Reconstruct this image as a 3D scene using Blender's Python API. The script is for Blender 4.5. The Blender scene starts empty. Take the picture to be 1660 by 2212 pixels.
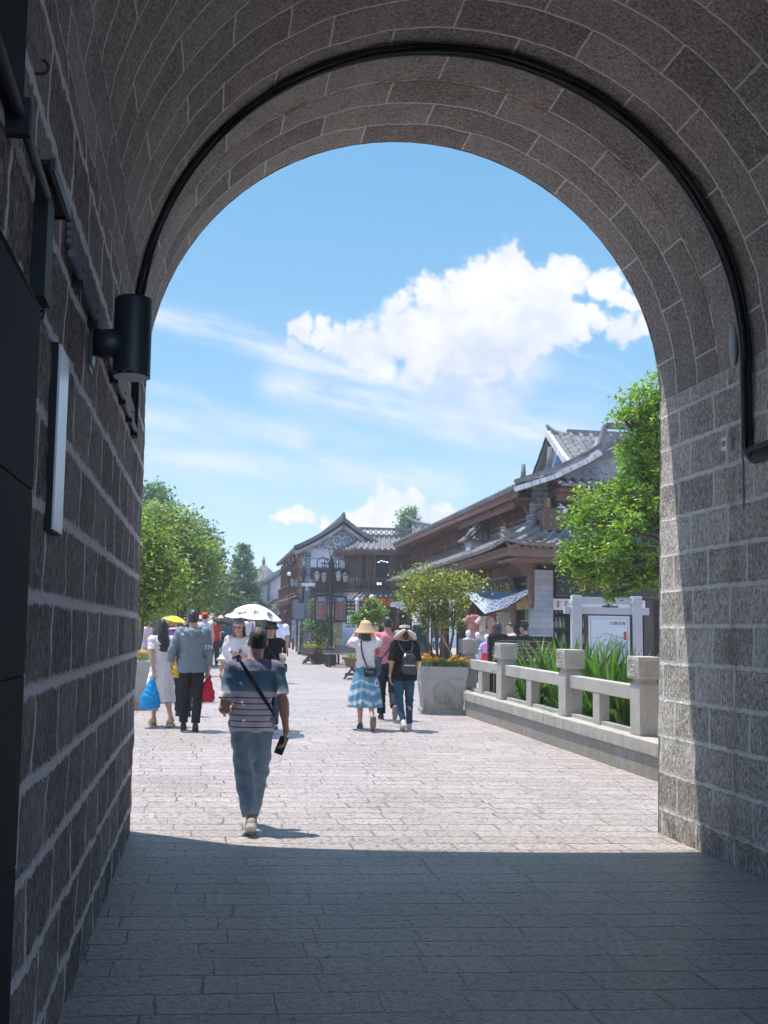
import bpy, bmesh, math, random, time
import numpy as np
from mathutils import Vector, Matrix, Euler, noise as mnoise
T0 = time.time()
random.seed(7); RNG = np.random.default_rng(11)
SC = bpy.context.scene
COL = SC.collection
PI = math.pi

# ------------------------------------------------------------------ camera model (photo measured on a 1660 x 2212 grid)
F = 2160.0; EYE = 1.65
def _rot(yaw, pitch, roll):
    cy, sy = math.cos(yaw), math.sin(yaw)
    fwd = np.array([sy*math.cos(pitch), cy*math.cos(pitch), math.sin(pitch)])
    right = np.array([cy, -sy, 0.0]); up = np.cross(right, fwd)
    c, s = math.cos(roll), math.sin(roll)
    return right*c + up*s, up*c - right*s, fwd
CR, CU, CF = _rot(math.radians(5), math.radians(5.4), math.radians(1.1))
PCX, PCY = 641.70, 1157.50
def _ray(px, py): return CF + CR*(px-PCX)/F - CU*(py-PCY)/F
def at(px, py, Y):
    d = _ray(px, py); return np.array([0, 0, EYE]) + d*(Y/d[1])
def gz(y): return 0.018*max(0.0, y-8.5)
def sky_uv(px, py):
    d = _ray(px, py); return d[0]/d[1], d[2]/d[1]

# ------------------------------------------------------------------ objects
def tag(o, label=None, cat=None, group=None, kind=None):
    if label: o['label'] = label
    if cat: o['category'] = cat
    if group: o['group'] = group
    if kind: o['kind'] = kind
    return o
def thing(name, label, cat, loc=(0, 0, 0), rz=0.0, group=None):
    o = bpy.data.objects.new(name, None); COL.objects.link(o)
    o.location = loc; o.rotation_euler = (0, 0, rz); o.empty_display_size = 0.1
    return tag(o, label, cat, group)
def link(name, me, parent=None, mat=None):
    o = bpy.data.objects.new(name, me); COL.objects.link(o)
    if mat is not None:
        for m in (mat if isinstance(mat, (list, tuple)) else [mat]): me.materials.append(m)
    if parent is not None: o.parent = parent
    return o
def dup(root, loc=None, rz=None, label=None, group=None):
    def cp(o, par):
        c = o.copy(); COL.objects.link(c)
        if par is not None:
            c.parent = par
        for ch in list(o.children): cp(ch, c)
        return c
    c = cp(root, root.parent)
    if loc is not None: c.location = loc
    if rz is not None: c.rotation_euler = (0, 0, rz)
    if label: c['label'] = label
    if group: c['group'] = group
    return c
def np_mesh(name, V, Fc, parent=None, mat=None, smooth=True, uv=None, mi=None):
    V = np.asarray(V, dtype=np.float32); Fc = np.asarray(Fc, dtype=np.int32)
    n = Fc.shape[1]
    me = bpy.data.meshes.new(name)
    me.vertices.add(len(V)); me.vertices.foreach_set('co', V.ravel())
    me.loops.add(Fc.size); me.loops.foreach_set('vertex_index', Fc.ravel())
    me.polygons.add(len(Fc))
    me.polygons.foreach_set('loop_start', np.arange(0, Fc.size, n, dtype=np.int32))
    me.polygons.foreach_set('loop_total', np.full(len(Fc), n, dtype=np.int32))
    if uv is not None:
        l = me.uv_layers.new(name='UVMap'); l.data.foreach_set('uv', np.asarray(uv, np.float32)[Fc.ravel()].ravel())
    if mi is not None: me.polygons.foreach_set('material_index', np.asarray(mi, np.int32))
    me.update(calc_edges=True)
    me.polygons.foreach_set('use_smooth', np.full(len(Fc), smooth, dtype=bool))
    return link(name, me, parent, mat)

class MB:
    """collects shapes, built into ONE mesh object"""
    def __init__(s): s.v = []; s.f = []; s.m = []; s.sm = []; s.cm = 0; s.xf = None
    def add(s, vs, fs, smooth=False):
        b = len(s.v)
        if s.xf is not None: vs = [tuple(s.xf @ Vector(v)) for v in vs]
        s.v.extend([tuple(map(float, v)) for v in vs])
        for f in fs: s.f.append(tuple(i+b for i in f)); s.m.append(s.cm); s.sm.append(smooth)
        return s
    def box(s, lo, hi, bevel=0.0):
        x0, y0, z0 = lo; x1, y1, z1 = hi
        if bevel <= 0:
            vs = [(x0,y0,z0),(x1,y0,z0),(x1,y1,z0),(x0,y1,z0),(x0,y0,z1),(x1,y0,z1),(x1,y1,z1),(x0,y1,z1)]
            return s.add(vs, [(0,3,2,1),(4,5,6,7),(0,1,5,4),(1,2,6,5),(2,3,7,6),(3,0,4,7)])
        bm = bmesh.new(); bmesh.ops.create_cube(bm, size=1)
        for v in bm.verts: v.co = Vector(((x0+x1)/2+v.co.x*(x1-x0), (y0+y1)/2+v.co.y*(y1-y0), (z0+z1)/2+v.co.z*(z1-z0)))
        bmesh.ops.bevel(bm, geom=list(bm.edges), offset=bevel, segments=2, affect='EDGES', profile=0.6)
        s.addbm(bm); return s
    def addbm(s, bm, smooth=False):
        bm.verts.index_update()
        s.add([v.co[:] for v in bm.verts], [[v.index for v in f.verts] for f in bm.faces], smooth); bm.free()
    def bar(s, a, b, w, h, up=(0, 0, 1)):
        a = Vector(a); b = Vector(b); d = (b-a).normalized(); u = Vector(up)
        x = d.cross(u)
        if x.length < 1e-4: x = d.cross(Vector((0, 1, 0)))
        x.normalize(); u = x.cross(d).normalized()
        vs = []
        for p in (a, b):
            for sx, sz in ((-1,-1),(1,-1),(1,1),(-1,1)): vs.append(p + x*sx*w/2 + u*sz*h/2)
        return s.add(vs, [(0,1,2,3),(7,6,5,4),(0,4,5,1),(1,5,6,2),(2,6,7,3),(3,7,4,0)])
    def tube(s, path, r, n=8, caps=True, smooth=True):
        P = [Vector(p) for p in path]; R = r if isinstance(r, (list, tuple, np.ndarray)) else [r]*len(P)
        vs = []; fs = []; prev = None
        for i, p in enumerate(P):
            d = (P[min(i+1, len(P)-1)] - P[max(i-1, 0)])
            if d.length < 1e-9: d = Vector((0, 0, 1))
            d.normalize()
            x = prev - d*prev.dot(d) if prev is not None else d.cross(Vector((0.13, 0.2, 1)))
            if x.length < 1e-4: x = d.cross(Vector((0, 1, 0.1)))
            x.normalize(); prev = x; y = d.cross(x)
            for k in range(n):
                a = 2*PI*k/n; vs.append(p + (x*math.cos(a) + y*math.sin(a))*R[i])
        for i in range(len(P)-1):
            for k in range(n):
                fs.append((i*n+k, i*n+(k+1) % n, (i+1)*n+(k+1) % n, (i+1)*n+k))
        s.add(vs, fs, smooth)
        if caps:
            b = len(s.v)-len(vs)
            s.f.append(tuple(b+k for k in reversed(range(n)))); s.m.append(s.cm); s.sm.append(False)
            e = b+(len(P)-1)*n
            s.f.append(tuple(e+k for k in range(n))); s.m.append(s.cm); s.sm.append(False)
        return s
    def lathe(s, prof, c=(0, 0, 0), n=16, smooth=True, sx=1, sy=1):
        vs = []; fs = []
        for r, z in prof:
            for k in range(n):
                a = 2*PI*k/n; vs.append((c[0]+r*sx*math.cos(a), c[1]+r*sy*math.sin(a), c[2]+z))
        for i in range(len(prof)-1):
            for k in range(n): fs.append((i*n+k, i*n+(k+1) % n, (i+1)*n+(k+1) % n, (i+1)*n+k))
        fs.append(tuple(reversed(range(n)))); e = (len(prof)-1)*n; fs.append(tuple(e+k for k in range(n)))
        return s.add(vs, fs, smooth)
    def sphere(s, c, r, n=12, m=8, sc=(1, 1, 1)):
        prof = []
        vs = []; fs = []
        for i in range(m+1):
            t = PI*i/m
            for k in range(n):
                a = 2*PI*k/n
                vs.append((c[0]+r*sc[0]*math.sin(t)*math.cos(a), c[1]+r*sc[1]*math.sin(t)*math.sin(a), c[2]-r*sc[2]*math.cos(t)))
        for i in range(m):
            for k in range(n): fs.append((i*n+k, i*n+(k+1) % n, (i+1)*n+(k+1) % n, (i+1)*n+k))
        return s.add(vs, fs, True)
    def prism(s, poly, a, b, axis='y'):
        """poly of 2D points extruded from a to b along axis (y: points are x,z; x: points are y,z; z: points are x,y)"""
        def p3(p, t): return (p[0], t, p[1]) if axis == 'y' else ((t, p[0], p[1]) if axis == 'x' else (p[0], p[1], t))
        n = len(poly); vs = [p3(p, a) for p in poly]+[p3(p, b) for p in poly]
        ar = sum(poly[i][0]*poly[(i+1) % n][1]-poly[(i+1) % n][0]*poly[i][1] for i in range(n))
        fl = (ar > 0) == (axis in ('x', 'z'))
        fl = fl == (b > a)
        fs = [tuple(reversed(range(n))), tuple(range(n, 2*n))]+[(i, (i+1) % n, n+(i+1) % n, n+i) for i in range(n)]
        if not fl: fs = [tuple(reversed(f)) for f in fs]
        return s.add(vs, fs)
    def build(s, name, mat=None, parent=None):
        me = bpy.data.meshes.new(name); me.from_pydata(s.v, [], s.f)
        me.polygons.foreach_set('material_index', np.array(s.m, np.int32))
        me.polygons.foreach_set('use_smooth', np.array(s.sm, bool)); me.update()
        return link(name, me, parent, mat)

def text_mesh(name, txt, size, parent, mat, loc, rot=(PI/2, 0, 0), ext=0.004, align='CENTER', space=1.0, line=1.0):
    cu = bpy.data.curves.new(name, 'FONT'); cu.body = txt; cu.size = size; cu.extrude = ext
    cu.align_x = align; cu.align_y = 'CENTER'; cu.space_character = space; cu.space_line = line; cu.resolution_u = 2
    o = bpy.data.objects.new(name+'_c', cu); COL.objects.link(o)
    dg = bpy.context.evaluated_depsgraph_get()
    me = bpy.data.meshes.new_from_object(o.evaluated_get(dg)); bpy.data.objects.remove(o); bpy.data.curves.remove(cu)
    me.name = name; me.materials.clear()
    ob = link(name, me, parent, mat); ob.location = loc; ob.rotation_euler = rot
    return ob

# ------------------------------------------------------------------ node expressions
class E:
    def __init__(s, nt, sk): s.nt = nt; s.s = sk
    def _m(s, op, o=None, o2=None, clamp=False):
        n = s.nt.nodes.new('ShaderNodeMath'); n.operation = op; n.use_clamp = clamp
        for i, v in enumerate((s, o, o2)):
            if v is None: continue
            if isinstance(v, E): s.nt.links.new(v.s, n.inputs[i])
            else: n.inputs[i].default_value = v
        return E(s.nt, n.outputs[0])
    def __add__(s, o): return s._m('ADD', o)
    __radd__ = __add__
    def __mul__(s, o): return s._m('MULTIPLY', o)
    __rmul__ = __mul__
    def __sub__(s, o): return s._m('SUBTRACT', o)
    def __rsub__(s, o): return (s*-1.0)+o
    def __truediv__(s, o): return s._m('DIVIDE', o)
    def floor(s): return s._m('FLOOR')
    def fract(s): return s._m('FRACT')
    def sin(s): return s._m('SINE')
    def sqrt(s): return s._m('SQRT')
    def abs(s): return s._m('ABSOLUTE')
    def pow(s, o): return s._m('POWER', o)
    def min(s, o): return s._m('MINIMUM', o)
    def max(s, o): return s._m('MAXIMUM', o)
    def gt(s, o): return s._m('GREATER_THAN', o)
    def mod(s, o): return s._m('FLOORED_MODULO', o)
    def clamp(s): return s._m('ADD', 0.0, None, True)
    def ss(s, a, b, lo=0.0, hi=1.0):
        n = s.nt.nodes.new('ShaderNodeMapRange'); n.interpolation_type = 'SMOOTHSTEP'
        s.nt.links.new(s.s, n.inputs[0])
        for i, v in zip((1, 2, 3, 4), (a, b, lo, hi)):
            if isinstance(v, E): s.nt.links.new(v.s, n.inputs[i])
            else: n.inputs[i].default_value = v
        return E(s.nt, n.outputs[0])
class NT:
    def __init__(s, nt): s.nt = nt; s.N = nt.nodes; s.L = nt.links
    def new(s, t, **k):
        n = s.N.new(t)
        for a, b in k.items(): setattr(n, a, b)
        return n
    def set(s, sk, v):
        if isinstance(v, E): s.L.new(v.s, sk)
        elif isinstance(v, (tuple, list)) and len(v) == 3 and sk.type == 'RGBA': sk.default_value = (*v, 1)
        else: sk.default_value = v
    def coord(s, kind='Object'):
        return E(s.nt, s.new('ShaderNodeTexCoord').outputs[kind])
    def pos(s): return E(s.nt, s.new('ShaderNodeNewGeometry').outputs['Position'])
    def rnd_obj(s): return E(s.nt, s.new('ShaderNodeObjectInfo').outputs['Random'])
    def rnd_island(s): return E(s.nt, s.new('ShaderNodeNewGeometry').outputs['Random Per Island'])
    def xyz(s, v):
        n = s.new('ShaderNodeSeparateXYZ'); s.set(n.inputs[0], v); return [E(s.nt, o) for o in n.outputs]
    def vec(s, x, y, z=0.0):
        n = s.new('ShaderNodeCombineXYZ'); [s.set(n.inputs[i], v) for i, v in enumerate((x, y, z))]; return E(s.nt, n.outputs[0])
    def scale(s, v, sc):
        n = s.new('ShaderNodeVectorMath', operation='MULTIPLY'); s.set(n.inputs[0], v); s.set(n.inputs[1], sc if isinstance(sc, (tuple, list)) else (sc, sc, sc)); return E(s.nt, n.outputs[0])
    def noise(s, v, sc=5.0, det=4.0, rough=0.55, dist=0.0, col=False):
        n = s.new('ShaderNodeTexNoise'); s.set(n.inputs['Vector'], v); n.inputs['Scale'].default_value = sc
        n.inputs['Detail'].default_value = det; n.inputs['Roughness'].default_value = rough; n.inputs['Distortion'].default_value = dist
        return E(s.nt, n.outputs['Color' if col else 'Fac'])
    def voro(s, v, sc=5.0, feat='F1', out='Distance', rnd=1.0):
        n = s.new('ShaderNodeTexVoronoi', feature=feat); s.set(n.inputs['Vector'], v); n.inputs['Scale'].default_value = sc
        n.inputs['Randomness'].default_value = rnd
        return E(s.nt, n.outputs[out])
    def white(s, v):
        n = s.new('ShaderNodeTexWhiteNoise', noise_dimensions='3D'); s.set(n.inputs['Vector'], v); return E(s.nt, n.outputs['Value'])
    def mix(s, f, a, b):
        n = s.new('ShaderNodeMix', data_type='RGBA'); s.set(n.inputs[0], f); s.set(n.inputs[6], a); s.set(n.inputs[7], b); return E(s.nt, n.outputs[2])
    def bump(s, h, strength=0.5, dist=0.01, nrm=None):
        n = s.new('ShaderNodeBump'); n.inputs['Strength'].default_value = strength; n.inputs['Distance'].default_value = dist; s.set(n.inputs['Height'], h)
        if nrm: s.set(n.inputs['Normal'], nrm)
        return E(s.nt, n.outputs[0])
def new_mat(name):
    m = bpy.data.materials.new(name); m.use_nodes = True
    t = NT(m.node_tree); t.N.clear()
    out = t.new('ShaderNodeOutputMaterial'); p = t.new('ShaderNodeBsdfPrincipled'); t.L.new(p.outputs[0], out.inputs[0])
    t.p = p; t.out = out; t.mat = m
    return t
def lin(c):
    """sRGB 0-255 -> linear"""
    return tuple((x/255/12.92 if x/255 <= 0.04045 else ((x/255+0.055)/1.055)**2.4) for x in c)
_mc = {}
def mat(name, col, rough=0.7, var=0.12, sc=8.0, bump=0.0, bsc=40.0, metal=0.0, spec=0.4, trans=0.0, emit=None):
    """plain material with a little noise variation"""
    if name in _mc: return _mc[name]
    t = new_mat(name); c = t.coord('Object')
    if var > 0:
        n = t.noise(c, sc, 5, 0.6)
        a = tuple(min(1, x*(1+var)) for x in col); b = tuple(x*(1-var) for x in col)
        t.set(t.p.inputs['Base Color'], t.mix(n.ss(0.3, 0.7), b, a))
        t.set(t.p.inputs['Roughness'], n*0.2+(rough-0.1))
    else:
        t.p.inputs['Base Color'].default_value = (*col, 1); t.p.inputs['Roughness'].default_value = rough
    t.p.inputs['Metallic'].default_value = metal; t.p.inputs['Specular IOR Level'].default_value = spec
    if trans: t.p.inputs['Transmission Weight'].default_value = trans
    if bump > 0: t.set(t.p.inputs['Normal'], t.bump(t.noise(c, bsc, 4, 0.6), bump, 0.01))
    if emit:
        t.p.inputs['Emission Color'].default_value = (*col, 1); t.p.inputs['Emission Strength'].default_value = emit
    _mc[name] = t.mat
    return t.mat
# ------------------------------------------------------------------ camera, world, sun
cam = bpy.data.cameras.new('camera'); camo = bpy.data.objects.new('camera', cam); COL.objects.link(camo)
cam.sensor_fit = 'VERTICAL'; cam.sensor_height = 36.0; cam.lens = 36.0*F/2212.0; cam.clip_end = 5000; cam.clip_start = 0.05
R3 = Matrix(((CR[0], CU[0], -CF[0]), (CR[1], CU[1], -CF[1]), (CR[2], CU[2], -CF[2])))
camo.matrix_world = Matrix.Translation((0, 0, EYE)) @ R3.to_4x4()
cam.shift_x = (830-PCX)/2212.0; cam.shift_y = -(1106-PCY)/2212.0
SC.camera = camo
SC.view_settings.view_transform = 'Standard'; SC.view_settings.look = 'None'; SC.view_settings.gamma = 1.0
SC.view_settings.exposure = EXPOSURE = 1.86
SUN_D = Vector((-1.6, 1.0, 7.5)).normalized()      # towards the sun
sl = bpy.data.lights.new('sun', 'SUN'); sl.energy = 2.05; sl.angle = math.radians(0.5); sl.color = (1.0, 0.95, 0.875)
so = bpy.data.objects.new('sun', sl); COL.objects.link(so)
so.rotation_euler = (-SUN_D).to_track_quat('-Z', 'Y').to_euler(); so.location = (0, 20, 40)

def make_world():
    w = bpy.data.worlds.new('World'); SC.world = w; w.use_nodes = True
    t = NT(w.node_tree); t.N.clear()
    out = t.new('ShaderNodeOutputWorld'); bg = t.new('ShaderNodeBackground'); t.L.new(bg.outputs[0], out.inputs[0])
    sky = t.new('ShaderNodeTexSky'); sky.sky_type = 'NISHITA'; sky.sun_disc = False
    sky.sun_elevation = math.asin(SUN_D.z); sky.sun_rotation = math.atan2(SUN_D.x, SUN_D.y)
    sky.altitude = 1900; sky.air_density = 1.0; sky.dust_density = 0.6; sky.ozone_density = 2.0
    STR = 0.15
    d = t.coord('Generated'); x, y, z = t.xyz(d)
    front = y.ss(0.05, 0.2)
    ys = y.max(0.02); u = x/ys; v = z/ys                      # gnomonic coordinates of the sky ahead of the gate
    p = t.vec(u, v, 0.0)
    wn = t.noise(p, 14, 6, 0.6, col=True)
    wx, wy, wz = t.xyz(wn)
    uu = u + (wx-0.5)*0.062; vv = v + (wy-0.5)*0.062
    blobs = [(1120,585,62),(1050,625,88),(1150,650,90),(965,665,88),(890,700,76),(1000,715,105),(815,740,62),(910,765,70),
             (1090,730,105),(1000,765,80),(1060,775,75),(935,770,60),(765,752,46),(1190,700,80),(655,702,34),(697,715,30),(640,742,22),(598,766,17),(735,735,34),(1228,580,42),
             (1262,600,42),(1310,614,42),(1352,648,42),(1290,688,44),(1350,708,46),(1240,700,55),(1400,690,46),(1480,640,80),(1560,590,90),
             (600,1112,20),(632,1112,24),(668,1116,28),(706,1122,28),(745,1132,26),(790,1125,44),(845,1105,52),(880,1118,50),(830,1140,50),(960,1150,60),(402,1090,13)]
    fld = None
    for (a, b, r) in blobs:
        cu, cv = sky_uv(a, b); rr = r/F*1.28
        dx = uu-cu; dy = vv-cv
        q = ((dx*dx+dy*dy).sqrt()*(-1.0/rr))+1.0
        q = q*(0.62+0.38*min(1.0, r/70.0))
        fld = q if fld is None else fld.max(q)
    fb = t.noise(p, 42, 8, 0.62)
    fb2 = t.noise(p, 11, 4, 0.5)
    bl = (t.noise(p, 15, 1.0, 0.5)-0.5).abs()*1.1+(t.noise(p, 36, 1.0, 0.5)-0.5).abs()*0.7+(t.noise(p, 85, 2.0, 0.5)-0.5).abs()*0.4
    dens = (fld + (bl-0.2)*1.25 + (fb-0.5)*0.75 + (fb2-0.5)*0.45).ss(0.06, 0.40)
    # soft underside of the big cloud
    soft = None
    for (a, b, r, k) in [(1010,800,135,1.0),(1065,865,115,0.75),(940,815,110,0.7),(1120,785,125,0.8),(1000,910,110,0.4)]:
        cu, cv = sky_uv(a, b); rr = r/F
        dx = uu-cu; dy = vv-cv
        q = (1.0-(dx*dx+dy*dy).sqrt()/rr).ss(0.0, 0.9)*k
        soft = q if soft is None else soft.max(q)
    soft = (soft*(fb2*0.9+0.45))
    dens = dens.max(soft).clamp()
    # cirrus: thin streaks, falling to the right
    ang = math.radians(-11); ca, sa = math.cos(ang), math.sin(ang)
    ur = u*ca+v*sa; vr = v*ca-u*sa
    bend = t.noise(t.vec(ur*1.2, vr*1.6, 3.0), 2.0, 3, 0.5)-0.5
    st = t.noise(t.vec(ur*1.5+bend*0.3, vr*11.0+bend*2.2, 0.0), 1.9, 6, 0.6, 0.25)
    lo = sky_uv(830, 1180)[1]; m0 = sky_uv(830, 1020)[1]; m1 = sky_uv(830, 790)[1]; hi = sky_uv(830, 640)[1]
    band = v.ss(lo, m0)*(1.0-v.ss(m1, hi))
    cir = st.ss(0.44, 0.74)*band*0.6
    def streak(pts, wd, k):
        s = None
        for (a, b), (c2, d2) in zip(pts[:-1], pts[1:]):
            u0, v0 = sky_uv(a, b); u1, v1 = sky_uv(c2, d2)
            L2 = (u1-u0)**2+(v1-v0)**2
            tt = (((u-u0)*((u1-u0)/L2))+((v-v0)*((v1-v0)/L2))).clamp()
            dx = u-(tt*(u1-u0)+u0); dy = v-(tt*(v1-v0)+v0)
            q = 1.0-((dx*dx+dy*dy).sqrt()/(wd/F)).clamp()
            s = q if s is None else s.max(q)
        tex = t.noise(t.vec(ur*5.0, vr*22.0, 1.0), 2.0, 6, 0.65)
        return s.ss(0.0, 1.0)*(tex.ss(0.2, 0.75))*k
    cir = cir.max(streak([(330,680),(470,712),(640,775),(800,815),(900,840)], 50, 1.0))
    cir = cir.max(streak([(600,830),(760,860),(930,900),(1100,935),(1300,950)], 75, 1.0))
    cir = cir.max(streak([(300,985),(560,1010),(760,1022),(980,1045)], 60, 0.85))
    cir = cir.max(streak([(300,905),(480,925),(640,945)], 65, 0.7))
    # cloud colour: bright tops, cooler thicker base
    shade = t.noise(t.vec(uu, vv-0.01, 0.5), 17, 5, 0.55)
    hgt = v.ss(sky_uv(1000, 850)[1], sky_uv(1000, 610)[1])
    low = 1.0-v.ss(sky_uv(830, 1050)[1], sky_uv(830, 950)[1])
    cb = ((shade-0.5)*1.9+(bl-0.2)*1.7+hgt*0.62+low*0.75+(fb-0.5)*0.6+0.16).clamp()
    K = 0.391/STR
    ccol = t.mix(cb, (0.50*K, 0.56*K, 0.67*K), (0.74*K, 0.745*K, 0.76*K))
    # clear sky: hand-set gradient ahead; brighter Nishita overhead and behind left as unseen fill
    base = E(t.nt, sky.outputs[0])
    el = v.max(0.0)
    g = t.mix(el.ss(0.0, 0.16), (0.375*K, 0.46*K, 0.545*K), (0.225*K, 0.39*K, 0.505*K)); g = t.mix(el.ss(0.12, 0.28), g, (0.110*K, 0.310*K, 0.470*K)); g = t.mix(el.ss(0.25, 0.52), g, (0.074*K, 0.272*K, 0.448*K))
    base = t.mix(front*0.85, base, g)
    base = t.mix(cir*front, base, (0.62*K, 0.66*K, 0.73*K))
    base = t.mix(dens*front, base, ccol)
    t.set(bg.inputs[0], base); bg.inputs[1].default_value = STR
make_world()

# ------------------------------------------------------------------ stone materials
XL, XR, YF, ZS = -0.575, 3.86, 8.41, 3.72         # tunnel walls, far face, springing
def masonry(name, dark, light, mort, L, th, tv, rag, vert=True):
    """u in metres along the stone, v in courses"""
    t = new_mat(name); uv = t.coord('UV'); u, v, _ = t.xyz(uv)
    o = t.coord('Object')
    n1 = t.noise(o, 9, 5, 0.65); n2 = t.noise(o, 55, 3, 0.6)
    v2 = v + (n1-0.5)*0.05; row = v2.floor(); fv = v2-row
    dv = fv.min(1.0-fv)*0.306
    r1 = t.white(t.vec(row, 3.3, 0.7))
    u2 = u + row.mod(2.0)*(L*0.5) + r1*L*0.22 + (n1-0.5)*0.012
    cu = (u2/L).floor(); fu = u2/L-cu; du = fu.min(1.0-fu)*L
    rag1 = t.noise(t.vec(u*2.0, v*0.9, 0.0), 9, 5, 0.7); rag2 = t.noise(o, 70, 3, 0.7)
    w = (rag1-0.38).max(0.0)*rag*5.0 + (rag2-0.5)*rag*2.2
    mh = 1.0-(dv-w*th).ss(th*0.20, th*0.42)
    mv = 1.0-(du-(rag2-0.5)*tv*0.8).ss(tv*0.25, tv*0.6)
    breakup = t.noise(o, 6, 4, 0.6).ss(0.24, 0.36)
    m = mh.max(mv*breakup).clamp()
    rs = t.white(t.vec(row, cu, 1.7))
    o2 = t.scale(o, (1.0, 1.0, 0.55)) if vert else o
    ch = t.noise(o2, 46, 4, 0.7, 0.6); ch2 = t.noise(o2, 120, 2, 0.6)
    big = t.noise(o, 2.2, 4, 0.6)
    k = (ch-0.5)*3.0 + (ch2-0.5)*0.9 + (rs-0.5)*0.34 + (big-0.5)*0.7 + 0.42
    col = t.mix(k.clamp(), dark, light)
    st = t.noise(t.scale(o, (1, 1, 0.3)), 3.0, 5, 0.6).ss(0.60, 0.78)*0.4
    col = t.mix(st, col, tuple(x*0.62 for x in dark))
    mc = t.mix(n2.ss(0.25, 0.75), tuple(x*0.72 for x in mort), mort)
    t.set(t.p.inputs['Base Color'], t.mix(m, col, mc))
    t.p.inputs['Roughness'].default_value = 0.85; t.p.inputs['Specular IOR Level'].default_value = 0.25
    hgt = ch*1.0+t.noise(o2, 24, 3, 0.6)*1.1+ch2*0.4 + m*0.75*(n2*0.5+0.75) - (1.0-(du.min(dv)).ss(0.0, 0.03))*0.35
    t.set(t.p.inputs['Normal'], t.bump(hgt, 1.0, 0.034))
    return t
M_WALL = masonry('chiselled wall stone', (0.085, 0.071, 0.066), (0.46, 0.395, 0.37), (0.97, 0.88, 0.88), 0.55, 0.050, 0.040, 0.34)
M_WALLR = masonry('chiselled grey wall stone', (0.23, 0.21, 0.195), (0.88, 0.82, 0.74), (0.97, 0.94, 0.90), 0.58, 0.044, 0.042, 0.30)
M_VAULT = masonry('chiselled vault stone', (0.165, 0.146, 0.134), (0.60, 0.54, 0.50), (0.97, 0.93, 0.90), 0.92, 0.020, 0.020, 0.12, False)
def add_stains(t):
    # pinkish wash-outs, a rust run and dirt near the ground: marks with a shape of their own
    base = t.p.inputs['Base Color'].links[0].from_socket
    o = t.coord('Object'); x, y, z = t.xyz(o); n = t.noise(o, 3.5, 5, 0.6)
    pk = (1.0-((y-7.15)*1.0).abs().ss(0.0, 0.12))*n.ss(0.35, 0.6)*0.35*(1.0-z.ss(3.1, 3.5))
    c = t.mix(pk, E(t.nt, base), (0.30, 0.10, 0.115))
    gr = (1.0-z.ss(0.0, 0.85))*t.noise(o, 6, 5, 0.7).ss(0.36, 0.62)*0.55
    c = t.mix(gr, c, (0.15, 0.125, 0.075))
    t.set(t.p.inputs['Base Color'], c)
add_stains(M_WALLR)
def rust_band(t):
    base = t.p.inputs['Base Color'].links[0].from_socket
    o = t.coord('Object'); x, y, z = t.xyz(o); n = t.noise(o, 5, 5, 0.65)
    rb = (1.0-(y-7.38).abs().ss(0.0, 0.05))*n.ss(0.40, 0.62)*0.75
    t.set(t.p.inputs['Base Color'], t.mix(rb, E(t.nt, base), (0.24, 0.085, 0.04)))
rust_band(M_VAULT)

def paving():
    t = new_mat('granite paving'); o = t.pos(); x, y, z = t.xyz(o)
    n1 = t.noise(o, 4, 4, 0.6); n0 = t.noise(o, 1.3, 2, 0.5)
    y2 = y + (n1-0.5)*0.045 + (n0-0.5)*0.05; H = 0.248
    r = (y2/H).floor(); fy = y2/H-r; dy = fy.min(1.0-fy)*H
    rr = t.white(t.vec(r, 7.1, 0.2)); rl = t.white(t.vec(r, 2.9, 5.2)); Lr = rl*0.22+0.44
    x2 = x + rr*2.0 + (n1-0.5)*0.05 + (t.noise(t.vec(x, r, 0.0), 1.7, 1, 0.5)-0.5)*0.45
    c = (x2/Lr).floor(); fx = x2/Lr-c; dx = fx.min(1.0-fx)*Lr
    edge = t.noise(o, 24, 5, 0.7)
    jy = 1.0-(dy-(edge-0.5)*0.024).ss(0.001, 0.014)
    jx = 1.0-(dx-(edge-0.5)*0.020).ss(0.0, 0.010)
    n6 = t.noise(o, 1.6, 4, 0.6)
    j = (jy.max(jx*0.85)*n6.ss(0.25, 0.62)).clamp()
    rs = t.white(t.vec(r, c, 9.0))
    sp = t.noise(t.scale(o, (1.0, 1.4, 1.0)), 30, 5, 0.72, 0.8); sp2 = t.noise(o, 120, 3, 0.65); big = t.noise(o, 0.8, 5, 0.65)
    k = (sp-0.5)*2.1+(sp2-0.5)*1.0+(rs-0.5)*0.24+(big-0.5)*0.8+0.66
    col = t.mix(k.clamp(), (0.20, 0.178, 0.172), (0.58, 0.50, 0.48))
    warm = t.noise(o, 0.45, 5, 0.65).ss(0.46, 0.68)*0.45
    col = t.mix(warm, col, (0.40, 0.335, 0.30))
    gum = 1.0-t.voro(o, 1.9).ss(0.03, 0.055); col = t.mix(gum*0.35, col, (0.10, 0.095, 0.09))
    pit = t.noise(o, 24, 6, 0.75, 0.5).ss(0.545, 0.64)*0.46
    col = t.mix(pit, col, (0.10, 0.095, 0.098))
    col = t.mix(j*0.72, col, (0.085, 0.078, 0.077))
    t.set(t.p.inputs['Base Color'], col)
    t.set(t.p.inputs['Roughness'], sp*0.5+0.08); t.p.inputs['Specular IOR Level'].default_value = 0.85
    h = sp*1.2+sp2*0.3-j*1.2+rs*0.45-pit*0.9+n1*0.8
    t.set(t.p.inputs['Normal'], t.bump(h, 1.0, 0.016))
    return t.mat
M_PAVE = paving()
M_DIRT = mat('distant ground', (0.22, 0.20, 0.17), 0.95, 0.25, 0.2)

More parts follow.
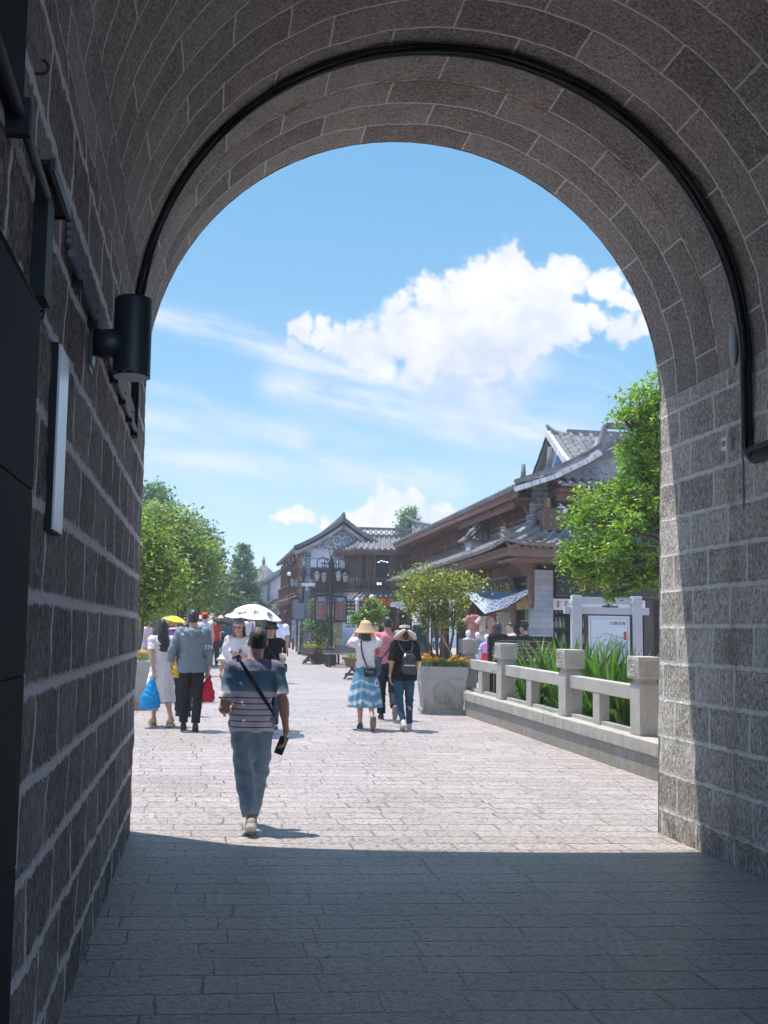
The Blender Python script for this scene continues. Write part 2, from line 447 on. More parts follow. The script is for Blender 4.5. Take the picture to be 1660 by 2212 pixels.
# ------------------------------------------------------------------ ground
def ground():
    xs = np.concatenate([np.linspace(-60, -8, 14), np.linspace(-7, 20, 55), np.linspace(22, 60, 12)])
    ys = np.concatenate([np.linspace(-12, 6, 20), np.linspace(6.5, 30, 95), np.linspace(31, 140, 60)])
    X, Y = np.meshgrid(xs, ys, indexing='ij')
    Z = 0.018*np.maximum(0, Y-8.5)
    nz = np.array([mnoise.noise((a*0.35, b*0.35, 0.0)) for a, b in zip(X.ravel(), Y.ravel())]).reshape(X.shape)
    Z = Z + nz*0.008
    nx, ny = X.shape; id_ = np.arange(nx*ny).reshape(nx, ny)
    Fq = np.stack([id_[:-1, :-1], id_[1:, :-1], id_[1:, 1:], id_[:-1, 1:]], -1).reshape(-1, 4)
    o = np_mesh('paved_ground', np.stack([X, Y, Z], -1).reshape(-1, 3), Fq, None, M_PAVE)
    tag(o, 'grey granite block paving running through the gate and up the street', None, None, 'structure')
    m = MB(); S = 3000
    ring = [(-S,-S,-0.15),(S,-S,-0.15),(S,S,-0.15),(-S,S,-0.15)]
    m.add(ring, [(0,1,2,3)])
    o = m.build('far_ground', M_DIRT); tag(o, 'plain earth far beyond the town', None, None, 'structure')
ground()

# ------------------------------------------------------------------ the gate tunnel
def gate():
    g = thing('city_gate', 'dark stone city gate with a round barrel vault framing the street', 'gate', (0, 0, 0))
    rad = (XR+0.08-XL)/2; xc = (XR+0.08+XL)/2
    Y0, Y1 = -2.2, YF
    def course(z):
        return (3.58-z)/0.306 if z < 3.58 else -(z-3.58)/0.14
    def wall(name, side, m):
        ys = np.concatenate([np.linspace(Y0, 1.5, 24), np.linspace(1.6, Y1, 190)]); zs = np.linspace(0, ZS, 88)
        zs = np.sort(np.concatenate([zs, [3.58]]))
        V = []; UV = []
        for y in ys:
            for z in zs:
                x = (XL+0.012*z/ZS) if side < 0 else (XR+0.08*z/ZS)
                d = mnoise.fractal((x*3, y*5.5, z*5.5), 0.9, 2.2, 4)*0.010
                edge = max(0, 1-(Y1-y)/0.06)
                d -= edge*(0.012+0.02*abs(mnoise.noise((y, z*7, 2))))
                V.append((x - side*d, y, z)); UV.append((y, course(z)))
        n = len(zs); id_ = np.arange(len(V)).reshape(len(ys), n)
        Fq = np.stack([id_[:-1, :-1], id_[1:, :-1], id_[1:, 1:], id_[:-1, 1:]], -1).reshape(-1, 4)
        if side > 0: Fq = Fq[:, ::-1]
        return np_mesh(name, V, Fq, g, m.mat, True, UV)
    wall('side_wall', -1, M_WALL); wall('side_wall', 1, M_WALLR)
    ys = np.concatenate([np.linspace(Y0, 1.5, 24), np.linspace(1.6, Y1, 170)]); th = np.linspace(0, PI, 150)
    V = []; UV = []
    for y in ys:
        for a in th:
            s = a*rad
            d = mnoise.fractal((math.cos(a)*rad*4.5, y*4.5, math.sin(a)*rad*4.5), 0.9, 2.2, 4)*0.010
            edge = max(0, 1-(Y1-y)/0.06)
            d += edge*(-0.012-0.02*abs(mnoise.noise((a*9, 3, 2))))
            r = rad - d
            V.append((xc-math.cos(a)*r, y, ZS+math.sin(a)*r))
            if s < 0.42: UV.append((y, 200+s/0.21))
            else: UV.append((s, 100+(y-YF)/0.345))
    n = len(th); id_ = np.arange(len(V)).reshape(len(ys), n)
    Fq = np.stack([id_[:-1, :-1], id_[1:, :-1], id_[1:, 1:], id_[:-1, 1:]], -1).reshape(-1, 4)
    # split uv seam: rows of faces crossing s=0.42 keep the course mapping
    ob = np_mesh('barrel_vault', V, Fq, g, M_VAULT.mat, True, UV)
    me = ob.data; uvl = me.uv_layers[0].data
    uvarr = np.zeros(len(uvl)*2, np.float32); uvl.foreach_get('uv', uvarr); uvarr = uvarr.reshape(-1, 4, 2)
    vi = Fq; k = vi % n; sA = th[k]*rad
    mixed = (sA.min(1) < 0.42) & (sA.max(1) >= 0.42)
    yv = np.array([v[1] for v in V])
    for i in np.where(mixed)[0]:
        for c in range(4): uvarr[i, c] = (yv[vi[i, c]], 200+min(sA[i, c]/0.21, 1.999))
    uvl.foreach_set('uv', uvarr.ravel())
    # outer masonry: far face with the arch cut out, top, sides, back
    m = MB()
    def face(y, flip):
        arc = [(xc-math.cos(a)*(rad+0.005), ZS+math.sin(a)*(rad+0.005)) for a in np.linspace(0, PI, 41)]
        arc = [(XL-0.005, -0.1)] + arc + [(XR+0.005, -0.1)]
        out = [(-16, -0.1), (-16, 9.5)] + [(x, 9.5) for x in np.linspace(-15, 19, 39)] + [(20, 9.5), (20, -0.1)]
        n = len(arc)
        # fan: connect arch points to the outer outline
        vs = [(x, y, z) for x, z in arc] + [(x, y, z) for x, z in [(-16, -0.1), (-16, 9.5)]] + \
             [(x, y, 9.5) for x, z in arc[1:-1]] + [(20, y, 9.5), (20, y, -0.1)]
        fs = [(0, 1, n+1, n)]; o = n+2
        fs.append((1, o, n+1))
        for i in range(1, n-2): fs.append((i, i+1, o+i, o+i-1))
        e = o+n-2
        fs.append((n-2, e, e-1)); fs.append((n-2, n-1, e+1, e))
        if flip: fs = [tuple(reversed(f)) for f in fs]
        m.add(vs, fs)
    face(YF-0.012, False); face(Y0, True)
    m.box((-16, Y0, 9.5), (20, YF-0.012, 9.7))
    m.add([(-16,Y0,-0.1),(-16,YF,-0.1),(-16,YF,9.5),(-16,Y0,9.5)], [(0,1,2,3)])
    m.add([(20,Y0,-0.1),(20,YF,-0.1),(20,YF,9.5),(20,Y0,9.5)], [(3,2,1,0)])
    m.build('outer_wall', M_WALLR.mat, g)
    return g
GATE = gate()
def gate_fittings():
    black = mat('black cable sheath', (0.007, 0.008, 0.010), 0.5, 0.1, spec=0.25)
    dark = mat('dark coated metal', (0.012, 0.015, 0.019), 0.6, 0.15, spec=0.3)
    grey = mat('grey plastic conduit', (0.13, 0.14, 0.155), 0.5, 0.15)
    rad = (XR+0.08-XL)/2; xc = (XR+0.08+XL)/2
    # bundle of cables round the vault
    Yc = 6.93
    b = thing('cable_bundle', 'black cables bundled round the vault and down the right wall', 'cable', (xc, Yc, ZS))
    for i, (dy, r, off) in enumerate([(-0.052, 0.019, 0.021), (-0.016, 0.016, 0.018), (0.012, 0.013, 0.016), (0.034, 0.010, 0.014), (-0.035, 0.013, 0.046), (-0.006, 0.011, 0.040)]):
        m = MB(); p = []
        zend = at(300, 945, Yc)[2]
        for z in np.linspace(zend, ZS, 10)[:-1]: p.append((XL+off-xc, dy, z-ZS))
        for k in range(61):
            a = PI*k/60; w = 0.012*math.sin(a*9+i)+0.01*math.sin(a*17+2*i); rr = rad-off+w*0.4
            p.append((-math.cos(a)*rr, dy+w, math.sin(a)*rr))
        zt = at(1585, 1000, Yc)[2]+i*0.02
        for z in np.linspace(ZS, zt+0.05, 10)[1:]: p.append((XR+0.07-off-xc, dy, z-ZS))
        for q in range(5):
            a = PI/2*q/4; p.append((XR+0.07-off-xc, dy-0.05*(1-math.cos(a)), zt+0.05-0.05*math.sin(a)-ZS))
        for y in np.linspace(dy-0.2, -8.5, 10): p.append((XR+0.06-off-xc, y, zt-ZS+0.0))
        m.tube(p, r, 8); o = m.build('cable', black, b)
    m = MB()
    p = [(-math.cos(a)*(rad-0.012), 0.075, math.sin(a)*(rad-0.012)) for a in np.linspace(0, PI, 61)]
    p += [(XR+0.065-xc, 0.075, z-ZS) for z in np.linspace(ZS, 2.6, 8)[1:]]
    m.tube(p, 0.012, 6); m.build('thin_cable', grey, b)
    # pale sealant where the cable meets the springing
    m = MB(); A = at(1548, 700, Yc+0.12)
    m.sphere((XR+0.066-xc, 0.19, 0.16), 0.13, 10, 8, (0.10, 0.42, 1.35)); m.build('sealant_patch', mat('pale sealant', (0.34, 0.37, 0.37), 0.8, 0.2), b)
    # conduits along the left wall, up to the junction box
    def LW(px, py, off=0.0):                                        # point of the left wall seen at a photo pixel
        d = _ray(px, py); t = (XL+off)/d[0]; return np.array([0, 0, EYE])+d*t
    A, B = LW(296, 935, .03), LW(150, 520, .03)
    c = thing('conduit_run', 'row of grey conduits running along the left wall behind the black lamp', 'conduit', (XL, B[1], B[2]))
    O = np.array([XL, B[1], B[2]])
    for i in range(4):
        m = MB(); p = A-O+np.array([0, 0, i*.030]); q = B-O+np.array([0, 0, i*.030]); m.tube([tuple(p), tuple((p+q)/2+np.array([0, 0, .004])), tuple(q)], 0.011, 8); m.build('conduit', grey, c)
    m = MB(); m.tube([tuple(A-O+np.array([.012, 0, -.045])), tuple(B-O+np.array([.012, 0, -.045]))], 0.017, 8); m.build('thick_conduit', grey, c)
    for i in range(7):
        f = (i+.5)/7; p = A*(1-f)+B*f-O
        m = MB(); m.box((0.0, p[1]-0.012, p[2]-0.085), (0.056, p[1]+0.012, p[2]-0.012)); m.build('pipe_clip', dark, c)
    P, Q = LW(96, 350, .05), LW(138, 470, .05)
    jb = thing('junction_box', 'dark metal junction box high on the left wall where the pipes meet', 'junction box', (XL, (P[1]+Q[1])/2, Q[2]))
    h = P[2]-Q[2]; w = abs(P[1]-Q[1])/2
    m = MB(); m.box((0, -w, 0), (0.065, w, h), 0.008); m.build('box_body', dark, jb)
    m = MB(); m.box((0.065, -w+.012, 0.015), (0.078, w-.012, h-0.015), 0.004); m.build('cover', mat('grey metal cover', (0.05, 0.056, 0.062), 0.5, 0.2), jb)
    U, D = LW(112, 470, .05), LW(104, 655, .05)
    tr = thing('cable_duct', 'dark vertical cable duct hanging below the junction box', 'cable duct', (XL, U[1], D[2]))
    zt = Q[2]-.004-D[2]
    m = MB(); m.box((0, -0.07, 0), (0.05, 0.05, zt)); m.build('duct_body', dark, tr)
    for i in range(3):
        m = MB(); y0 = 0.066+i*0.020; r = 0.05+i*0.02
        p = [(0.02, y0, zt-0.01), (0.02, y0, 0.04)]+[(0.02, y0-r*(1-math.cos(a)), 0.04-r*math.sin(a)) for a in np.linspace(0.2, PI/2, 5)]
        p.append((0.02, -0.8, 0.04-r)); m.tube(p, 0.007, 6); m.build('conduit', dark, tr)
    A, B = LW(100, 420, .05), LW(0, 112, .05)
    pr = thing('wall_pipe', 'dark pipe slanting up the left wall above the junction box', 'pipe', (XL, A[1], A[2])); O = np.array([XL, A[1], A[2]])
    m = MB(); m.tube([tuple(A-O), tuple((A+B)/2-O), tuple(B-O), tuple(B+(B-A)*1.5-O)], 0.015, 10); m.build('pipe', mat('dull steel pipe', (0.035, 0.038, 0.042), 0.55, 0.2), pr)
    m = MB(); p = A*.4+B*.6-O; m.box((0, p[1]-.015, p[2]-.05), (0.075, p[1]+.015, p[2]+.05)); m.build('pipe_clip', dark, pr)
    hk = LW(66, 158)
    k = thing('iron_hook', 'rusty iron hook driven into the stone at the top left', 'hook', tuple(hk))
    m = MB(); p = [(-0.02, 0, 0), (0.030, 0.0, 0)] + [(0.030+0.022*math.sin(a), 0.0, 0.022-0.022*math.cos(a)) for a in np.linspace(0.2, PI*0.95, 10)]
    m.tube(p, 0.005, 8); m.build('hook_rod', mat('rusted iron', (0.03, 0.025, 0.022), 0.7, 0.3), k)
    # wall lamp
    Yl = LW(190, 740)[1]; c0 = at(294, 648, Yl); c1 = at(284, 815, Yl); r = 41*Yl/F
    l = thing('wall_lamp', 'black cylinder up-and-down lamp on the left wall', 'wall lamp', (c1[0], Yl, c1[2]))
    hh = c0[2]-c1[2]
    m = MB(); m.lathe([(r*0.93, 0.012), (r, 0.004), (r, 0.0), (r*1.0, 0.02), (r, hh-0.01), (r*0.98, hh), (r*0.9, hh+0.001)], (0, 0, 0), 40, False)
    for i in range(len(m.sm)): m.sm[i] = len(m.f[i]) == 4
    body = m.build('lamp_body', mat('matt black paint', (0.018, 0.026, 0.036), 0.45, 0.1, spec=0.5), l)
    m = MB(); m.lathe([(r*0.93, 0.004), (r*0.93, 0.008)], (0, 0, -0.006), 32, False); m.build('lens', mat('frosted lamp glass', (0.55, 0.57, 0.60), 0.4, 0.05), l)
    m = MB(); xw = XL-c1[0]
    m.tube([(xw+0.03, 0, hh*0.42), (xw*0.6, 0, hh*0.42), (-r*0.5, 0, hh*0.42)], [0.060, 0.064, 0.075], 18); m.build('arm', _mc['matt black paint'], l)
    m = MB(); m.box((xw, -0.06, hh*0.12), (xw+0.03, 0.06, hh*0.80), 0.006); m.build('back_plate', _mc['matt black paint'], l)
    m = MB(); m.box((xw, -0.05, hh*0.04), (xw+0.02, 0.045, hh*0.115)); m.build('bracket', grey, l)
    # plaque on the left wall
    A, B = LW(135, 745, .038), LW(114, 1146, .038); A[1] = LW(125, 945, .038)[1]; C = LW(143, 945, .038)
    q = thing('wall_plaque', 'pale blank metal plaque on a thick dark back, left wall', 'plaque', (XL, A[1], B[2])); h = A[2]-B[2]; w = C[1]-A[1]
    m = MB(); m.box((0, -.02, 0), (0.032, w, h), 0.003); m.build('backing', dark, q)
    m = MB(); m.box((0.032, -.017, 0.006), (0.039, w-.004, h-0.006)); m.build('face_panel', mat('brushed pale metal', (0.62, 0.66, 0.72), 0.32, 0.08, 3, metal=0.35), q)
    # dark boarded pier at the near left
    E1 = LW(74, 1000, .085); zt = LW(92, 683, .085)[2]
    d = thing('dark_pier', 'near black panelled pier at the left edge of the passage', 'pier', (XL, E1[1], 0))
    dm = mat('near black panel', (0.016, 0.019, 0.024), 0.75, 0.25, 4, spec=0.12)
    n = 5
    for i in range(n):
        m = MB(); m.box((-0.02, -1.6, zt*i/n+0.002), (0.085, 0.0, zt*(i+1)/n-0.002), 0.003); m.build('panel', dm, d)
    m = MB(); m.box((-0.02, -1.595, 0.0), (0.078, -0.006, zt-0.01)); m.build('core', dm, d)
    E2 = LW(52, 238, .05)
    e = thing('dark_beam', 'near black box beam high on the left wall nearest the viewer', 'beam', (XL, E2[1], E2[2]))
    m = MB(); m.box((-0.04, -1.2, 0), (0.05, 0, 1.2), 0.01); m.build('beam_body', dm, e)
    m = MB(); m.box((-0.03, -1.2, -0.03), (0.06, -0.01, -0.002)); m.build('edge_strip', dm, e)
    # small white sensor on the right wall
    s0 = at(1552, 958, 7.2)
    s = thing('wall_sensor', 'small white switch box on the right wall beside the cables', 'switch', (XR+0.05, 7.2, s0[2]))
    m = MB(); m.box((-0.03, -0.04, -0.05), (0.02, 0.04, 0.05), 0.006); m.build('casing', mat('white plastic', (0.7, 0.7, 0.7), 0.4, 0.05), s)
    m = MB(); m.box((-0.034, -0.02, -0.02), (-0.0301, 0.02, 0.02)); m.build('button', grey, s)
gate_fittings()
# ------------------------------------------------------------------ building materials
def tile_mat():
    t = new_mat('grey clay roof tile'); o = t.coord('Object')
    n = t.noise(o, 2.5, 5, 0.65); n2 = t.noise(o, 18, 4, 0.7); ri = t.noise(o, 0.6, 3, 0.5)
    k = (n-0.5)*1.2+(n2-0.5)*0.9+(ri-0.5)*0.5+0.45
    c = t.mix(k.clamp(), (0.06, 0.06, 0.065), (0.27, 0.258, 0.252))
    t.set(t.p.inputs['Base Color'], c); t.p.inputs['Roughness'].default_value = 0.85
    t.set(t.p.inputs['Normal'], t.bump(n2, 0.5, 0.01)); return t.mat
M_TILE = tile_mat()
def brick_mat(name, a, b, mort, bw, bh, mw, axis='x'):
    t = new_mat(name); o = t.coord('Object'); x, y, z = t.xyz(o)
    h = (x+y) ; r = (z/bh).floor(); fz = z/bh-r; dz = fz.min(1.0-fz)*bh
    u = h/bw + r.mod(2.0)*0.5; c = u.floor(); fu = u-c; du = fu.min(1.0-fu)*bw
    m = 1.0-du.min(dz).ss(mw*0.35, mw*0.65)
    rs = t.white(t.vec(r, c, 0.3)); n = t.noise(o, 14, 5, 0.65)
    col = t.mix(((rs-0.5)*0.9+(n-0.5)*1.1+0.5).clamp(), a, b)
    t.set(t.p.inputs['Base Color'], t.mix(m, col, mort)); t.p.inputs['Roughness'].default_value = 0.88
    t.set(t.p.inputs['Normal'], t.bump(n*0.6-m, 0.6, 0.008)); return t.mat
M_BRICK = brick_mat('grey blue brick with pale joints', (0.10, 0.115, 0.13), (0.19, 0.205, 0.22), (0.42, 0.42, 0.42), 0.34, 0.15, 0.022)
M_PILLAR = brick_mat('pale grey cut brick', (0.22, 0.235, 0.25), (0.36, 0.365, 0.375), (0.17, 0.18, 0.19), 0.42, 0.15, 0.010)
def wood_mat(name, a, b, sc=(3, 3, 26)):
    t = new_mat(name); o = t.coord('Object')
    n = t.noise(t.scale(o, (14, 14, 1.6)), 1.5, 5, 0.65, 0.6); n2 = t.noise(o, 1.7, 4, 0.6)
    t.set(t.p.inputs['Base Color'], t.mix(((n-0.5)*1.1+(n2-0.5)*0.9+0.5).clamp(), a, b))
    t.p.inputs['Roughness'].default_value = 0.62; t.p.inputs['Specular IOR Level'].default_value = 0.3
    t.set(t.p.inputs['Normal'], t.bump(n, 0.4, 0.006)); return t.mat
M_WOOD = wood_mat('dark red brown timber', (0.060, 0.028, 0.022), (0.20, 0.092, 0.068))
M_WOOD2 = wood_mat('brown timber', (0.085, 0.050, 0.039), (0.235, 0.140, 0.104))
M_WOODD = wood_mat('dark brown weathered timber', (0.042, 0.031, 0.027), (0.14, 0.098, 0.080))
M_PLASTER = mat('white lime plaster', (0.66, 0.66, 0.67), 0.9, 0.12, 1.5)
M_PLGREY = mat('painted grey plaster', (0.30, 0.32, 0.35), 0.9, 0.2, 2.0)
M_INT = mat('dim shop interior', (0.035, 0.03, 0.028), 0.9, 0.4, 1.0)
M_BLUEP = mat('blue ink painting', (0.10, 0.16, 0.30), 0.9, 0.5, 6.0)
def glass_mat():
    t = new_mat('window glass'); t.p.inputs['Base Color'].default_value = (0.03, 0.035, 0.04, 1)
    t.p.inputs['Roughness'].default_value = 0.06; t.p.inputs['Specular IOR Level'].default_value = 0.7; return t.mat
M_GLASS = glass_mat()
M_STEEL = mat('dark green grey lamp paint', (0.022, 0.030, 0.033), 0.45, 0.2)
M_GOLD = mat('gold leaf lettering', (0.62, 0.36, 0.07), 0.45, 0.15, metal=0.3)
M_BLACKB = mat('black lacquer board', (0.012, 0.012, 0.014), 0.35, 0.1)

def roof_patch(m, e0, e1, r0, r1, pitch=0.26, rad=0.062, sag=0.10, th=0.10, tl=0.24, lift=0.0, ends=True):
    """tiled slope: e0,e1 eave ends, r0,r1 ridge ends; half round tile rows on a slab"""
    e0, e1, r0, r1 = [np.array(p, float) for p in (e0, e1, r0, r1)]
    W = np.linalg.norm(e1-e0); Ls = np.linalg.norm((r0+r1)/2-(e0+e1)/2)
    nr = max(2, int(W/pitch)); nt = max(3, int(Ls/tl))
    nrm = np.cross(e1-e0, r0-e0); nrm /= np.linalg.norm(nrm)
    if nrm[2] < 0: nrm = -nrm
    def P(u, v):
        a = e0+(e1-e0)*u; b = r0+(r1-r0)*u
        p = a+(b-a)*v - np.array([0, 0, sag*4*v*(1-v)*(0.9)])
        if lift: p = p+np.array([0, 0, lift*(max(0, abs(u-0.5)*2-0.72)/0.28)**2*(1-v)])
        return p
    us = np.linspace(0, 1, 13); vs_ = np.linspace(0, 1, 7); base = []
    for s in (0, 1):
        for u in us:
            for v in vs_: base.append(P(u, v) - nrm*th*s)
    n = len(vs_); N = len(us)*n; fs = []
    flip = np.cross(e1-e0, r0-e0) @ nrm < 0
    for i in range(len(us)-1):
        for j in range(n-1):
            q = (i*n+j, (i+1)*n+j, (i+1)*n+j+1, i*n+j+1)
            fs.append(q if not flip else q[::-1]); q2 = tuple(N+k for k in q); fs.append(q2[::-1] if not flip else q2)
    def rim(ix):
        for a, b in zip(ix[:-1], ix[1:]): fs.append((a, b, N+b, N+a)[::-1] if not flip else (a, b, N+b, N+a))
    rim([i*n for i in range(len(us))][::-1]); rim([i*n+n-1 for i in range(len(us))]); rim(list(range(n))); rim([N-n+k for k in range(n)][::-1])
    m.add(base, fs)
    for k in range(nr+1):
        u = (k+0.0)/nr; vv = []; ff = []
        ax = (e1-e0)/W
        K = 6
        for j in range(nt):
            for q, rr in ((j/nt, rad*1.10), ((j+0.97)/nt, rad*0.90)):
                c = P(u, q)
                for i in range(K):
                    a = PI*i/(K-1); vv.append(c+ax*math.cos(a)*rr+nrm*(math.sin(a)*rr+0.004))
        M2 = 2*nt
        for j in range(M2-1):
            for i in range(K-1): ff.append((j*K+i, j*K+i+1, (j+1)*K+i+1, (j+1)*K+i))
        ff.append(tuple(range(K)))
        m.add(vv, ff if flip else [tuple(reversed(f)) for f in ff])
def drip_course(m, e0, e1, pitch, r=0.06, drop=0.07):
    e0, e1 = Vector(e0), Vector(e1); n = int((e1-e0).length/pitch)
    for k in range(n+1):
        c = e0.lerp(e1, k/n); d = (e1-e0).normalized(); out = Vector((d.y, -d.x, 0))
        vs = [c+d*math.cos(a)*r+Vector((0, 0, math.sin(a)*r+0.01)) for a in np.linspace(0, 2*PI, 9)[:-1]]
        vs = [v+out*0.02*s for s in (1, -1) for v in vs]; N = 8
        m.add(vs, [tuple(range(N)), tuple(reversed(range(N, 2*N)))]+[(i, (i+1) % N, N+(i+1) % N, N+i) for i in range(N)])
def ridge_line(m, pts, w=0.16, h=0.22, tip=0.0):
    """stacked ridge course following pts, with an optional upswept tip at the start"""
    for a, b in zip(pts[:-1], pts[1:]): m.bar(a, b, w, h); m.bar(Vector(a)+Vector((0, 0, h*0.55)), Vector(b)+Vector((0, 0, h*0.55)), w*1.35, h*0.22)
def lattice(m, o, ux, uz, w, h, nx, nz, bar=0.025, d=0.03):
    """window lattice in the plane spanned by ux, uz at origin o"""
    o = Vector(o); ux = Vector(ux); uz = Vector(uz); nrm = ux.cross(uz)
    for i in range(nx+1): m.bar(o+ux*w*i/nx, o+ux*w*i/nx+uz*h, bar, d, nrm)
    for j in range(nz+1): m.bar(o+uz*h*j/nz, o+ux*w+uz*h*j/nz, bar, d, nrm)
def carved_panel(m, o, ux, uz, w, h, slots=3):
    """timber shutter leaf: frame, slotted upper part, framed lower panel, medallion"""
    o = Vector(o); ux = Vector(ux); uz = Vector(uz); n = ux.cross(uz)
    B = lambda a, b, t, d: m.bar(o+ux*a[0]+uz*a[1], o+ux*b[0]+uz*b[1], t, d, n)
    f = 0.06
    B((0, f/2), (w, f/2), f, 0.07); B((0, h-f/2), (w, h-f/2), f, 0.07); B((f/2, 0), (f/2, h), f, 0.075); B((w-f/2, 0), (w-f/2, h), f, 0.075)
    B((0, h*0.30), (w, h*0.30), f, 0.07); B((0, h*0.80), (w, h*0.80), f*0.8, 0.06)
    for i in range(slots+1): B((w*(i+0.5)/(slots+1), h*0.30), (w*(i+0.5)/(slots+1), h*0.80), 0.03, 0.05)
    B((w*0.2, h*0.55), (w*0.8, h*0.55), 0.05, 0.055)
    c = o+ux*w/2+uz*h*0.16
    for k in range(8):
        a = 2*PI*k/8; b = 2*PI*(k+1)/8; r = min(w, h*0.24)*0.3
        m.bar(c+(ux*math.cos(a)+uz*math.sin(a))*r, c+(ux*math.cos(b)+uz*math.sin(b))*r, 0.03, 0.05, n)
UZ = (0, 0, 1)

# ------------------------------------------------------------------ the long shop house on the right
def shop_house():
    Y0, Y1, XW = 27.0, 45.5, 8.95
    g0 = gz(27)
    b = thing('timber_shop_house', 'long two storey timber shop house with grey tiled roofs, right side of the street', 'building', (XW, Y0, g0))
    O = np.array([XW, Y0, g0])
    def fin(m, name, mt, par=None): 
        m.v = [tuple(np.array(v)-O) for v in m.v] if par is None else m.v
        return m.build(name, mt, par or b)
    XE, ZE = 8.28, 5.70                       # upper eave
    XR_, ZR = 11.25, 7.25                     # ridge
    XB = 14.2
    zl0, zl1 = 4.05, 3.86                     # lower eave height near / far
    # masses
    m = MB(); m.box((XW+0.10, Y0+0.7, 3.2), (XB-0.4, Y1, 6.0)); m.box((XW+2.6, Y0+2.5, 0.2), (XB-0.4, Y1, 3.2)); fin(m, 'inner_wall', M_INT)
    m = MB(); m.prism([(XW+0.12, 5.9), (XB-0.42, 5.9), (XR_, ZR-0.5)], Y0+0.32, Y1-0.1, 'y'); fin(m, 'gable_core', M_PLGREY)
    # ground floor: corner pillar of cut brick, timber posts, recessed front
    m = MB(); m.box((9.02, Y0, 0.15), (9.52, Y0+0.62, 3.45)); fin(m, 'brick_pillar', M_PILLAR)
    for i, y in enumerate(np.linspace(Y0+4.2, Y1-0.2, 5)):
        m = MB(); m.tube([(XW+0.25, y, gz(y)-0.1), (XW+0.25, y, 3.6)], 0.14, 12); m.lathe([(0.24, 0), (0.26, 0.12), (0.2, 0.25)], (XW+0.25, y, gz(y)-0.02), 12); fin(m, 'timber_post', M_WOOD)
    m = MB(); m.box((XW+0.05, Y0+0.62, 3.32), (XW+0.33, Y1, 3.75)); m.box((XW+0.02, Y0+0.62, 3.05), (XW+0.25, Y1, 3.14)); fin(m, 'lintel_beam', M_WOOD2)
    m = MB()
    for y in np.arange(Y0+0.9, Y1, 0.42):                           # round carved frieze
        c = Vector((XW+0.10, y, 3.23)); 
        m.tube([c+Vector((0.0, 0, 0)), c+Vector((0.07, 0, 0))], 0.075, 10)
    fin(m, 'carved_frieze', M_WOOD2)
    m = MB()
    m.bar((XW+0.05, Y0+0.3, 3.7), (XW-0.25, Y0+0.3, 3.75), 0.14, 0.28); m.box((XW-0.08, Y0+0.1, 2.62), (XW+0.12, Y0+0.32, 3.5))
    m.lathe([(0.04, -0.22), (0.11, -0.12), (0.12, 0.0), (0.08, 0.06)], (XW+0.02, Y0+0.21, 2.62), 10)
    m.prism([(XW+0.1, 3.75), (XW-0.75, 3.92), (XW-0.55, 3.6), (XW-0.2, 3.45), (XW+0.1, 3.2)], Y0+0.15, Y0+0.28, 'y')
    fin(m, 'carved_bracket', M_WOOD2)
    for y in (Y0+4.2, Y0+8.5):
        m = MB(); m.prism([(XW+0.1, 3.7), (XW-0.85, 3.80), (XW-0.7, 3.5), (XW-0.4, 3.42), (XW-0.3, 3.15), (XW+0.1, 3.05)], y-0.07, y+0.07, 'y'); fin(m, 'carved_bracket', M_WOOD2)
    for y0, y1 in ((Y0+4.2, Y0+8.2), (Y0+8.2, Y0+12.4), (Y0+12.4, Y0+18.3)):
        for k in range(5): 
            w = (y1-y0)/5
            if k in (1, 2) : continue
            m = MB(); carved_panel(m, (XW+1.3, y0+k*w+w, gz(y0)+0.1), (0, -1, 0), UZ, w, 2.7); fin(m, 'shop_front_shutter', M_WOODD)
    # gable end shop window, facing the gate
    m = MB(); m.box((9.52, Y0+0.55, 0.1), (9.60, Y0+0.66, 3.45)); m.box((9.60, Y0+0.52, 2.72), (12.9, Y0+0.66, 3.45)); m.box((12.35, Y0+0.5, 0.1), (12.62, Y0+0.66, 2.72)); m.box((9.6, Y0+0.55, 0.1), (12.35, Y0+0.66, 0.95))
    fin(m, 'window_surround', M_WOODD)
    m = MB(); m.box((9.62, Y0+0.3, 2.36), (12.3, Y0+0.50, 2.68), 0.02); w = fin(m, 'sign_strip', M_PLASTER)
    m = MB()
    for k in range(3):
        for q in range(3): m.bar((9.72+k*0.22, Y0+0.292, 2.46+q*0.06), (9.82+k*0.22+0.02*q, Y0+0.292, 2.47+q*0.055), 0.02, 0.014)
        m.bar((9.77+k*0.22, Y0+0.292, 2.43), (9.78+k*0.22, Y0+0.292, 2.62), 0.014, 0.02)
    fin(m, 'red_marks', mat('faded red paint', (0.42, 0.13, 0.09), 0.8, 0.2))
    m = MB(); m.tube([(11.2, Y0+0.295, 2.52), (11.24, Y0+0.285, 2.52)], 0.1, 16); m.box((11.05, Y0+0.28, 2.40), (11.5, Y0+0.299, 2.50)); fin(m, 'ink_mark', mat('ink black paint', (0.02, 0.02, 0.02), 0.8, 0.1))
    m = MB(); m.box((9.60, Y0+1.25, 0.1), (12.9, Y0+1.3, 3.2)); fin(m, 'back_panel', mat('teal shelf back', (0.05, 0.075, 0.07), 0.8, 0.3))
    m = MB()
    for z in (0.98, 1.42, 1.86, 2.28): m.box((9.6, Y0+0.78, z-0.02), (12.35, Y0+1.22, z+0.008))
    for x in (10.35, 11.55, 12.25): m.box((x-0.045, Y0+0.70, 0.95), (x+0.045, Y0+0.80, 2.72))
    m.box((9.6, Y0+0.70, 0.70), (12.35, Y0+1.22, 0.95))
    fin(m, 'display_shelf', wood_mat('red stained wood', (0.10, 0.030, 0.022), (0.22, 0.07, 0.05)))
    # side shelves just left of the pillar
    m = MB(); m.box((XW+0.6, Y0+0.65, 0.1), (XW+0.68, Y0+2.6, 3.1)); 
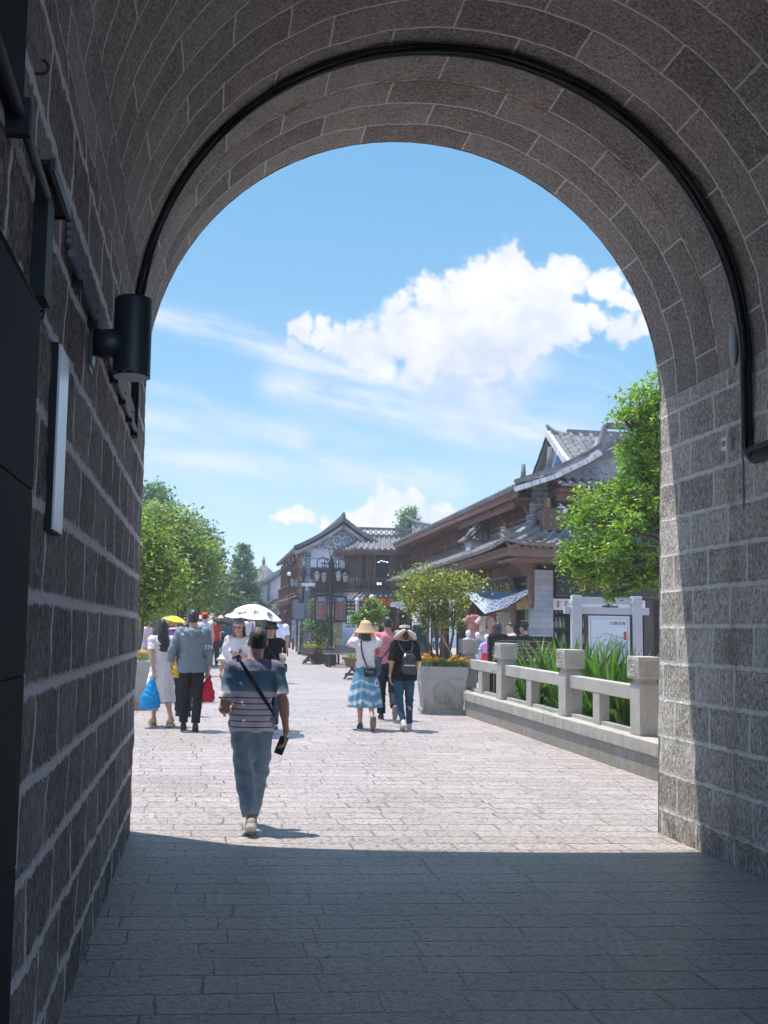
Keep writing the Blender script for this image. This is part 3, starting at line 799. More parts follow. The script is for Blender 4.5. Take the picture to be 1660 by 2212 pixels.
    for z in (1.18, 1.62, 2.06): m.box((XW+0.25, Y0+0.7, z-0.02), (XW+0.6, Y0+2.0, z))
    fin(m, 'side_shelf', M_PLASTER)
    m = MB(); m.box((XW+0.15, Y0+0.66, 2.38), (XW+0.24, Y0+2.4, 2.80)); fin(m, 'cream_board', mat('cream board', (0.55, 0.45, 0.20), 0.7, 0.1))
    m = MB(); m.box((XW+0.12, Y0+2.0, 0.2), (XW+0.20, Y0+3.6, 2.9)); fin(m, 'plank_door', M_WOOD2)
    # lower tiled roof along the street and round the gable end
    m = MB()
    roof_patch(m, (7.78, Y0-1.4, zl0), (7.95, Y1+0.5, zl1), (9.0, Y0-0.15, 4.72), (9.05, Y1, 4.5), 0.28, 0.062, 0.05, 0.07, 0.22, lift=0.16)
    roof_patch(m, (7.78, Y0-1.4, zl0), (13.6, Y0-1.1, zl0-0.03), (9.0, Y0-0.15, 4.72), (13.4, Y0-0.15, 4.70), 0.30, 0.068, 0.05, 0.07, 0.22, lift=0.12)
    fin(m, 'lower_roof', M_TILE)
    m = MB()
    hip = [(7.62, Y0-1.56, zl0+0.33), (7.85, Y0-1.34, zl0+0.21), (8.2, Y0-0.95, zl0+0.27), (9.0, Y0-0.12, 4.78)]
    ridge_line(m, hip, 0.12, 0.10)
    hip2 = [(7.6, Y1+1.2, zl1+0.42), (7.9, Y1+0.7, zl1+0.25), (8.5, Y1+0.3, zl1+0.36), (9.05, Y1, 4.62)]
    ridge_line(m, hip2, 0.14, 0.14); m.bar((9.02, Y0-0.1, 4.78), (9.05, Y1, 4.56), 0.16, 0.14); m.bar((9.0, Y0-0.1, 4.78), (13.4, Y0-0.1, 4.76), 0.16, 0.14)
    fin(m, 'hip_ridge', M_TILE)
    m = MB()                                                     # eave fascia with rafter ends
    ff0, ff1 = Vector((7.86, Y0-1.28, zl0-0.12)), Vector((8.02, Y1+0.4, zl1-0.12))
    m.bar(ff0+Vector((0.14, 0.1, -0.06)), ff1+Vector((0.14, 0, -0.06)), 0.05, 0.20)
    for k in range(95):
        p = ff0.lerp(ff1, k/94); m.bar(p+Vector((0.0, 0, -0.01)), p+Vector((1.1, 0, 0.42)), 0.075, 0.085)
    m.bar((7.9, Y0-1.22, zl0-0.20), (13.5, Y0-0.95, zl0-0.22), 0.06, 0.26)
    for k in range(30):
        p = Vector((7.95, Y0-1.30, zl0-0.10)).lerp(Vector((13.5, Y0-1.02, zl0-0.12)), k/29); m.bar(p, p+Vector((0.0, 1.0, 0.42)), 0.075, 0.085)
    m.box((8.12, Y0-1.0, zl0-0.34), (8.95, Y1, zl0-0.28)); m.box((8.12, Y0-1.05, zl0-0.42), (13.4, Y0+0.6, zl0-0.30))
    fin(m, 'lower_eave', M_WOOD2)
    # upper storey: brick end pier, posts and carved shutters
    m = MB(); m.box((8.93, Y0-0.02, 4.66), (9.40, Y0+0.5, 6.0)); fin(m, 'brick_pier', M_BRICK)
    m = MB(); m.prism([(8.95, 5.75), (9.40, 5.75), (9.40, 6.25)], Y0+0.02, Y0+0.34, 'y'); m.box((9.40, Y0+0.26, 4.66), (9.48, Y0+0.4, 6.2)); fin(m, 'brick_spandrel', M_BRICK)
    m = MB(); m.box((9.44, Y0+0.62, 4.5), (13.6, Y0+0.8, 6.2)); fin(m, 'upper_end_wall', M_WOODD)
    m = MB(); 
    for (x0, x1) in ((9.75, 10.6), (10.9, 11.75)): carved_panel(m, (x0, Y0+0.62, 4.62), (1, 0, 0), UZ, x1-x0, 1.3)
    m.box((9.44, Y0-0.2, 5.75), (13.6, Y0+0.1, 5.98)); m.tube([(9.55, Y0-0.35, 5.62), (9.55, Y0+0.5, 5.62)], 0.12, 10)
    fin(m, 'end_lattice', M_WOOD)
    for i, y in enumerate((Y0+2.6, Y0+6.4, Y0+10.2, Y0+14.0, Y0+17.9)):
        m = MB(); m.box((XW-0.03, y-0.16, 4.55), (XW+0.2, y+0.16, 5.75)); fin(m, 'upper_post', M_WOOD)
    ys = [Y0+0.52, Y0+2.44, Y0+2.76, Y0+6.24, Y0+6.56, Y0+10.04, Y0+10.36, Y0+13.84, Y0+14.16, Y0+17.74]
    for k in range(0, 10, 2):
        a, c = ys[k], ys[k+1]; n = 3 if k == 0 else 5; w = (c-a)/n
        f = MB(); f.bar((XW+0.02, a, 4.62), (XW+0.02, c, 4.62), 0.12, 0.16); f.bar((XW+0.02, a, 5.62), (XW+0.02, c, 5.62), 0.12, 0.18)
        for q in range(n): carved_panel(f, (XW+0.06, a+(q+1)*w, 4.66), (0, -1, 0), UZ, w*0.97, 0.95, 3)
        if k in (4, 6):                                            # round carved medallion of the middle bays
            c0 = Vector((XW-0.02, (a+c)/2, 5.15))
            for q in range(16):
                t0, t1 = 2*PI*q/16, 2*PI*(q+1)/16
                f.bar(c0+Vector((0, math.cos(t0)*0.24, math.sin(t0)*0.42)), c0+Vector((0, math.cos(t1)*0.24, math.sin(t1)*0.42)), 0.06, 0.09, (1, 0, 0))
        o = fin(f, 'carved_shutter', M_WOOD)
        p = MB(); p.box((XW+0.11, a, 4.62), (XW+0.13, c, 5.62)); pp = fin(p, 'pane', mat('pale oiled paper', (0.30, 0.31, 0.33), 0.6, 0.3, 3.0) if k == 0 else M_INT)
        pp.parent = o
    # upper eave: fascia with scalloped boards
    m = MB()
    m.bar((XE+0.10, Y0-0.5, ZE-0.14), (XE+0.18, Y1+0.4, ZE-0.17), 0.06, 0.26)
    for k in range(110):
        y = Y0-0.45+(Y1-Y0+0.8)*k/109; m.tube([(XE+0.055, y, ZE-0.24), (XE+0.085, y, ZE-0.24)], 0.075, 8)
    m.bar((XE+0.45, Y0-0.2, ZE-0.30), (XE+0.45, Y1, ZE-0.30), 0.5, 0.05)
    for y in (Y0+0.3, Y0+2.6, Y0+6.4, Y0+10.2, Y0+14.0):
        m.prism([(XW, ZE-0.02), (XE+0.1, ZE-0.2), (XE+0.22, ZE-0.45), (XE+0.45, ZE-0.42), (XW, ZE-0.72)], y-0.08, y+0.08, 'y')
    m.bar((XE+0.25, Y0+2.6, ZE-0.40), (XE+0.25, Y0+6.4, ZE-0.40), 0.08, 0.22); m.bar((XE+0.25, Y0+0.3, ZE-0.40), (XE+0.25, Y0+2.6, ZE-0.40), 0.08, 0.22)
    fin(m, 'upper_eave', M_WOOD)
    m = MB()
    roof_patch(m, (XE, Y0-0.6, ZE), (XE+0.1, Y1+0.6, ZE-0.03), (XR_, Y0-0.6, ZR-.32), (XR_, Y1+0.6, ZR-.36), 0.27, 0.060, 0.16, 0.09, 0.25)
    roof_patch(m, (XB, Y0-0.6, ZE+0.05), (XB, Y1+0.6, ZE), (XR_, Y0-0.6, ZR-.32), (XR_, Y1+0.6, ZR-.36), 0.4, 0.07, 0.12, 0.09, 0.4)
    fin(m, 'upper_roof', M_TILE)
    # gable verge: pale tile edging and raised stepped ridge
    m = MB()
    vl = [(XE-0.05, Y0-0.68, ZE+0.08), (9.3, Y0-0.68, 6.15), (10.2, Y0-0.68, 6.60), (10.62, Y0-0.68, 6.86)]
    vr = [(XB+0.05, Y0-0.68, ZE+0.10), (13.3, Y0-0.68, 6.15), (12.4, Y0-0.68, 6.60), (11.98, Y0-0.68, 6.86)]
    top = [(10.62, Y0-0.68, 6.86), (10.78, Y0-0.68, 7.42), (11.82, Y0-0.68, 7.42), (11.98, Y0-0.68, 6.86)]
    for q in (vl, vr): ridge_line(m, q, 0.14, 0.11)
    ridge_line(m, top, 0.18, 0.12)
    m.bar((XR_, Y0-0.55, ZR-.24), (XR_, Y1+0.6, ZR-.28), 0.2, 0.2)
    for y, h in ((Y0+5.2, 0.62), (Y0+8.0, 0.5)):
        m.tube([(XR_, y+1.0, ZR-.20), (XR_, y+0.2, ZR-.10), (XR_, y, ZR+0.12), (XR_, y-0.05, ZR+0.05+h)], [0.10, 0.10, 0.10, 0.07], 8)
    fin(m, 'verge_ridge', M_TILE)
    for q in (vl, vr):
        m = MB(); L = [Vector(p) for p in q]
        for a, c in zip(L[:-1], L[1:]):
            n = max(1, int((c-a).length/0.21))
            for k in range(n):
                p0 = a.lerp(c, k/n); p1 = a.lerp(c, (k+0.9)/n); d = Vector((0, -0.06, -0.20))
                m.bar(p0+d, p1+d, 0.22, 0.13)
        fin(m, 'verge_tile', mat('pale lime washed tile', (0.58, 0.55, 0.54), 0.9, 0.25, 4.0))
    # gable wall: white plaster with ink cloud ornaments
    m = MB(); m.prism([(8.55, 5.62), (9.5, 6.08), (10.7, 6.72), (10.9, 7.25), (11.7, 7.25), (11.9, 6.72), (13.1, 6.08), (14.0, 5.62), (13.2, 5.95), (9.44, 5.95)], Y0-0.30, Y0+0.30, 'y')
    m.v = m.v
    fin(m, 'gable_wall', mat('weathered grey plaster', (0.27, 0.27, 0.28), 0.9, 0.2, 2.0))
    m = MB()
    for s in (-1, 1):
        for (dx, dz, r, a0, a1) in ((0.30, 6.30, 0.20, -2.6, 2.2), (0.62, 6.22, 0.15, -2.4, 2.4), (0.12, 6.52, 0.16, -1.2, 3.2), (0.9, 6.16, 0.11, -2.8, 2.2), (0.4, 6.62, 0.10, -2.0, 2.4)):
            p = [(11.3+s*(dx+r*math.cos(a)), Y0-0.305, dz+r*0.7*math.sin(a)) for a in np.linspace(a0, a1, 12)]
            m.tube(p, 0.022, 5)
    m.box((9.6, Y0-0.304, 5.97), (13.0, Y0-0.299, 6.02)); 
    fin(m, 'ink_ornament', M_PLGREY)
    m = MB(); roof_patch(m, (9.45, Y0-0.95, 5.72), (13.5, Y0-0.95, 5.72), (9.45, Y0-0.25, 5.98), (13.5, Y0-0.25, 5.98), 0.27, 0.065, 0.0, 0.05, 0.25); fin(m, 'skirt_roof', M_TILE)
    m = MB(); m.box((9.45, Y0-0.8, 5.55), (13.5, Y0-0.2, 5.66)); m.box((9.45, Y0-0.55, 5.32), (13.5, Y0-0.4, 5.55)); fin(m, 'skirt_beam', M_WOOD)
    # small roofed shrine box standing on the lower roof between the shutters
    yb = Y0+4.6; p0 = at(1018, 1199, yb); x0 = p0[0]; z0 = p0[2]-0.05
    m = MB(); m.box((x0-.1, yb-.36, z0-.1), (x0+.4, yb+.36, z0+.46)); m.box((x0-.14, yb-.40, z0+.43), (x0+.44, yb+.40, z0+.47)); fin(m, 'dormer_box', M_PLGREY)
    m = MB(); m.box((x0-.108, yb-.24, z0+.10), (x0-.1005, yb+.24, z0+.30)); m.box((x0+.02, yb-.368, z0+.08), (x0+.30, yb-.3605, z0+.32)); fin(m, 'dormer_panel', M_PLASTER)
    m = MB(); roof_patch(m, (x0-.28, yb-.58, z0+.50), (x0-.28, yb+.58, z0+.50), (x0+.2, yb-.36, z0+.92), (x0+.2, yb+.36, z0+.92), 0.2, 0.05, 0.03, 0.05, 0.15); roof_patch(m, (x0-.28, yb-.58, z0+.50), (x0+.6, yb-.58, z0+.50), (x0-.05, yb-.2, z0+.86), (x0+.6, yb-.2, z0+.86), 0.2, 0.05, 0.02, 0.05, 0.15)
    m.tube([(x0-.33, yb-.64, z0+.56), (x0-.1, yb-.38, z0+.76), (x0+.2, yb-.3, z0+.98)], [0.06, 0.07, 0.08], 8); m.bar((x0+.2, yb-.34, z0+.98), (x0+.2, yb+.34, z0+.98), 0.12, 0.12)
    fin(m, 'dormer_roof', M_TILE)
    return b
SHOP = shop_house()
def shop_signs():
    Y0 = 27.0
    # slanted black sign over the shop front
    c = at(1110, 1268, Y0+2.3)
    s = thing('slanted_signboard', 'black signboard with four gold characters hung slanting under the eave by the brick pillar', 'signboard', (8.72, Y0+2.2, 2.98))
    m = MB(); m.box((-0.05, -1.05, -0.36), (0.0, 1.05, 0.36), 0.008); bd = m.build('board', M_BLACKB, s)
    m = MB(); 
    for z in (-0.37, 0.37): m.bar((-0.02, -1.1, z), (-0.02, 1.1, z), 0.09, 0.07)
    for y in (-1.08, 1.08): m.bar((-0.02, y, -0.4), (-0.02, y, 0.4), 0.09, 0.07)
    m.build('frame', M_WOOD2, s)
    text_mesh('lettering', '才化白琅', 0.44, s, M_GOLD, (-0.056, 0.0, -0.02), (PI/2, 0, -PI/2), 0.006, space=1.08)
    s.rotation_euler = (0, math.radians(-22), math.radians(4))
    # long black sign above the window, mostly behind leaves
    s = thing('shop_signboard', 'long black signboard with large gold characters above the bottle window', 'signboard', (11.2, Y0+0.42, 3.12))
    m = MB(); m.box((-1.45, -0.04, -0.34), (1.45, 0.04, 0.36), 0.01); m.build('board', M_BLACKB, s)
    m = MB(); m.bar((-1.5, -0.02, 0.38), (1.5, -0.02, 0.38), 0.1, 0.06); m.bar((-1.5, -0.02, -0.36), (1.5, -0.02, -0.36), 0.1, 0.06); m.build('frame', M_WOODD, s)
    text_mesh('lettering', '寸家白', 0.56, s, M_GOLD, (-0.1, -0.046, 0.0), (PI/2, 0, 0), 0.008, space=1.25)
    # wooden air conditioner box and dome camera on the corner
    p0 = at(1163, 1148, Y0-0.2); p1 = at(1205, 1104, Y0-0.2)
    s = thing('timber_cabinet', 'brown timber cabinet on the upper corner of the shop house', 'cabinet', ((p0[0]+p1[0])/2, Y0-0.35, p0[2]))
    w = (p1[0]-p0[0])/2; h = p1[2]-p0[2]
    m = MB(); m.box((-w, -0.25, 0), (w, 0.25, h), 0.01); m.build('carcass', M_WOOD2, s)
    m = MB(); m.box((-w+0.05, -0.262, 0.05), (w-0.05, -0.251, h-0.05)); m.build('door', wood_mat('chestnut board', (0.085, 0.045, 0.03), (0.16, 0.09, 0.06)), s)
    m = MB(); m.box((-w-0.03, -0.28, h), (w+0.03, 0.28, h+0.03)); m.build('lid', M_WOODD, s)
    m = MB(); m.box((-w*0.4, -0.1, h+0.03), (-w*0.05, 0.15, h+0.32)); m.build('wooden_block', wood_mat('light new wood', (0.22, 0.13, 0.07), (0.36, 0.22, 0.12)), s)
    q = at(1213, 1112, Y0-0.4)
    s = thing('dome_camera', 'white dome security camera beside the timber cabinet', 'security camera', tuple(q))
    wp = mat('white camera plastic', (0.62, 0.63, 0.64), 0.35, 0.06)
    m = MB(); m.lathe([(0.17, 0.03), (0.175, 0.06), (0.16, 0.15), (0.11, 0.22), (0.04, 0.25)], (0, 0, 0), 16); m.build('housing', wp, s)
    m = MB(); m.sphere((0, 0, 0.02), 0.12, 14, 8, (1, 1, 0.9)); m.build('dome', M_GLASS, s)
    m = MB(); m.tube([(0, 0, 0.24), (0.0, 0.12, 0.33), (0.02, 0.4, 0.25)], 0.035, 8); m.build('arm', wp, s)
    # bottles in the window
    gm = [mat('pale green bottle glass', (0.33, 0.40, 0.34), 0.25, 0.2), mat('clear bottle glass', (0.48, 0.50, 0.46), 0.25, 0.2), mat('white bottle', (0.6, 0.6, 0.55), 0.35, 0.1)]
    me = []
    for k in range(3):
        m = MB(); m.lathe([(0.045, 0), (0.05, 0.02), (0.05, 0.18), (0.02, 0.235), (0.018, 0.30), (0.022, 0.305)] if k < 2 else [(0.05, 0), (0.055, 0.03), (0.052, 0.15), (0.028, 0.20), (0.03, 0.25)], (0, 0, 0), 8)
        o = m.build('bottle', gm[k]); me.append(o.data); bpy.data.objects.remove(o)
    lab = ['slim glass bottle on the shelves behind the shop window', 'slim glass bottle on the shelves behind the shop window', 'slim glass bottle on the shelves behind the shop window']
    for z in (0.99, 1.43, 1.87, 2.29):
        for x in np.arange(9.68, 12.2, 0.118):
            if min(abs(x-c) for c in (10.35, 11.55)) < 0.085 or RNG.random() < 0.06: continue
            k = int(RNG.choice([0, 1, 2], p=[0.5, 0.4, 0.1]))
            o = link('bottle', me[k]); o.location = (x, Y0+0.92+RNG.uniform(-0.02, 0.05), z)
            tag(o, lab[k], 'bottle', 'bottles behind the shop window')
    for z in (1.18, 1.62, 2.06):
        for y in np.arange(Y0+0.8, Y0+1.9, 0.13):
            o = link('bottle', me[int(RNG.integers(0, 2))]); o.location = (9.35, y, z+0.001)
            tag(o, 'glass bottle on the white side shelves left of the brick pillar', 'bottle', 'bottles left of the brick pillar')
shop_signs()

# ------------------------------------------------------------------ tall gabled hall behind
def back_hall():
    b = thing('tall_gabled_hall', 'taller hall with upswept ridge and blue painted gable rising behind the shop house', 'building', (12.2, 33.0, 0.4))
    O = np.array([12.2, 33.0, 0.4])
    def fin(m, name, mt):
        m.v = [tuple(np.array(v)-O) for v in m.v]; return m.build(name, mt, b)
    Y, ze, zr = 34.0, 6.9, 8.85
    m = MB(); m.box((12.3, 31.6, 0.3), (19, 37, 7.2)); fin(m, 'wall', M_PLASTER)
    m = MB(); m.prism([(31.4, ze-0.1), (37.0, ze-0.1), (34.2, zr-0.12)], 12.25, 18, 'x'); fin(m, 'gable_wall', M_PLGREY)
    m = MB(); m.prism([(32.9, ze+0.15), (35.2, ze+0.15), (34.1, zr-0.55)], 12.22, 12.249, 'x'); fin(m, 'painted_panel', M_PLASTER)
    m = MB(); m.prism([(33.3, ze+0.3), (34.9, ze+0.3), (34.1, zr-0.75)], 12.20, 12.219, 'x'); fin(m, 'blue_painting', M_BLUEP)
    m = MB(); roof_patch(m, (11.95, 30.9, ze-0.25), (19, 30.9, ze-0.3), (11.95, 34.2, zr), (19, 34.2, zr-0.1), 0.36, 0.085, 0.16, 0.1, 0.3)
    roof_patch(m, (11.95, 37.5, ze-0.25), (19, 37.5, ze-0.3), (11.95, 34.2, zr), (19, 34.2, zr-0.1), 0.5, 0.085, 0.16, 0.1, 0.5)
    fin(m, 'roof', M_TILE)
    m = MB()
    tip = at(1181, 918, 34.2)
    P = [tuple(at(x_, y_, 34.2)) for x_, y_ in ((1181, 917), (1187, 926), (1196, 934), (1212, 940), (1240, 945), (1300, 951))]+[(19, 34.2, 8.85)]
    m.tube(P, [0.04, 0.08, 0.11, 0.13, 0.13, 0.14, 0.14], 8); m.bar((12.6, 34.2, 8.82), (19, 34.2, 8.75), 0.16, 0.3)
    fin(m, 'ridge', M_TILE)
    m = MB()
    for a, c in (((11.9, 30.9, ze-0.1), (11.9, 34.2, zr+0.08)),):
        A, C = Vector(a), Vector(c)
        for k in range(16):
            m.bar(A.lerp(C, k/16)-Vector((0, 0, 0.12+0.14*4*(k/16)*(1-k/16)*0.9)), A.lerp(C, (k+0.9)/16)-Vector((0, 0, 0.12+0.14*4*((k+.9)/16)*(1-(k+.9)/16)*0.9)), 0.14, 0.22)
    fin(m, 'verge_tile', _mc['pale lime washed tile'])
back_hall()

# ------------------------------------------------------------------ gabled corner house at the street bend, teahouse, far houses
def corner_house():
    YB = 46.0; g = gz(YB)
    b = thing('gabled_corner_house', 'two storey corner house with white gable, scroll relief and grey brick pier', 'building', (4.2, YB, g))
    O = np.array([4.2, YB, g])
    def fin(m, name, mt, par=None):
        m.v = [tuple(np.array(v)-O) for v in m.v]; return m.build(name, mt, par or b)
    e = at(634, 1187, YB); r = at(740, 1128, YB); rr = at(775, 1152, YB)
    zr = r[2]; xr = r[0]; ze = e[2]; xe = e[0]; xR = 2*xr-xe
    XWL = 4.2
    m = MB(); m.prism([(XWL, g-0.2), (9.0, g-0.2), (9.0, 5.1), (xr, zr-0.15), (XWL, ze+.1)], YB+0.05, 57, 'y'); fin(m, 'wall', M_PLASTER)
    m = MB(); m.box((XWL+0.02, YB-0.03, g-0.2), (XWL+0.50, YB+0.4, 5.25)); fin(m, 'brick_pier', M_BRICK)
    m = MB(); m.box((XWL+0.05, YB-0.05, 2.72), (XWL+0.5, YB+0.1, 3.2)); m.box((XWL-0.12, YB-0.02, 3.3), (XWL+0.12, YB+0.3, 5.2)); fin(m, 'red_corner_post', wood_mat('faded vermilion timber', (0.16, 0.05, 0.03), (0.34, 0.12, 0.07)))
    m = MB()
    roof_patch(m, (xe, YB-0.45, ze), (xe, 57.4, ze), (xr, YB-0.45, zr), (xr, 57.4, zr), 0.5, 0.075, 0.12, 0.1, 0.4)
    roof_patch(m, (xR, YB-0.45, ze), (xR, 57.4, ze), (xr, YB-0.45, zr), (xr, 57.4, zr), 0.5, 0.075, 0.12, 0.1, 0.4)
    fin(m, 'roof', M_TILE)
    m = MB()
    for s, xx in ((-1, xe), (1, xR)):
        A, C = Vector((xx, YB-0.52, ze+0.06)), Vector((xr, YB-0.52, zr+0.1))
        n = 14
        for k in range(n):
            z0 = -0.11*4*(k/n)*(1-k/n); z1 = -0.11*4*((k+1)/n)*(1-(k+1)/n)
            m.bar(A.lerp(C, k/n)+Vector((0, 0, z0)), A.lerp(C, (k+1)/n)+Vector((0, 0, z1)), 0.18, 0.15)
    m.bar((xr, YB-0.5, zr+0.15), (xr, 57.4, zr+0.15), 0.18, 0.28)
    tip = at(740, 1108, YB-0.5)
    m.tube([(xr, YB+0.6, zr+0.22), (xr, YB-0.3, zr+0.30), (xr, YB-0.55, tip[2])], [0.10, 0.10, 0.05], 8)
    fin(m, 'ridge', M_TILE)
    m = MB()                                                       # pale verge boards under the tiles
    for s, xx in ((-1, xe), (1, xR)):
        A, C = Vector((xx, YB-0.40, ze-0.16)), Vector((xr, YB-0.40, zr-0.16))
        n = 10
        for k in range(n):
            z0 = -0.11*4*(k/n)*(1-k/n); z1 = -0.11*4*((k+1)/n)*(1-(k+1)/n)
            m.bar(A.lerp(C, k/n)+Vector((0, 0, z0)), A.lerp(C, (k+1)/n)+Vector((0, 0, z1)), 0.1, 0.22)
    fin(m, 'verge_board', mat('pale grey verge board', (0.34, 0.33, 0.34), 0.9, 0.2, 2.0))
    # gable relief of scrolls on grey
    m = MB(); m.prism([(xr-1.5, zr-1.25), (xr+1.5, zr-1.25), (xr, zr-0.38)], YB+0.0, YB+0.06, 'y'); fin(m, 'gable_field', M_PLGREY)
    m = MB()
    for s in (-1, 1):
        for (dx, dz, q, a0, a1) in ((0.22, -0.85, 0.20, -2.8, 3.0), (0.62, -1.02, 0.17, -2.8, 2.6), (0.98, -1.12, 0.12, -2.8, 2.4), (0.2, -1.15, 0.12, -2.0, 3.0), (0.5, -0.78, 0.10, -2.8, 2.4)):
            m.tube([(xr+s*(dx+q*math.cos(a)), YB-0.02, zr+dz+q*math.sin(a)) for a in np.linspace(a0, a1, 12)], 0.035, 5)
    m.tube([(xr+0.15*math.cos(a), YB-0.02, zr-0.62+0.15*math.sin(a)) for a in np.linspace(0, 6.2, 12)], 0.035, 5)
    fin(m, 'scroll_relief', M_PLASTER)
    m = MB(); m.box((XWL+0.5, YB-0.03, 4.6), (xr+0.5, YB+0.06, 4.95)); 
    p = fin(m, 'frieze_panel', M_PLASTER)
    m = MB(); m.box((XWL+0.5, YB-0.05, 4.95), (xr+0.5, YB+0.05, 5.0)); m.box((XWL+0.5, YB-0.05, 4.55), (xr+0.5, YB+0.05, 4.6))
    m.sphere((XWL+1.5, YB-0.03, 4.78), 0.16, 8, 6, (1.3, 0.15, 0.5)); m.sphere((XWL+1.1, YB-0.03, 4.78), 0.12, 8, 6, (1.5, 0.15, 0.4)); fin(m, 'ink_border', M_PLGREY)
    # upper front: timber screens
    m = MB(); m.box((XWL+0.5, YB-0.02, 3.15), (xr+0.4, YB+0.04, 4.55)); fin(m, 'screen_back', M_INT)
    m = MB(); x = XWL+0.55
    for k in range(3):
        if k != 1: carved_panel(m, (x, YB-0.05, 3.25), (1, 0, 0), UZ, 0.62, 1.28, 5)
        x += 0.66
    for k in range(12): m.box((XWL+0.55+k*0.17, YB-0.12, 2.95), (XWL+0.61+k*0.17, YB-0.06, 3.22))
    m.box((XWL+0.5, YB-0.14, 3.22), (xr+0.4, YB-0.04, 3.29)); m.box((XWL+0.5, YB-0.14, 2.9), (xr+0.4, YB-0.04, 2.96))
    fin(m, 'timber_screen', M_WOODD)
    # street side storeys: posts, balcony, shutters, brackets
    m = MB()
    for i, y in enumerate(np.linspace(YB+0.4, 56.8, 6)):
        m.box((XWL-0.1, y-0.1, gz(y)), (XWL+0.06, y+0.1, 5.3)); m.prism([(XWL, 4.9), (xe+0.1, 5.0), (XWL, 4.5)], y-0.06, y+0.06, 'y'); m.prism([(XWL, 3.1), (XWL-0.25, 3.0), (XWL, 2.4)], y-0.06, y+0.06, 'y')
    for y in np.arange(YB+0.4, 56.8, 0.35): m.box((XWL-0.24, y-0.03, 3.4), (XWL-0.20, y+0.03, 3.85))
    m.box((XWL-0.27, YB, 3.83), (XWL-0.18, 56.9, 3.9)); m.box((XWL-0.28, YB, 3.3), (XWL, 56.9, 3.4))
    for k in range(9): carved_panel(m, (XWL-0.05, YB+0.5+k*1.1+1.05, 3.45), (0, -1, 0), UZ, 1.05, 1.6, 3); 
    fin(m, 'balcony', M_WOOD)
    m = MB()
    for k in range(9): m.box((XWL-0.02, YB+0.5+k*1.1, gz(YB)+0.4), (XWL+0.0, YB+0.5+k*1.1+0.95, 2.6))
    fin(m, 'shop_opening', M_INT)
    m = MB(); roof_patch(m, (3.85, YB-0.3, 3.12), (3.85, 57.2, 3.18), (XWL, YB+0.2, 3.32), (XWL, 57.2, 3.35), 0.45, 0.065, 0.02, 0.08, 0.3); fin(m, 'street_eave', M_TILE)
    m = MB(); m.box((3.88, YB-0.25, 2.92), (3.94, 57.1, 3.06)); 
    for y in np.arange(YB-0.2, 57, 0.4): m.box((3.88, y, 2.98), (XWL, y+0.08, 3.06))
    fin(m, 'street_fascia', M_WOOD)
    m = MB(); m.box((XWL+0.5, YB-0.02, g-0.1), (xr+0.5, YB+0.04, 2.85)); fin(m, 'ground_wall', mat('ochre plaster', (0.42, 0.36, 0.26), 0.9, 0.15, 1.5))
    m = MB()
    for (x0, x1) in ((XWL+0.6, XWL+1.35), (XWL+1.55, XWL+2.3)):
        m.tube([(x0, YB-0.04, g), (x0, YB-0.04, 2.2), (x0+0.15, YB-0.04, 2.5), (x1-0.15, YB-0.04, 2.5), (x1, YB-0.04, 2.2), (x1, YB-0.04, g)], 0.035, 5)
    fin(m, 'octagon_frame', M_WOODD)
    m = MB(); m.box((XWL-0.30, YB+0.2, 1.3), (XWL-0.22, YB+0.25, 2.6)); m.box((XWL-0.2, YB+0.1, 0.9), (XWL-0.12, YB+0.15, 2.3)); fin(m, 'hanging_sign', mat('blue white signboard', (0.35, 0.45, 0.55), 0.6, 0.4, 3.0))
corner_house()
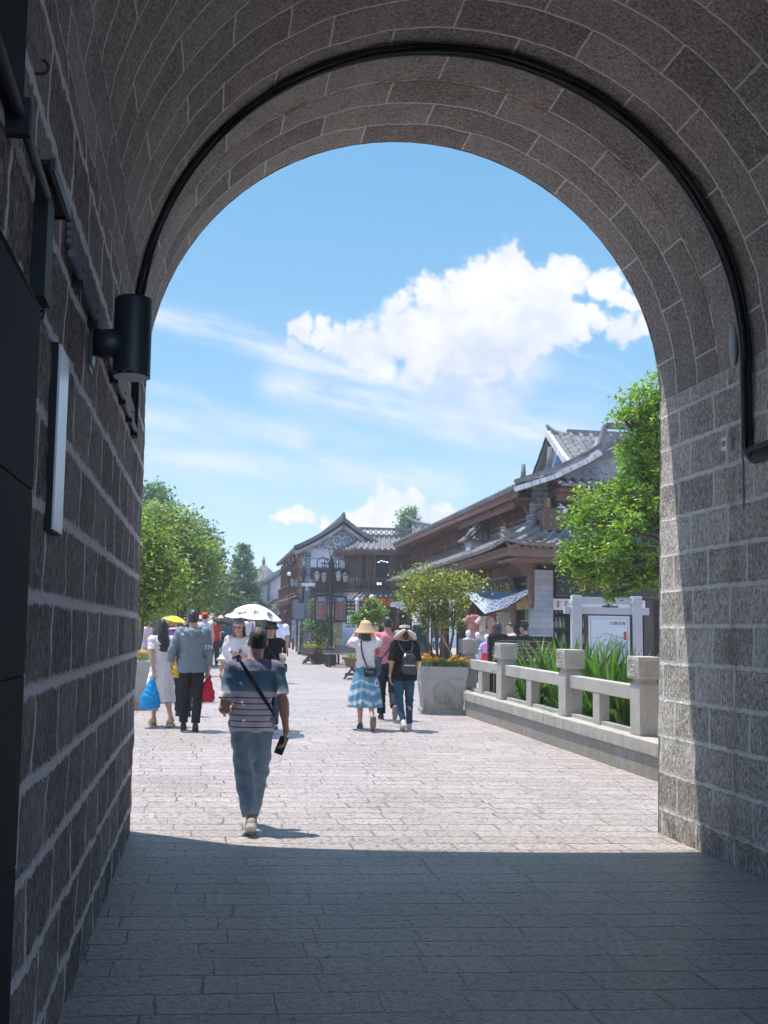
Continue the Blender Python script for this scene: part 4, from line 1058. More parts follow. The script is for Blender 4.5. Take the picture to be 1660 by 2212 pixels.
def teahouse():
    Y = 44.8; g = gz(Y)
    b = thing('timber_teahouse', 'timber teahouse with a curved balcony corner and gold sign, at the end of the square', 'building', (6.8, Y, g))
    O = np.array([6.8, Y, g])
    def fin(m, name, mt, par=None):
        m.v = [tuple(np.array(v)-O) for v in m.v]; return m.build(name, mt, par or b)
    xl = at(735, 1190, Y)[0]; xc = at(775, 1190, Y)[0]; xr = 9.3
    m = MB(); m.prism([(xl, Y+2.2), (xc, Y), (xr, Y), (xr, Y+5), (xl, Y+5)], 2.9, 5.35, 'z'); m.prism([(xl, Y+2.4), (xc, Y+0.9), (xr, Y+0.9), (xr, Y+5), (xl, Y+5)], g-0.2, 2.9, 'z'); fin(m, 'wall', M_WOODD)
    ze = at(800, 1186, Y-0.6)[2]; zr = at(800, 1160, Y+1.3)[2]
    m = MB()
    roof_patch(m, (xc-0.25, Y-0.6, ze), (xr+0.2, Y-0.6, ze), (xc+0.25, Y+1.3, zr), (xr+0.2, Y+1.3, zr), 0.27, 0.07, 0.06, 0.08, 0.3)
    roof_patch(m, (xl-0.65, Y+2.4, ze-0.02), (xc-0.25, Y-0.6, ze), (xl+0.3, Y+3.4, zr), (xc+0.25, Y+1.3, zr), 0.27, 0.07, 0.06, 0.08, 0.3)
    fin(m, 'roof', M_TILE)
    m = MB(); pts = [(xl+0.3, Y+3.4, zr), (xc+0.25, Y+1.3, zr), (xr+0.2, Y+1.3, zr)]
    for a, c in zip(pts[:-1], pts[1:]):
        A, C = Vector(a), Vector(c); n = int((C-A).length/0.24)
        m.bar(A+Vector((0, 0, 0.05)), C+Vector((0, 0, 0.05)), 0.16, 0.14); m.bar(A+Vector((0, 0, 0.40)), C+Vector((0, 0, 0.40)), 0.16, 0.10)
        d = (C-A).normalized()
        for k in range(n):
            p = A.lerp(C, (k+0.5)/n)+Vector((0, 0, 0.24))
            m.tube([p+d*0.10*math.cos(t)+Vector((0, 0, 0.10*math.sin(t))) for t in np.linspace(0, 2*PI, 9)], 0.025, 4, False)
    fin(m, 'openwork_parapet', M_TILE)
    m = MB()
    m.bar((xc-0.2, Y-0.5, ze-0.16), (xr, Y-0.5, ze-0.16), 0.1, 0.18); m.bar((xl-0.55, Y+2.4, ze-0.16), (xc-0.2, Y-0.5, ze-0.16), 0.1, 0.18)
    for x in np.linspace(xc+0.05, xr-0.6, 5): m.box((x-0.07, Y-0.12, 2.95), (x+0.07, Y+0.02, ze-0.1))
    fin(m, 'timber_frame', M_WOOD)
    zb = at(800, 1268, Y)[2]; zt = at(800, 1200, Y)[2]
    wx0 = at(810, 1230, Y)[0]; wx1 = at(838, 1230, Y)[0]
    m = MB(); m.box((at(784, 1230, Y)[0], Y-0.06, zb+0.02), (at(790, 1230, Y)[0], Y-0.03, zt)); fin(m, 'window', M_GLASS)
    m = MB(); m.box((at(745, 1230, Y+1)[0], Y+0.75, zb), (at(768, 1230, Y+1)[0], Y+0.9, zt)); fin(m, 'window', M_GLASS)
    m = MB(); m.box((wx0, Y-0.16, zb+0.02), (wx1, Y-0.13, zt))
    w = fin(m, 'window', mat('dark window glass', (0.012, 0.03, 0.045), 0.05, 0.0, spec=0.8))
    m = MB(); 
    for x in np.linspace(wx0+0.1, wx1-0.1, 4): m.box((x, Y-0.175, zt-0.25-0.03*(x*7 % 3)), (x+0.09, Y-0.161, zt-0.22-0.03*(x*7 % 3)))
    m.box((wx0+0.05, Y-0.175, zb+0.1), (wx0+0.3, Y-0.161, zb+0.2))
    lm = fin(m, 'ceiling_lamp', mat('lit lamp tube', (0.8, 0.85, 0.85), 0.5, 0, emit=0.8)); lm.parent = w
    m = MB(); carved_panel(m, (at(790, 1268, Y)[0], Y-0.14, zb), (1, 0, 0), UZ, 0.42, zt-zb, 2); carved_panel(m, (at(840, 1268, Y)[0], Y-0.10, zb), (1, 0, 0), UZ, 0.3, zt-zb, 2); fin(m, 'open_shutter', M_WOOD2)
    m = MB(); zrl = at(800, 1250, Y-0.5)[2]; zb2 = at(800, 1274, Y-0.5)[2]
    m.bar((xc-0.1, Y-0.55, zrl), (xr, Y-0.55, zrl), 0.1, 0.08); m.bar((xl-0.45, Y+2.2, zrl), (xc-0.1, Y-0.55, zrl), 0.1, 0.08); m.bar((xc-0.1, Y-0.55, zb2), (xr, Y-0.55, zb2), 0.12, 0.10); m.bar((xl-0.45, Y+2.2, zb2), (xc-0.1, Y-0.55, zb2), 0.12, 0.10)
    for k in range(22):
        x = xc+(xr-xc)*k/21; m.tube([(x, Y-0.55, zb2), (x, Y-0.68, zb2+0.2), (x, Y-0.58, zrl)], 0.03, 5)
    for k in range(14):
        p = Vector((xl-0.45, Y+2.2, zb2)).lerp(Vector((xc-0.1, Y-0.55, zb2)), k/13); m.tube([p, p+Vector((-0.1, -0.1, 0.2)), p+Vector((0, 0, zrl-zb2))], 0.03, 5)
    m.prism([(xl-0.45, Y+2.2), (xc-0.1, Y-0.55), (xr, Y-0.55), (xr, Y), (xc, Y+0.1), (xl, Y+2.3)], 2.86, 2.95, 'z')
    fin(m, 'balcony_rail', M_WOODD)
    z0 = at(800, 1298, Y-1.1)[2]; z1 = at(800, 1278, Y-0.6)[2]
    m = MB(); roof_patch(m, (xc-0.5, Y-1.2, z0), (xr+0.2, Y-1.2, z0), (xc, Y-0.5, z1), (xr+0.2, Y-0.5, z1), 0.25, 0.06, 0.0, 0.06, 0.25)
    roof_patch(m, (xl-0.9, Y+2.0, z0), (xc-0.5, Y-1.2, z0), (xl-0.4, Y+2.2, z1), (xc, Y-0.5, z1), 0.25, 0.06, 0.0, 0.06, 0.25); fin(m, 'lower_eave', M_TILE)
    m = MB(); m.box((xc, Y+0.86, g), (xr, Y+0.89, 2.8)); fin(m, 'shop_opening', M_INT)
    m = MB()
    for x in np.linspace(xc+0.1, xr-0.3, 5): m.box((x-0.1, Y-0.4, g), (x+0.1, Y-0.2, 2.85))
    m.box((xc, Y-0.45, 2.5), (xr, Y-0.2, 2.86)); fin(m, 'timber_post', M_WOOD)
    m = MB(); m.box((xc+2.1, Y+0.7, g), (xr-0.2, Y+0.84, 2.2)); fin(m, 'shop_panel', mat('brown grey painted panel', (0.16, 0.13, 0.11), 0.7, 0.3, 2.0))
    s0 = at(785, 1310, Y-1.3); s1 = at(847, 1291, Y-1.3)
    s = thing('gold_signboard', 'red brown signboard with orange gold characters over the teahouse door', 'signboard', ((s0[0]+s1[0])/2, Y-1.32, (s0[2]+s1[2])/2))
    m = MB(); w = (s1[0]-s0[0])/2; h = (s1[2]-s0[2])/2; m.box((-w, -0.03, -h-0.04), (w, 0.03, h+0.04), 0.008); m.build('board', wood_mat('red lacquer board', (0.10, 0.022, 0.012), (0.17, 0.04, 0.02)), s)
    text_mesh('lettering', '士慢閒道', 0.36, s, mat('orange gold paint', (0.85, 0.33, 0.03), 0.5, 0.1), (0, -0.036, -0.01), (PI/2, 0, 0), 0.006, space=0.98)
    s2 = thing('shop_menu_board', 'dark board with white lines of writing beside the teahouse door', 'signboard', (at(765, 1312, Y-0.5)[0], Y-0.5, at(765, 1312, Y-0.5)[2]))
    m = MB(); m.box((-0.75, -0.02, -0.28), (0.75, 0.02, 0.28)); m.build('board', M_BLACKB, s2)
    m = MB()
    for r in range(3):
        for k in range(7): 
            if RNG.random() < 0.75: m.box((-0.65+k*0.18, -0.03, 0.12-r*0.16), (-0.65+k*0.18+0.11, -0.021, 0.19-r*0.16))
    m.build('lettering', M_PLASTER, s2)
teahouse()
def far_houses():
    Y = 62.0
    L = at(514, 1291, Y); R = at(612, 1222, Y)
    b = thing('grey_gable_house', 'grey house with white panelled gable, behind the corner house', 'building', (R[0], Y, gz(Y)))
    O = np.array([R[0], Y, gz(Y)])
    def fin(m, name, mt):
        m.v = [tuple(np.array(v)-O) for v in m.v]; return m.build(name, mt, b)
    m = MB(); m.prism([(L[0]+0.5, 0.8), (8, 0.8), (8, 6.5), (R[0]+0.8, R[2]+0.35), (L[0]+0.5, L[2]+0.1)], Y, Y+14, 'y'); fin(m, 'wall', M_PLGREY)
    m = MB()
    for k, (a, c) in enumerate(((0.45, 0.65), (0.72, 0.97))):
        x0 = L[0]+(R[0]-L[0])*a; x1 = L[0]+(R[0]-L[0])*c
        zt0 = L[2]+(R[2]-L[2])*a-0.35; zt1 = L[2]+(R[2]-L[2])*c-0.35
        m.prism([(x0, 2.9+k*0.1), (x1, 2.9+k*0.1), (x1, zt1), (x0, zt0)], Y-0.06, Y, 'y')
    fin(m, 'white_panel', M_PLASTER)
    m = MB(); roof_patch(m, (L[0], Y-0.5, L[2]), (L[0], Y+14, L[2]), (R[0]+1.2, Y-0.5, R[2]+0.6), (R[0]+1.2, Y+14, R[2]+0.6), 0.6, 0.08, 0.08, 0.22, 0.5); fin(m, 'roof', M_TILE)
    m = MB(); m.bar((L[0]-0.05, Y-0.55, L[2]-0.02), (R[0]+1.2, Y-0.55, R[2]+0.58), 0.12, 0.22); fin(m, 'verge_board', _mc['pale grey verge board'])
    m = MB()
    q0 = at(518, 1318, Y-0.8); q1 = at(545, 1305, Y-0.8); q2 = at(570, 1308, Y-0.8); q3 = at(600, 1292, Y-0.8)
    for a, c in ((q0, q1), (q2, q3)): roof_patch(m, (a[0], Y-0.9, a[2]), (a[0], Y+3, a[2]), (c[0], Y-0.9, c[2]), (c[0], Y+3, c[2]), 0.6, 0.07, 0.0, 0.18, 0.4)
    fin(m, 'lean_to_roof', M_TILE)
    m = MB(); m.box((L[0]+0.55, Y-0.05, 2.3), (L[0]+1.3, Y, 3.6)); m.box((L[0]+0.4, Y-0.3, 0.9), (R[0], Y-0.02, 2.4)); fin(m, 'timber_front', M_WOODD)
    Y = 80.0; p = at(570, 1222, Y)
    b = thing('far_pavilion', 'distant small pavilion roof peeping between conifer and houses', 'building', (p[0], Y, gz(Y)))
    h = p[2]-gz(Y)
    m = MB(); 
    n = 4
    for sx, sy in ((1, 0), (-1, 0), (0, 1), (0, -1)):
        ax = np.array([sx, sy, 0.0]); bx = np.array([-sy, sx, 0.0]); w = 2.2
        roof_patch(m, ax*w-bx*w+np.array([0, 0, h-1.5]), ax*w+bx*w+np.array([0, 0, h-1.5]), ax*0.1-bx*0.1+np.array([0, 0, h]), ax*0.1+bx*0.1+np.array([0, 0, h]), 0.6, 0.09, 0.25, 0.12, 0.5)
    m.build('roof', M_TILE, b)
    m = MB(); m.lathe([(0.2, h-0.1), (0.1, h+0.15), (0.16, h+0.3), (0.02, h+0.8)], (0, 0, 0), 8); m.build('finial', M_TILE, b)
    m = MB(); m.box((-1.5, -1.5, 0), (1.5, 1.5, h-1.45)); m.build('wall', M_WOODD, b)
    # left row of timber shops behind the trees
    b = thing('timber_arcade', 'timber fronted shops in shade behind the left hand trees', 'building', (-4.0, 50, gz(50)))
    O = np.array([-4.0, 50, gz(50)])
    m = MB(); m.prism([(-3.0, 0.2), (-3.0, 4.2), (-5.5, 6.2), (-9, 4.2), (-9, 0.2)], 34, 95, 'y'); fin(m, 'wall', M_WOODD)
    m = MB()
    for k in range(26): carved_panel(m, (-2.95, 35+k*2.2, gz(40)+0.3), (0, 1, 0), UZ, 2.1, 2.8, 4)
    fin(m, 'shutter', M_WOOD)
    for k in range(14):
        m = MB(); m.box((-2.9, 36+k*4.2, 0.3), (-2.6, 36.35+k*4.2, 4.0)); fin(m, 'post', M_PLGREY)
    m = MB(); roof_patch(m, (-2.2, 33, 3.9), (-2.2, 96, 4.3), (-5.6, 33, 6.3), (-5.6, 96, 6.5), 0.8, 0.09, 0.1, 0.12, 0.6); fin(m, 'roof', M_TILE)
    # distant end of the street
    b = thing('distant_street_house', 'hazy timber house closing the far end of the crowded street', 'building', (0, 118, gz(118)))
    O = np.array([0, 118, gz(118)])
    m = MB(); m.box((-8, 118, 1), (9, 126, 6.2)); fin(m, 'wall', M_WOODD)
    m = MB(); roof_patch(m, (-9, 117, 6.0), (10, 117, 6.0), (-8, 122, 8.6), (9, 122, 8.6), 0.8, 0.1, 0.1, 0.12, 0.6); fin(m, 'roof', M_TILE)
    # small gable peeping above the parapet
    Yq = 58.0; p = at(905, 1132, Yq); p2 = at(880, 1150, Yq)
    b = thing('rear_roof', 'small tiled roof with upswept ridge above the long eave, beside the conifer', 'building', (p[0], Yq, gz(Yq)))
    O = np.array([p[0], Yq, gz(Yq)])
    x0 = at(893, 1125, Yq)[0]; zt = at(893, 1122, Yq)[2]; ze = at(885, 1160, Yq)[2]
    m = MB(); roof_patch(m, (x0-0.3, Yq-1.6, ze-0.9), (x0+6, Yq-1.6, ze-0.9), (x0, Yq, zt-0.35), (x0+6, Yq, zt-0.45), 0.38, 0.09, 0.15, 0.1, 0.4); fin(m, 'roof', M_TILE)
    m = MB(); m.tube([(x0-0.5, Yq, zt+0.2), (x0+0.2, Yq, zt-0.18), (x0+1.2, Yq, zt-0.35), (x0+6, Yq, zt-0.35)], [0.06, 0.1, 0.12, 0.12], 6); fin(m, 'ridge', M_TILE)
    m = MB(); m.box((x0, Yq-1.2, 0.8), (x0+6, Yq+2, ze-0.8)); m.prism([(Yq-1.2, ze-0.9), (Yq+1.2, ze-0.9), (Yq, zt-0.5)], x0, x0+5, 'x'); fin(m, 'wall', M_PLASTER)
far_houses()
# ------------------------------------------------------------------ foliage
def leaf_mat(name, a, b, c, tr=0.35, rough=0.45, spec=0.5):
    t = new_mat(name); o = t.coord('Object'); r = t.rnd_island(); n = t.noise(o, 1.4, 3, 0.6)
    col = t.mix(((r-0.5)*1.1+(n-0.5)*2.4+0.5).clamp(), a, b); col = t.mix(r.ss(0.90, 0.97), col, c)
    t.set(t.p.inputs['Base Color'], col); t.p.inputs['Roughness'].default_value = rough; t.p.inputs['Specular IOR Level'].default_value = spec
    tl = t.new('ShaderNodeBsdfTranslucent'); mx = t.new('ShaderNodeMixShader'); mx.inputs[0].default_value = tr
    hv = t.new('ShaderNodeMix', data_type='RGBA', blend_type='MULTIPLY'); hv.inputs[0].default_value = 1; t.set(hv.inputs[6], col); hv.inputs[7].default_value = (1.5, 1.7, 0.6, 1)
    t.L.new(hv.outputs[2], tl.inputs[0]); t.L.new(t.p.outputs[0], mx.inputs[1]); t.L.new(tl.outputs[0], mx.inputs[2]); t.L.new(mx.outputs[0], t.out.inputs[0])
    return t.mat
M_LEAF_R = leaf_mat('glossy evergreen leaf', (0.085, 0.18, 0.022), (0.28, 0.42, 0.060), (0.40, 0.38, 0.08), 0.40)
M_LEAF_L = leaf_mat('light green street tree leaf', (0.085, 0.145, 0.030), (0.27, 0.35, 0.085), (0.38, 0.37, 0.10), 0.42)
M_LEAF_M = leaf_mat('green mid leaf', (0.06, 0.115, 0.032), (0.18, 0.26, 0.08), (0.3, 0.3, 0.09))
M_LEAF_D = leaf_mat('dark blue green leaf', (0.05, 0.12, 0.065), (0.165, 0.27, 0.145), (0.22, 0.30, 0.14), 0.3)
M_LEAF_P = leaf_mat('planter tree leaf', (0.09, 0.13, 0.028), (0.30, 0.35, 0.09), (0.50, 0.42, 0.10), 0.40)
M_LEAF_T = leaf_mat('clipped topiary leaf', (0.06, 0.14, 0.022), (0.20, 0.34, 0.055), (0.42, 0.40, 0.05))
M_BLADE = leaf_mat('iris blade', (0.045, 0.12, 0.022), (0.15, 0.29, 0.06), (0.34, 0.36, 0.12), 0.35)
M_BARK = wood_mat('grey brown bark', (0.055, 0.042, 0.032), (0.17, 0.135, 0.10))
M_BARKD = wood_mat('dark bark', (0.02, 0.016, 0.014), (0.06, 0.048, 0.04))

def leaf_mesh(name, C, size, parent, m, up=0.35, aspect=0.45, rng=RNG, var=0.35, droop=0.0):
    """diamond leaves, slightly folded, at centres C"""
    n = len(C); C = np.asarray(C)
    d = rng.normal(size=(n, 3)); d[:, 2] = d[:, 2]*0.7 - droop; d /= np.linalg.norm(d, axis=1)[:, None]
    nr = rng.normal(size=(n, 3)); nr[:, 2] += up*3; nr -= d*(nr*d).sum(1)[:, None]; nr /= np.linalg.norm(nr, axis=1)[:, None]
    s = np.cross(d, nr); L = size*(1+var*rng.uniform(-1, 1, n))[:, None]
    a = C-d*L*0.5; b = C+d*L*0.5; w = L*aspect*0.5
    l = C+s*w+nr*L*0.06-d*L*0.05; r = C-s*w+nr*L*0.06-d*L*0.05
    V = np.stack([a, l, b, r], 1).reshape(-1, 3)
    Fq = np.arange(4*n).reshape(n, 4)[:, ::-1]
    return np_mesh(name, V, Fq, parent, m, False)
def crown_pts(blobs, twigs, per, tr, rng=RNG, shell=0.55, zs=0.8, GAP=-0.14):
    """leaf centres: twigs near the surface of several blobs, clumped"""
    out = []
    vol = np.array([b[3]**2 for b in blobs]); vol = vol/vol.sum()
    for b, w in zip(blobs, vol):
        k = max(3, int(twigs*w)); u = rng.normal(size=(k, 3)); u /= np.linalg.norm(u, axis=1)[:, None]
        w3 = np.array([mnoise.noise((q[0]*2.3+b[0], q[1]*2.3+b[1], q[2]*2.3)) for q in u])
        rr = b[3]*(shell+(1.10-shell)*rng.random(k)**0.6)*(1+0.30*w3)
        c = np.array(b[:3])+u*rr[:, None]*np.array([1, 1, zs])
        fq = 2.2/max(0.25, np.mean([q[3] for q in blobs]))
        keep = np.array([mnoise.noise((q[0]*fq, q[1]*fq, q[2]*fq*1.3)) for q in c]) > GAP
        c = c[keep]; k = len(c)
        if k == 0: continue
        q = c[:, None, :]+rng.normal(size=(k, per, 3))*tr*np.array([1, 1, 0.7])
        out.append(q.reshape(-1, 3))
    return np.concatenate(out)
def branches(m, base, blobs, r0, rng=RNG, split=None, lean=0.25, wig=0.12, sub=3):
    """tapered trunk from base to a split point, limbs to every blob, twigs inside the blob"""
    base = Vector(base); sp = Vector(split) if split is not None else base.lerp(Vector(blobs[0][:3]), 0.5)
    P = [base.lerp(sp, t)+Vector((rng.normal()*wig*0.3, rng.normal()*wig*0.3, 0))*math.sin(t*PI) for t in np.linspace(0, 1, 6)]
    m.tube(P, [r0*(1.25 if i == 0 else 1-0.32*i/5) for i in range(6)], 10)
    for b in blobs:
        c = Vector(b[:3]); mid = sp.lerp(c, 0.5)+Vector((rng.normal()*wig, rng.normal()*wig, rng.uniform(0, wig)))
        m.tube([sp, sp.lerp(mid, 0.5)+Vector((0, 0, wig*0.3)), mid, mid.lerp(c, 0.6), c], [r0*0.5, r0*0.42, r0*0.3, r0*0.2, r0*0.1], 7)
        for k in range(sub):
            e = c+Vector(rng.normal(size=3)).normalized()*b[3]*0.9
            m.tube([mid.lerp(c, 0.5), c.lerp(e, 0.5)+Vector((0, 0, 0.05)), e], [r0*0.14, r0*0.09, r0*0.03], 5)

def pblob(px, py, Y, rpx, dy=0.0):
    p = at(px, py, Y+dy); return (p[0], p[1], p[2], rpx*Y/F)

def right_tree():
    Y = 17.0; rng = np.random.default_rng(5)
    t = thing('evergreen_tree', 'large glossy evergreen tree overhanging the iris bed beside the right wall', 'tree', (8.9, Y, gz(Y)))
    B = [pblob(1400, 860, Y, 60), pblob(1360, 905, Y, 42), pblob(1440, 930, Y, 75), pblob(1365, 975, Y, 42), pblob(1395, 950, Y, 50), pblob(1385, 1010, Y, 48), pblob(1410, 900, Y, 50), pblob(1420, 1020, Y, 60), pblob(1290, 1075, Y, 48),
         pblob(1355, 1070, Y, 62), pblob(1255, 1120, Y, 40), pblob(1310, 1130, Y, 68, -0.4), pblob(1400, 1110, Y, 70), pblob(1250, 1190, Y, 45), pblob(1300, 1200, Y, 60, -0.5),
         pblob(1370, 1190, Y, 65), pblob(1225, 1225, Y, 34), pblob(1275, 1250, Y, 38), pblob(1345, 1250, Y, 45), pblob(1410, 1250, Y, 45), pblob(1480, 1100, Y, 90), pblob(1500, 950, Y, 90), pblob(1460, 840, Y, 70), pblob(1322, 1290, Y, 16), pblob(1500, 1230, Y, 80)]
    m = MB(); O = Vector(t.location)
    branches(m, (8.9, Y, gz(Y)), [(b[0], b[1], b[2], b[3]) for b in B], 0.17, rng, (8.8, Y, 2.9), 0.2, 0.18, 4)
    m.v = [tuple(Vector(v)-O) for v in m.v]; m.build('trunk', M_BARK, t)
    P = crown_pts(B, 2900, 15, 0.085, rng, 0.30, 0.70, -0.06)-np.array(O)
    leaf_mesh('crown', P, 0.092, t, M_LEAF_R, 0.5, 0.42, rng)
right_tree()
def planter_tree():
    Y = 18.6; rng = np.random.default_rng(8); g = gz(Y)
    bx = at(950, 1420, Y); X = bx[0]
    t = thing('planter_tree', 'small multi stemmed tree growing out of the stone planter by the balustrade', 'tree', (X, Y, g+0.86))
    O = Vector(t.location)
    B = [pblob(885, 1262, Y, 28), pblob(910, 1250, Y, 32), pblob(945, 1255, Y, 38), pblob(985, 1262, Y, 36), pblob(1020, 1270, Y, 26), pblob(1040, 1262, Y, 14), pblob(880, 1290, Y, 26),
         pblob(915, 1290, Y, 38), pblob(955, 1295, Y, 42), pblob(995, 1300, Y, 34), pblob(905, 1325, Y, 26), pblob(945, 1335, Y, 32), pblob(985, 1330, Y, 26), pblob(930, 1225, Y, 16), pblob(870, 1240, Y, 12), pblob(925, 1352, Y, 14), pblob(972, 1352, Y, 12)]
    m = MB()
    for k, (dx, tx, ty) in enumerate(((-0.10, 925, 1330), (-0.03, 940, 1310), (0.02, 955, 1300), (0.08, 985, 1320), (0.12, 975, 1290), (-0.06, 905, 1300))):
        e = at(tx, ty, Y+rng.normal()*0.15); b = Vector((X+dx, Y+rng.normal()*0.05, g+0.82)); E_ = Vector(e)
        mid = b.lerp(E_, 0.45)+Vector((dx*0.8, 0, 0.06))
        m.tube([b, b.lerp(mid, 0.5), mid, E_], [0.032, 0.027, 0.022, 0.012], 7)
        for q in range(5):
            bb = B[int(rng.integers(0, len(B)))]; m.tube([mid.lerp(E_, 0.5), Vector(bb[:3])], [0.012, 0.004], 5)
    m.v = [tuple(Vector(v)-O) for v in m.v]; m.build('trunk', M_BARK, t)
    P = crown_pts(B, 560, 8, 0.085, rng, 0.2, 0.85, -.1)-np.array(O)
    leaf_mesh('crown', P, 0.075, t, M_LEAF_P, 0.3, 0.5, rng)
    m = MB(); st = at(962, 1390, Y-0.2); e = at(1000, 1450, Y-0.25)
    s = thing('bamboo_prop', 'bamboo stake propping the small planter tree', 'stake', (X+0.32, Y-0.2, g+0.8))
    m.tube([tuple(Vector(at(950, 1365, Y-0.15))-Vector(s.location)), (0.02, 0, 0.0)], 0.014, 6); m.build('stake_pole', mat('bamboo', (0.40, 0.28, 0.14), 0.6, 0.2), s)
planter_tree()
def left_trees():
    rng = np.random.default_rng(21)
    def tree(name, label, X, Y, B, leafm, size, twigs, per, tr, r0, split, bark=M_BARK, zs=0.85, group=None):
        t = thing(name, label, 'tree', (X, Y, gz(Y)), 0, group); O = Vector(t.location)
        m = MB(); branches(m, (X, Y, gz(Y)-0.05), B, r0, rng, split, 0.2, 0.25, 4); m.v = [tuple(Vector(v)-O) for v in m.v]; m.build('trunk', bark, t)
        P = crown_pts(B, twigs, per, tr, rng, 0.30, zs, -.06)-np.array(O); leaf_mesh('crown', P, size, t, leafm, 0.35, 0.5, rng)
    Y = 20.5
    B = [pblob(320, 1180, Y, 45), pblob(305, 1130, Y, 30), pblob(345, 1215, Y, 50), pblob(310, 1235, Y, 55), pblob(365, 1250, Y, 42), pblob(330, 1275, Y, 50), pblob(290, 1300, Y, 45), pblob(365, 1290, Y, 34), pblob(320, 1320, Y, 30)]
    tree('young_street_tree', 'bright young tree in the left planter against the wall edge', -1.35, Y, B, M_LEAF_L, 0.10, 900, 14, 0.13, 0.05, (-1.3, Y, 1.75))
    Y = 33.0
    B = [pblob(345, 1120, Y, 42), pblob(385, 1135, Y, 45), pblob(330, 1170, Y, 50), pblob(380, 1180, Y, 58), pblob(420, 1195, Y, 46), pblob(345, 1230, Y, 55), pblob(400, 1240, Y, 62), pblob(435, 1240, Y, 38), pblob(380, 1285, Y, 50), pblob(430, 1285, Y, 48), pblob(445, 1295, Y, 24), pblob(340, 1290, Y, 45), pblob(300, 1200, Y, 60)]
    tree('spreading_street_tree', 'broad light green tree with a dark trunk, tallest of the near left trees', at(393, 1360, Y)[0], Y, B, M_LEAF_L, 0.155, 1700, 14, 0.18, 0.20, tuple(at(393, 1300, Y)), M_BARKD)
    Y = 44.0
    B = [pblob(330, 1070, Y, 28), pblob(350, 1090, Y, 30), pblob(318, 1100, Y, 34), pblob(410, 1150, Y, 34), pblob(440, 1165, Y, 28), pblob(455, 1195, Y, 24), pblob(462, 1230, Y, 22), pblob(465, 1265, Y, 20), pblob(440, 1215, Y, 40), pblob(330, 1140, Y, 45), pblob(380, 1165, Y, 46), pblob(468, 1300, Y, 15)]
    tree('blue_green_street_tree', 'darker blue green tree showing above and right of the broad light green one', at(425, 1365, Y)[0], Y, B, M_LEAF_D, 0.19, 1400, 13, 0.22, 0.22, tuple(at(425, 1270, Y)), M_BARKD)
    Y = 58.0
    B = [pblob(470, 1262, Y, 26), pblob(485, 1290, Y, 22), pblob(455, 1300, Y, 26), pblob(478, 1318, Y, 16)]
    tree('far_street_tree', 'hazy tree with an autumn tinge between the left trees and the conifer', at(472, 1365, Y)[0], Y, B, M_LEAF_M, 0.22, 500, 12, 0.25, 0.14, tuple(at(472, 1320, Y)), M_BARKD)
left_trees()
def conifers():
    rng = np.random.default_rng(33)
    def con(name, label, px, ytop, ybot, Y, wpx, tiers, m, size=0.3):
        p = at(px, ytop, Y); g = gz(Y); zb = at(px, ybot, Y)[2]
        t = thing(name, label, 'tree', (p[0], Y, g)); H = p[2]-g; B0 = zb-g; W = wpx*Y/F
        mm = MB(); mm.tube([(0, 0, 0), (0, 0, H*0.6), (0.02, 0, H*0.98)], [0.16, 0.10, 0.02], 8)
        C = []
        for k in range(tiers):
            f = k/(tiers-1); z = B0+(H-B0)*f; rad = W*(1-f)**0.8*rng.uniform(0.8, 1.1)+0.15
            nb = int(7+8*(1-f))
            for q in range(nb):
                a = rng.uniform(0, 2*PI); R = rad*rng.uniform(0.65, 1.1)
                e = np.array([math.cos(a)*R, math.sin(a)*R, z-R*0.22+rng.normal()*0.05])
                mm.tube([(0, 0, z), tuple(e*np.array([.5, .5, 1])+np.array([0, 0, 0.08])), tuple(e)], [0.03, 0.02, 0.008], 4)
                n = int(26*R/1.0)+8
                s = rng.random(n)**0.7; pts = np.outer(s, e-np.array([0, 0, z]))+np.array([0, 0, z])+rng.normal(size=(n, 3))*np.array([0.16, 0.16, 0.08])
                C.append(pts)
        mm.build('trunk', M_BARKD, t); leaf_mesh('crown', np.concatenate(C), size, t, m, 0.5, 0.28, rng)
    con('conifer', 'blue green layered conifer rising behind the grey houses', 527, 1182, 1345, 60.0, 66, 24, M_LEAF_D, 0.42)
    con('low_conifer', 'lower wide conifer in front of the tall layered one', 498, 1245, 1345, 57.0, 44, 15, M_LEAF_D, 0.36)
    # dark cypress behind the long roof
    Y = 62.0; t = thing('dark_cypress', 'dark round topped cypress standing behind the long shop roof', 'tree', (at(880, 1150, Y)[0], Y, gz(Y))); O = Vector(t.location)
    B = [pblob(884, 1108, Y, 13), pblob(880, 1122, Y, 16), pblob(890, 1125, Y, 14), pblob(876, 1140, Y, 16), pblob(888, 1145, Y, 18), pblob(870, 1155, Y, 16), pblob(884, 1170, Y, 24)]
    m = MB(); branches(m, tuple(O), B, 0.18, rng, tuple(at(882, 1180, Y)), 0.2, 0.1, 2); m.v = [tuple(Vector(v)-O) for v in m.v]; m.build('trunk', M_BARKD, t)
    leaf_mesh('crown', crown_pts(B, 420, 12, 0.16, rng, 0.3, 1.0)-np.array(O), 0.2, t, M_LEAF_D, 0.3, 0.5, rng)
conifers()
